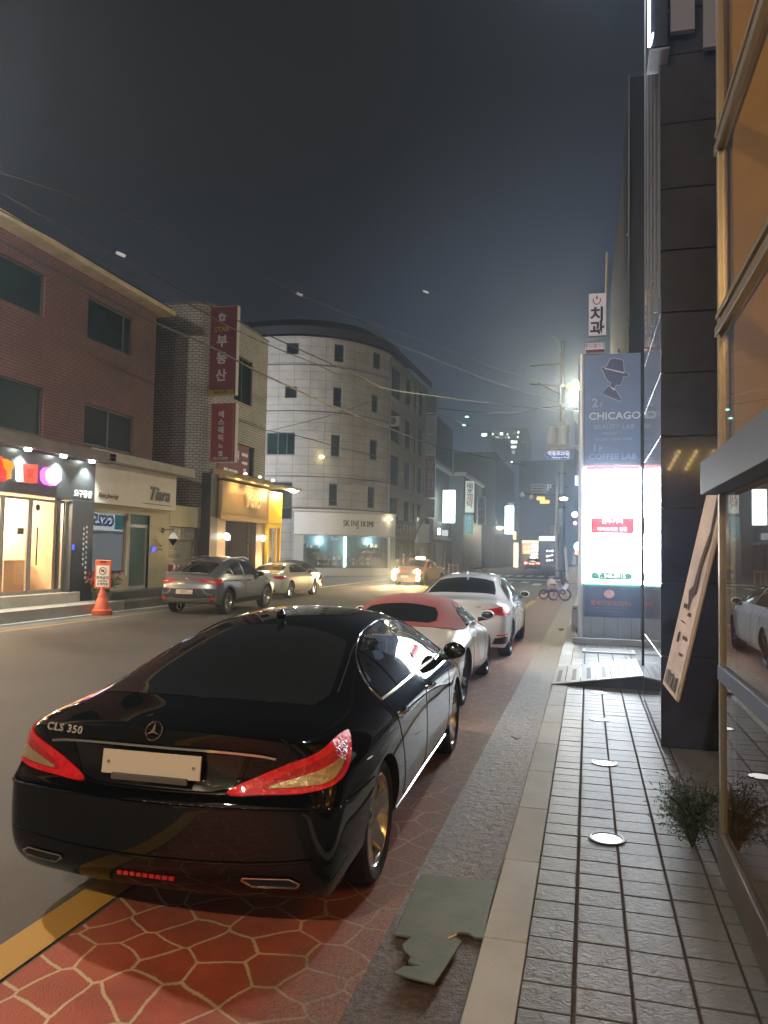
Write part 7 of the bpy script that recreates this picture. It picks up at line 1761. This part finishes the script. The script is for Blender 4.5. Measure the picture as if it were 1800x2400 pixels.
# ---------------------------------------------------------------- poles
up = thing('utility_pole', 'concrete utility pole with two transformers and cross arms', 'utility pole', (0, 0, 0))
YP = 62.0; conc = dull('concrete_pole', (.11, .105, .10))
pb_, ptp = atY(1318, 1352, YP), atY(1312, 800, YP); X0 = atY(1316, 1300, YP).x
MB().tube([(X0, YP, 0), (X0, YP, 9), (X0, YP, ptp.z)], [.30, .24, .16], n=14).build('pole', conc, up, smooth=True)
for (u0, v0, u1, v1) in ((1243, 858, 1318, 852), (1243, 900, 1345, 905), (1262, 897, 1316, 925), (1283, 1001, 1335, 998)):
    MB().tube([atY(u0, v0, YP - .3), atY(u1, v1, YP - .3)], .07, n=6).build('cross_arm', MATS['galvanised'] if 'galvanised' in MATS else conc, up)
for k, u in enumerate((1294, 1320)):
    q = atY(u, 1022, YP - .5); tr_ = MB().lathe([(.0001, -.75), (.36, -.75), (.42, -.68), (.42, .62), (.46, .65), (.46, .74), (.3, .82), (.0001, .84)], c=q, n=20).build('transformer', dull('transformer_grey', (.30, .30, .27)), up, smooth=True)
    for a in (-.2, .2): MB().lathe([(.05, 0), (.07, .05), (.04, .1), (.07, .15), (.04, .2), (.05, .28), (.0001, .3)], c=(q.x + a, q.y, q.z + .8), n=8).build('bushing', MATS['transformer_grey'], tr_, smooth=True)
MB().box(atY(1300, 1241, YP - .4), (.75, .3, .72)).build('junction_box', dull('box_grey', (.36, .34, .30)), up, bevel=.03)
for v in (1110, 1160, 1190): 
    q = atY(1316, v, YP); MB().lathe([(.29, -.08), (.31, -.07), (.31, .07), (.29, .08)], c=(X0, YP, q.z), n=16, closed=True).build('steel_band', MATS['dark_steel'], up, smooth=True)
tp = thing('lamp_post', 'thin tall lamp post with a curved arm behind the utility pole', 'street lamp', (0, 0, 0))
MB().tube(catmull([atY(1305, 1352, 66), atY(1310, 900, 66), atY(1311, 815, 66), atY(1306, 792, 66), atY(1292, 788, 66)], 6), .09, n=8).build('post', MATS['pale_strip'], tp, smooth=True)
sp_ = thing('signal_post', 'slim pale post carrying a small arm of lamps and orange signs', 'post', (0, 0, 0))
YS = 58
MB().tube([atY(1306, 1352, YS), atY(1303, 1245, YS), atY(1306, 1140, YS)], .10, n=8).build('post', dull('cream_post', (.42, .40, .36)), sp_, smooth=True)
MB().tube([atY(1218, 1157, YS), atY(1306, 1160, YS)], .035, n=6).build('arm', MATS['dark_steel'], sp_)
for u, v in ((1224, 1160), (1246, 1166)):
    q = atY(u, v, YS); MB().lathe([(.04, .25), (.10, .15), (.20, -.02), (.20, -.08), (.0001, -.22)], c=q, n=16).build('dome_camera', dull('cam_white', (.50, .50, .50)), sp_, smooth=True)
for (u0, v0, u1, v1) in ((1258, 1164, 1277, 1172), (1266, 1172, 1288, 1180)):
    a, b = atY(u0, v0, YS - .2), atY(u1, v1, YS - .2); MB().bx(a.x, b.x, YS - .25, YS - .15, b.z, a.z).build('orange_sign', emis('orange_sign', (1, .50, .10), .9), sp_, bevel=.01)
pk = thing('parking_sign', 'pale information board with a white letter P beside it above the street', 'sign', (0, 0, 0))
a, b = atY(1245, 1134, 70), atY(1280, 1156, 70); MB().bx(a.x, b.x, 70, 70.1, b.z, a.z).build('board', dull('board_grey', (.40, .40, .38)), pk, bevel=.02)
for k in range(3): MB().bx(a.x + .12, b.x - .15 - .1 * k, 69.95, 69.99, a.z - .22 - k * .24, a.z - .16 - k * .24).build('print_line', dark_letter, pk)
q = atY(1287, 1144, 70); text('P', .85, frame3(q, (1, 0, 0), (0, -1, 0)), mat('p_white', (.6, .6, .6), .5, emit=(1, 1, 1), es=.12), pk, bold=.02, depth=.04)
MB().tube([(a.x, 70.2, a.z - .1), (X0 + .3, 70.2, a.z - .3)], .04).build('arm', MATS['dark_steel'], pk)
# street name sign on its arm
sn = thing('street_name_sign', 'blue arrow-shaped street name sign hanging from a white arm', 'street sign', (0, 0, 0))
YN = 26.0
def pn(u, v, dy=0): return atY(u, v, YN + dy)
out = [pn(*q) for q in ((1275, 1067), (1284, 1056), (1290, 1055), (1330, 1055), (1335, 1058), (1335, 1075), (1331, 1078), (1288, 1078), (1283, 1077))]
MB().prism(out, (0, .04, 0)).build('plate_rim', dull('sign_white', (.62, .64, .64)), sn)
inn = [pn(u, v, -.012) for u, v in ((1278.5, 1067), (1286, 1058.5), (1330, 1057.8), (1332.6, 1060), (1332.6, 1073.5), (1330, 1075.8), (1287, 1075.3))]
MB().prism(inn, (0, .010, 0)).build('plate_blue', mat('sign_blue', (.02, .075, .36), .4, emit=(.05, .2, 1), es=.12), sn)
text('학동로20길', .15, frame3(pn(1309, 1063.2, -.02), (1, 0, 0), (0, -1, 0)), mat('sign_letter', (.8, .8, .8), .5, emit=(1, 1, 1), es=.25), sn, bold=.006, depth=.006)
text('Hakdong-ro 20-gil', .075, frame3(pn(1313, 1072, -.02), (1, 0, 0), (0, -1, 0)), MATS['sign_letter'], sn, bold=.002, depth=.004)
arm = MB(); a, b = pn(1279, 1044.5), pn(1350, 1052.5); arm.bx(a.x, b.x, YN - .05, YN + .05, b.z, a.z)
arm.prism([pn(1350, 1044), pn(1372, 1032), pn(1372, 1060), pn(1350, 1053)], (0, .1, 0)); arm.build('arm', mat('arm_white', (.62, .66, .70), .4), sn, bevel=.01)
for u in (1294, 1319): a, b = pn(u - 3, 1051), pn(u + 3, 1057); MB().bx(a.x, b.x, YN - .02, YN + .03, b.z, a.z).build('hanger', MATS['sign_white'], sn)
MB().tube([(pn(1374, 1045).x + .05, YN, 0), (pn(1374, 1045).x + .05, YN, pn(1374, 1020).z)], .09, n=10).build('post', MATS['arm_white'], sn, smooth=True)
# traffic signals at the right edge of the gap
for (u, v, y, r_, c_, s_, lb, nm) in ((1347, 1206, 56, .20, (.35, 1, .75), 9, 'green traffic light glowing left of the sign tower', 'traffic_light'), (1348, 1226, 57, .12, (1, .15, .75), 5, 'magenta arrow light below the green traffic light', 'arrow_light'), (1357, 1281, 50, .30, (.45, 1, .9), 6, 'lower turquoise round light beside the sign tower foot', 'round_light'), (1353, 1295, 50, .16, (1, .15, .10), 3, 'small red light under the turquoise round light', 'red_light')):
    t = thing(nm, lb, 'light', (0, 0, 0)); q = atY(u, v, y)
    MB().lathe([(.0001, -.03), (r_, -.02), (r_, .02), (.0001, .02)], c=q, axis='y', n=20).build('lens', emis('sig_%d' % v, c_, s_), t)
    MB().box((q.x + .02, q.y + .12, q.z), (r_ * 2.5, .2, r_ * 2.6)).build('housing', black_trim, t, bevel=.02)
q = atY(1352, 1115, 40); tag(MB().tube([q, q - Vector((0, 0, .5))], .10, n=10).build('wall_light', mat('tube_lamp', (.35, .38, .42), .4, emit=(.8, .9, 1), es=.5)), 'small tubular lamp beside the tower above the green traffic light', 'lamp')
q = atY(1321, 1169, 55); fl2 = thing('street_lamp', 'small yellow lamp on the utility pole below the parking sign', 'street lamp', q); MB().ball((0, 0, 0), .16, n=10, sc=(1.8, 1, .7)).build('bulb', emis('pole_small_lamp', (1, .82, .45), 10), fl2, smooth=True); MB().tube([(0, 0, .1), (-.4, .5, .2)], .03).build('bracket', black_trim, fl2)

# kerbside things on the right
bol = thing('kerb_post', 'short square grey stone post with a dark cap by the kerb', 'post', (-.33, 19.9, 0)); MB().bx(-.055, .10, 0, .15, 0, .50).build('shaft', mat('pale_concrete', (.34, .33, .31), .7), bol, bevel=.01); MB().bx(-.05, .11, -.012, .16, .505, .60).build('cap', dull('cap_grey', (.40, .42, .44)), bol, bevel=.01); MB().bx(-.03, .06, -.018, -.013, .50, .54).build('slot', black_trim, bol)
cbx = thing('utility_cabinet', 'grey utility cabinet on a low plinth behind the bikes', 'cabinet', (0, 0, 0)); a, b = atY(1333, 1328, 50), atY(1362, 1368, 50)
MB().bx(a.x, b.x, 50, 50.8, .05, a.z).build('cabinet', dull('cabinet_grey', (.34, .32, .28)), cbx, bevel=.02); MB().bx(a.x - .05, b.x + .05, 49.95, 50.85, 0, .10).build('plinth', dull('plinth', (.2, .19, .18)), cbx)
a = atY(1352, 1372, 42); tag(MB().box((a.x, 42, .16), (.7, .4, .3)).build('concrete_block', MATS['pale_concrete'], bevel=.02), 'low concrete block lying in front of the utility cabinet', 'block')
a = atY(1348, 1316, 50.3); sb = MB().add([(a.x - .2, 50.2, b.z + 1.2), (a.x + .05, 50.2, b.z + 1.2), (a.x + .02, 50.3, b.z + 2.4), (a.x - .05, 50.3, b.z + 2.4), (a.x - .2, 50.5, b.z + 1.2), (a.x + .05, 50.5, b.z + 1.2)], [(0, 1, 2, 3), (5, 4, 3, 2), (0, 3, 4), (1, 5, 2)]); tag(sb.build('folding_board', dull('pale_board', (.42, .44, .46))), 'pale folded board leaning on top of the utility cabinet', 'board')
wp_ = MB().tube([atY(1325, 1282, 54), atY(1330, 1360, 54)], .10, n=8); tag(wp_.build('white_post', dull('white_post', (.48, .46, .42)), smooth=True), 'upright cream post between the utility pole and the cabinet', 'post')
bag = MB().ball(atZ(1292, 1368, .25), .25, n=14, sc=(1, .8, 1.25)); bo_ = bag.build('rubbish_bag', mat('white_bag', (.42, .36, .33), .5, bump=1.0, bscale=7), smooth=True); tag(bo_, 'white tied rubbish bag standing behind the blue bike', 'bag')
pap = MB().ball(atZ(1315, 1474, .03), .06, n=8, sc=(1.2, 1, .6)); tag(pap.build('crumpled_paper', mat('paper_white', (.45, .38, .33), .8, bump=.8, bscale=20)), 'crumpled paper lying on the worn parking lane', 'litter')

# blue bicycle lying across, black scooter behind
bk = thing('bicycle', 'small dark bicycle with a blue frame and a white front plate parked across the lane', 'bicycle', (0, 0, 0))
YB = 32.2; wl = []
for k, (u, v) in enumerate(((1274, 1398), (1297, 1401), (1324, 1405))):
    q = atY(u, v, YB - k * .12); r_ = .22 if k < 2 else .25
    wl.append(Vector((q.x, q.y, r_)))
def bwheel(c, r_, parent):
    t_ = MB().lathe([(r_ - .06, -.03), (r_ - .02, -.035), (r_, 0), (r_ - .02, .035), (r_ - .06, .03)], c=c, axis='y', n=28, closed=True).build('wheel', rubber, parent, smooth=True)
    s_ = MB()
    for k in range(12): a = k * math.pi / 6; s_.tube([c, c + Vector((math.cos(a), 0, math.sin(a))) * (r_ - .03)], .003, n=4)
    s_.lathe([(.0001, -.03), (.03, -.03), (.03, .03), (.0001, .03)], c=c, axis='y', n=10); s_.build('spokes', MATS['alloy'], t_)
for c in wl[1:]: bwheel(c, c.z, bk)
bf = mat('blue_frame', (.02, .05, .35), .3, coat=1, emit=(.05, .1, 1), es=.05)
r0, f0 = wl[1], wl[2]; hd = f0 + Vector((-.12, 0, .45))
MB().tube([r0, r0 + Vector((.05, 0, .22)), r0 + Vector((.32, 0, .16)), hd + Vector((-.02, 0, -.10))], [.022, .04, .04, .03], n=8).build('frame', bf, bk, smooth=True)
MB().tube([f0, hd, hd + Vector((-.03, 0, .12))], .018, n=8).tube([hd + Vector((-.03, -.22, .14)), hd + Vector((-.05, 0, .12)), hd + Vector((-.03, .22, .14))], .014, n=6).build('fork_and_bar', black_trim, bk, smooth=True)
MB().tube([r0 + Vector((.05, 0, .22)), r0 + Vector((.02, 0, .42))], .015).ball(r0 + Vector((.0, 0, .44)), .09, n=10, sc=(1.5, .7, .4)).build('saddle', mat('brown_saddle', (.16, .05, .03), .6), bk, smooth=True)
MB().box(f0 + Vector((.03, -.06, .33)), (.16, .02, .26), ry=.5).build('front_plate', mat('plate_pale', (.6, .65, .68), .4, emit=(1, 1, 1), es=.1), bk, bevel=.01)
b3 = thing('bicycle', 'dark small-wheeled bicycle whose rear wheel shows left of the blue one', 'bicycle', (0, 0, 0)); bwheel(wl[0] + Vector((0, .1, 0)), .21, b3)
MB().tube([wl[0] + Vector((0, .1, 0)), wl[0] + Vector((.3, .15, .22)), wl[0] + Vector((.55, .2, .24))], .02, n=6).build('frame', black_trim, b3)
sc3 = thing('kick_scooter', 'black stand-up scooter with handlebar parked behind the blue bicycle', 'scooter', (0, 0, 0))
q0 = atY(1320, 1383, 37); q0.z = .12
MB().lathe([(.07, -.025), (.12, -.02), (.12, .02), (.07, .025)], c=(q0.x, q0.y, .12), axis='y', n=16, closed=True).build('wheel', rubber, sc3, smooth=True)
MB().lathe([(.07, -.025), (.12, -.02), (.12, .02), (.07, .025)], c=(q0.x - .9, q0.y, .12), axis='y', n=16, closed=True).build('wheel', rubber, sc3, smooth=True)
MB().tube([(q0.x - .9, q0.y, .16), (q0.x - .1, q0.y, .16), (q0.x, q0.y, .2), (q0.x - .12, q0.y, 1.08)], [.05, .06, .04, .022], n=8).build('deck_and_stem', black_trim, sc3, smooth=True)
MB().tube([(q0.x - .36, q0.y, 1.10), (q0.x + .12, q0.y, 1.12)], .018).ball((q0.x, q0.y - .02, .50), .07, n=10).build('handlebar', black_trim, sc3, smooth=True)

# ---------------------------------------------------------------- overhead cables
cable = mat('cable', (.05, .05, .052), .5, coat=.3)
def wire(px, y0, y1, r, label, samples=10, tagpx=None):
    (ua, va), (ub, vb) = px[0], px[-1]
    A = atY(ua, va, y0); B = atY(ub, vb, y1); dv = Vector((B.x - A.x, B.y - A.y)); nrm2 = Vector((-dv.y, dv.x))
    pts = []
    pp = catmull([(u, v, 0) for u, v in px], samples) if len(px) > 2 else [Vector((ua + (ub - ua) * k / 20, va + (vb - va) * k / 20, 0)) for k in range(21)]
    for p in pp:
        d = _ray(p.x, p.y); t_ = (nrm2.x * (A.x - EYE.x) + nrm2.y * (A.y - EYE.y)) / (nrm2.x * d.x + nrm2.y * d.y)
        pts.append(EYE + d * t_)
    n = len(pts); rr = [r * .85 * (0.55 + .45 * min(1.5, (p - EYE).length / 40)) for p in pts]
    o = tag(MB().tube(pts, rr, n=6).build('cable', cable, smooth=True), label, 'cable', 'overhead cables'); return o
wire([(-40, 428), (0, 451), (200, 560), (427, 680), (544, 745), (693, 815), (852, 887), (905, 911), (1025, 929), (1200, 952), (1365, 963)], 14, 61, .030, 'overhead cable crossing the whole street just above the brick eave')
wire([(-40, 470), (0, 492), (149, 571), (298, 641), (450, 717), (544, 769), (629, 808), (772, 868), (865, 921), (1025, 970), (1130, 1010), (1230, 1040)], 14, 75, .028, 'overhead cable along the brick eave, second from the top at left')
wire([(-40, 540), (0, 565), (190, 668), (352, 750), (492, 812), (594, 866), (700, 916), (772, 948), (905, 1001), (1025, 1047), (1091, 1062), (1230, 1092)], 13, 78, .050, 'thickest overhead cable, running in front of the brick wall and the red signs')
wire([(-40, 395), (60, 424), (300, 508), (450, 568), (600, 640), (700, 690), (780, 720), (891, 789), (1000, 834), (1150, 893), (1365, 962)], 15, 61, .022, 'fine overhead cable high in the sky, passing above the brick roof')
wire([(700, 690), (849, 749), (1000, 802), (1138, 855), (1215, 880), (1300, 905)], 30, 61, .022, 'fine overhead cable branching over the corner building roof')
wire([(1025, 957), (1110, 965), (1200, 968), (1260, 958), (1320, 950), (1365, 940)], 66, 58, .040, 'sagging pale cable reaching up to the street lamp')
wire([(630, 1010), (780, 972), (900, 930)], 49, 56, .02, 'thin slack cable in front of the corner building')
wire([(560, 1000), (690, 1020), (800, 1050), (905, 1075)], 45, 56, .028, 'thin cable crossing the middle storey of the corner building')
wire([(1310, 945), (1345, 965), (1358, 985), (1366, 1000)], 55, 52, .035, 'cable loop hanging down beside the tower')
wire([(1340, 962), (1345, 985), (1355, 997), (1368, 1001)], 55, 52, .030, 'second looped cable beside the tower')
for (u, v, y, w_, lb) in ((283, 596, 22, .35, 'white cable tag on the cable above the brick eave'), (998, 684, 45, .35, 'small white tag on the cable in the middle of the sky'), (702, 690, 34, .30, 'white cable clamp over the corner building roof')):
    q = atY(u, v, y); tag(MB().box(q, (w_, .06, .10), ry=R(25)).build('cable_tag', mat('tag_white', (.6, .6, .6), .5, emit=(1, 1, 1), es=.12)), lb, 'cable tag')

# ---------------------------------------------------------------- lamps that light the place
for nm in ('galvanised',):
    if nm not in MATS: mat('galvanised', (.30, .31, .32), .5, metal=.5)
street_lamp(-4.2, -5.5, 7.5, .8, 1200, (1, .80, .56), 'street lamp with a warm head behind the camera, out of the photo', r=.15)
street_lamp(-13.3, 7.0, 8.6, 2.6, 1600, (1, .87, .72), 'street lamp with a warm head on the left pavement, left of the photo', r=.15)
q = atY(1350, 905, 40)
vl = thing('street_lamp', 'glaring yellow street lamp at the top left of the sign tower', 'street lamp', (q.x, 40, 0))
MB().ball((0, 0, q.z), .30, n=16, sc=(1.5, 1, .6)).build('lamp_lens', emis('yellow_lamp', (1, .62, .014), 12), vl, smooth=True)
MB().tube(catmull([(.9, 0, 0), (.9, 0, q.z - 1), (.8, 0, q.z), (.3, 0, q.z + .25), (0, 0, q.z + .22)], 6), .07, n=8).build('pole', MATS['galvanised'], vl, smooth=True)
point((q.x, 39.9, q.z - .35), 1800, (1, .84, .54), .25, 'lamp_light')
t = thing('street_lamp', 'added lamp out of sight behind the brick building, lighting the corner building', 'street lamp', (-27, 40, 0)); MB().tube([(0, 0, 0), (0, 0, 9)], .08).build('pole', MATS['galvanised'], t); MB().ball((0, -.2, 9), .2, n=12).build('lamp_lens', emis('added_hidden_lamp', (1, .85, .6), 15), t)  # lamp added out of sight to whiten the corner building
point((-27, 40.4, 8.8), 4000, (.95, .96, 1), .25, 'lamp_light')

wl_ = thing('added_fill_lamp', 'added white fill lamp, unseen, high on the black wall above the view', 'lamp', (.62, 9.2, 10.6))  # fill lamp added to brighten the white cars, lane and paving
MB().box((-.12, 0, 0), (.30, .36, .12), ry=R(20)).build('housing', black_trim, wl_, bevel=.02); MB().box((-.17, 0, -.065), (.22, .28, .012), ry=R(20)).build('lens', emis('added_fill_lens', (1, .96, .9), 20), wl_)
l = bpy.data.lights.new('added_fill_light', 'SPOT'); l.energy = 330; l.color = (.93, .96, 1); l.spot_size = R(130); l.spot_blend = .6; l.shadow_soft_size = .2
o = bpy.data.objects.new('added_fill_light', l); col.objects.link(o); o.location = (.40, 9.2, 10.4); o.rotation_euler = (R(8), R(-16) * -1, 0)
# unseen shop: warm bulbs and window added as reflections for the black paint
bs = thing('reflection_shop', 'unseen shop behind the camera: added warm bulbs, blue neon arc, mirrored in car paint', 'shop', (-1.5, -9, 0))
MB().bx(-9, 7, -.6, 0, 0, 7).build('wall', dull('behind_wall', (.10, .09, .08)), bs)
rnd = random.Random(4)
for k in range(22): MB().ball((-7 + k * .62, .25, 2.6 + .5 * math.sin(k * 1.3) + (k % 3) * .25), .055, n=8).build('bulb', emis('added_glint_bulb', (1, .68, .28), 34), bs, smooth=True)
MB().tube([(1.2 + math.cos(a) * .9, .2, 1.6 + math.sin(a) * .9) for a in [R(q_) for q_ in range(20, 110, 10)]], .035, n=8).build('neon_arc', emis('blue_neon', (.06, .08, 1), 14), bs, smooth=True)
MB().bx(-.6, -.45, .1, .2, 1.5, 2.5).build('neon_bar', emis('green_neon', (.15, 1, .12), 6), bs)
MB().bx(3.2, 5.4, .05, .15, .4, 2.4).build('shop_window', emis('added_glint_window', (1, .66, .32), 1.6), bs)
# cars
black_coupe(); white_convertible(); white_sedan(); grey_suv(); cream_coupe(); dark_cabriolet(); taxi(); red_car()

# ---------------------------------------------------------------- night haze
hb = MB().bx(-45, 25, -14, 260, -1.0, 62)
hz_ = hb.build('haze', None or bpy.data.materials.new('haze')); hz_['kind'] = 'stuff'
hm_ = hz_.data.materials[0]; hm_.use_nodes = True; nt = hm_.node_tree; nt.nodes.clear()
ho = nt.nodes.new('ShaderNodeOutputMaterial'); hv = nt.nodes.new('ShaderNodeVolumePrincipled')
hv.inputs['Color'].default_value = (.56, .72, 1.0, 1); hv.inputs['Density'].default_value = 0.0040; hv.inputs['Anisotropy'].default_value = 0.82
nt.links.new(hv.outputs[0], ho.inputs['Volume'])
MATS['haze'] = hm_

# put every root at the foot of its thing
bpy.context.view_layer.update()
for o in [o for o in bpy.data.objects if o.type == 'EMPTY' and o.parent is None and o.location.length < 1e-6]:
    lo = Vector((1e9,) * 3); hi = Vector((-1e9,) * 3)
    def walk(p):
        for c in kids(p):
            if c.type == 'MESH':
                for v in c.data.vertices:
                    q = c.matrix_world @ v.co
                    for i in range(3): lo[i] = min(lo[i], q[i]); hi[i] = max(hi[i], q[i])
            walk(c)
    walk(o)
    if lo.x > 1e8: continue
    base = Vector(((lo.x + hi.x) / 2, (lo.y + hi.y) / 2, lo.z)); o.location = base
    for c in kids(o): c.location = c.location - base
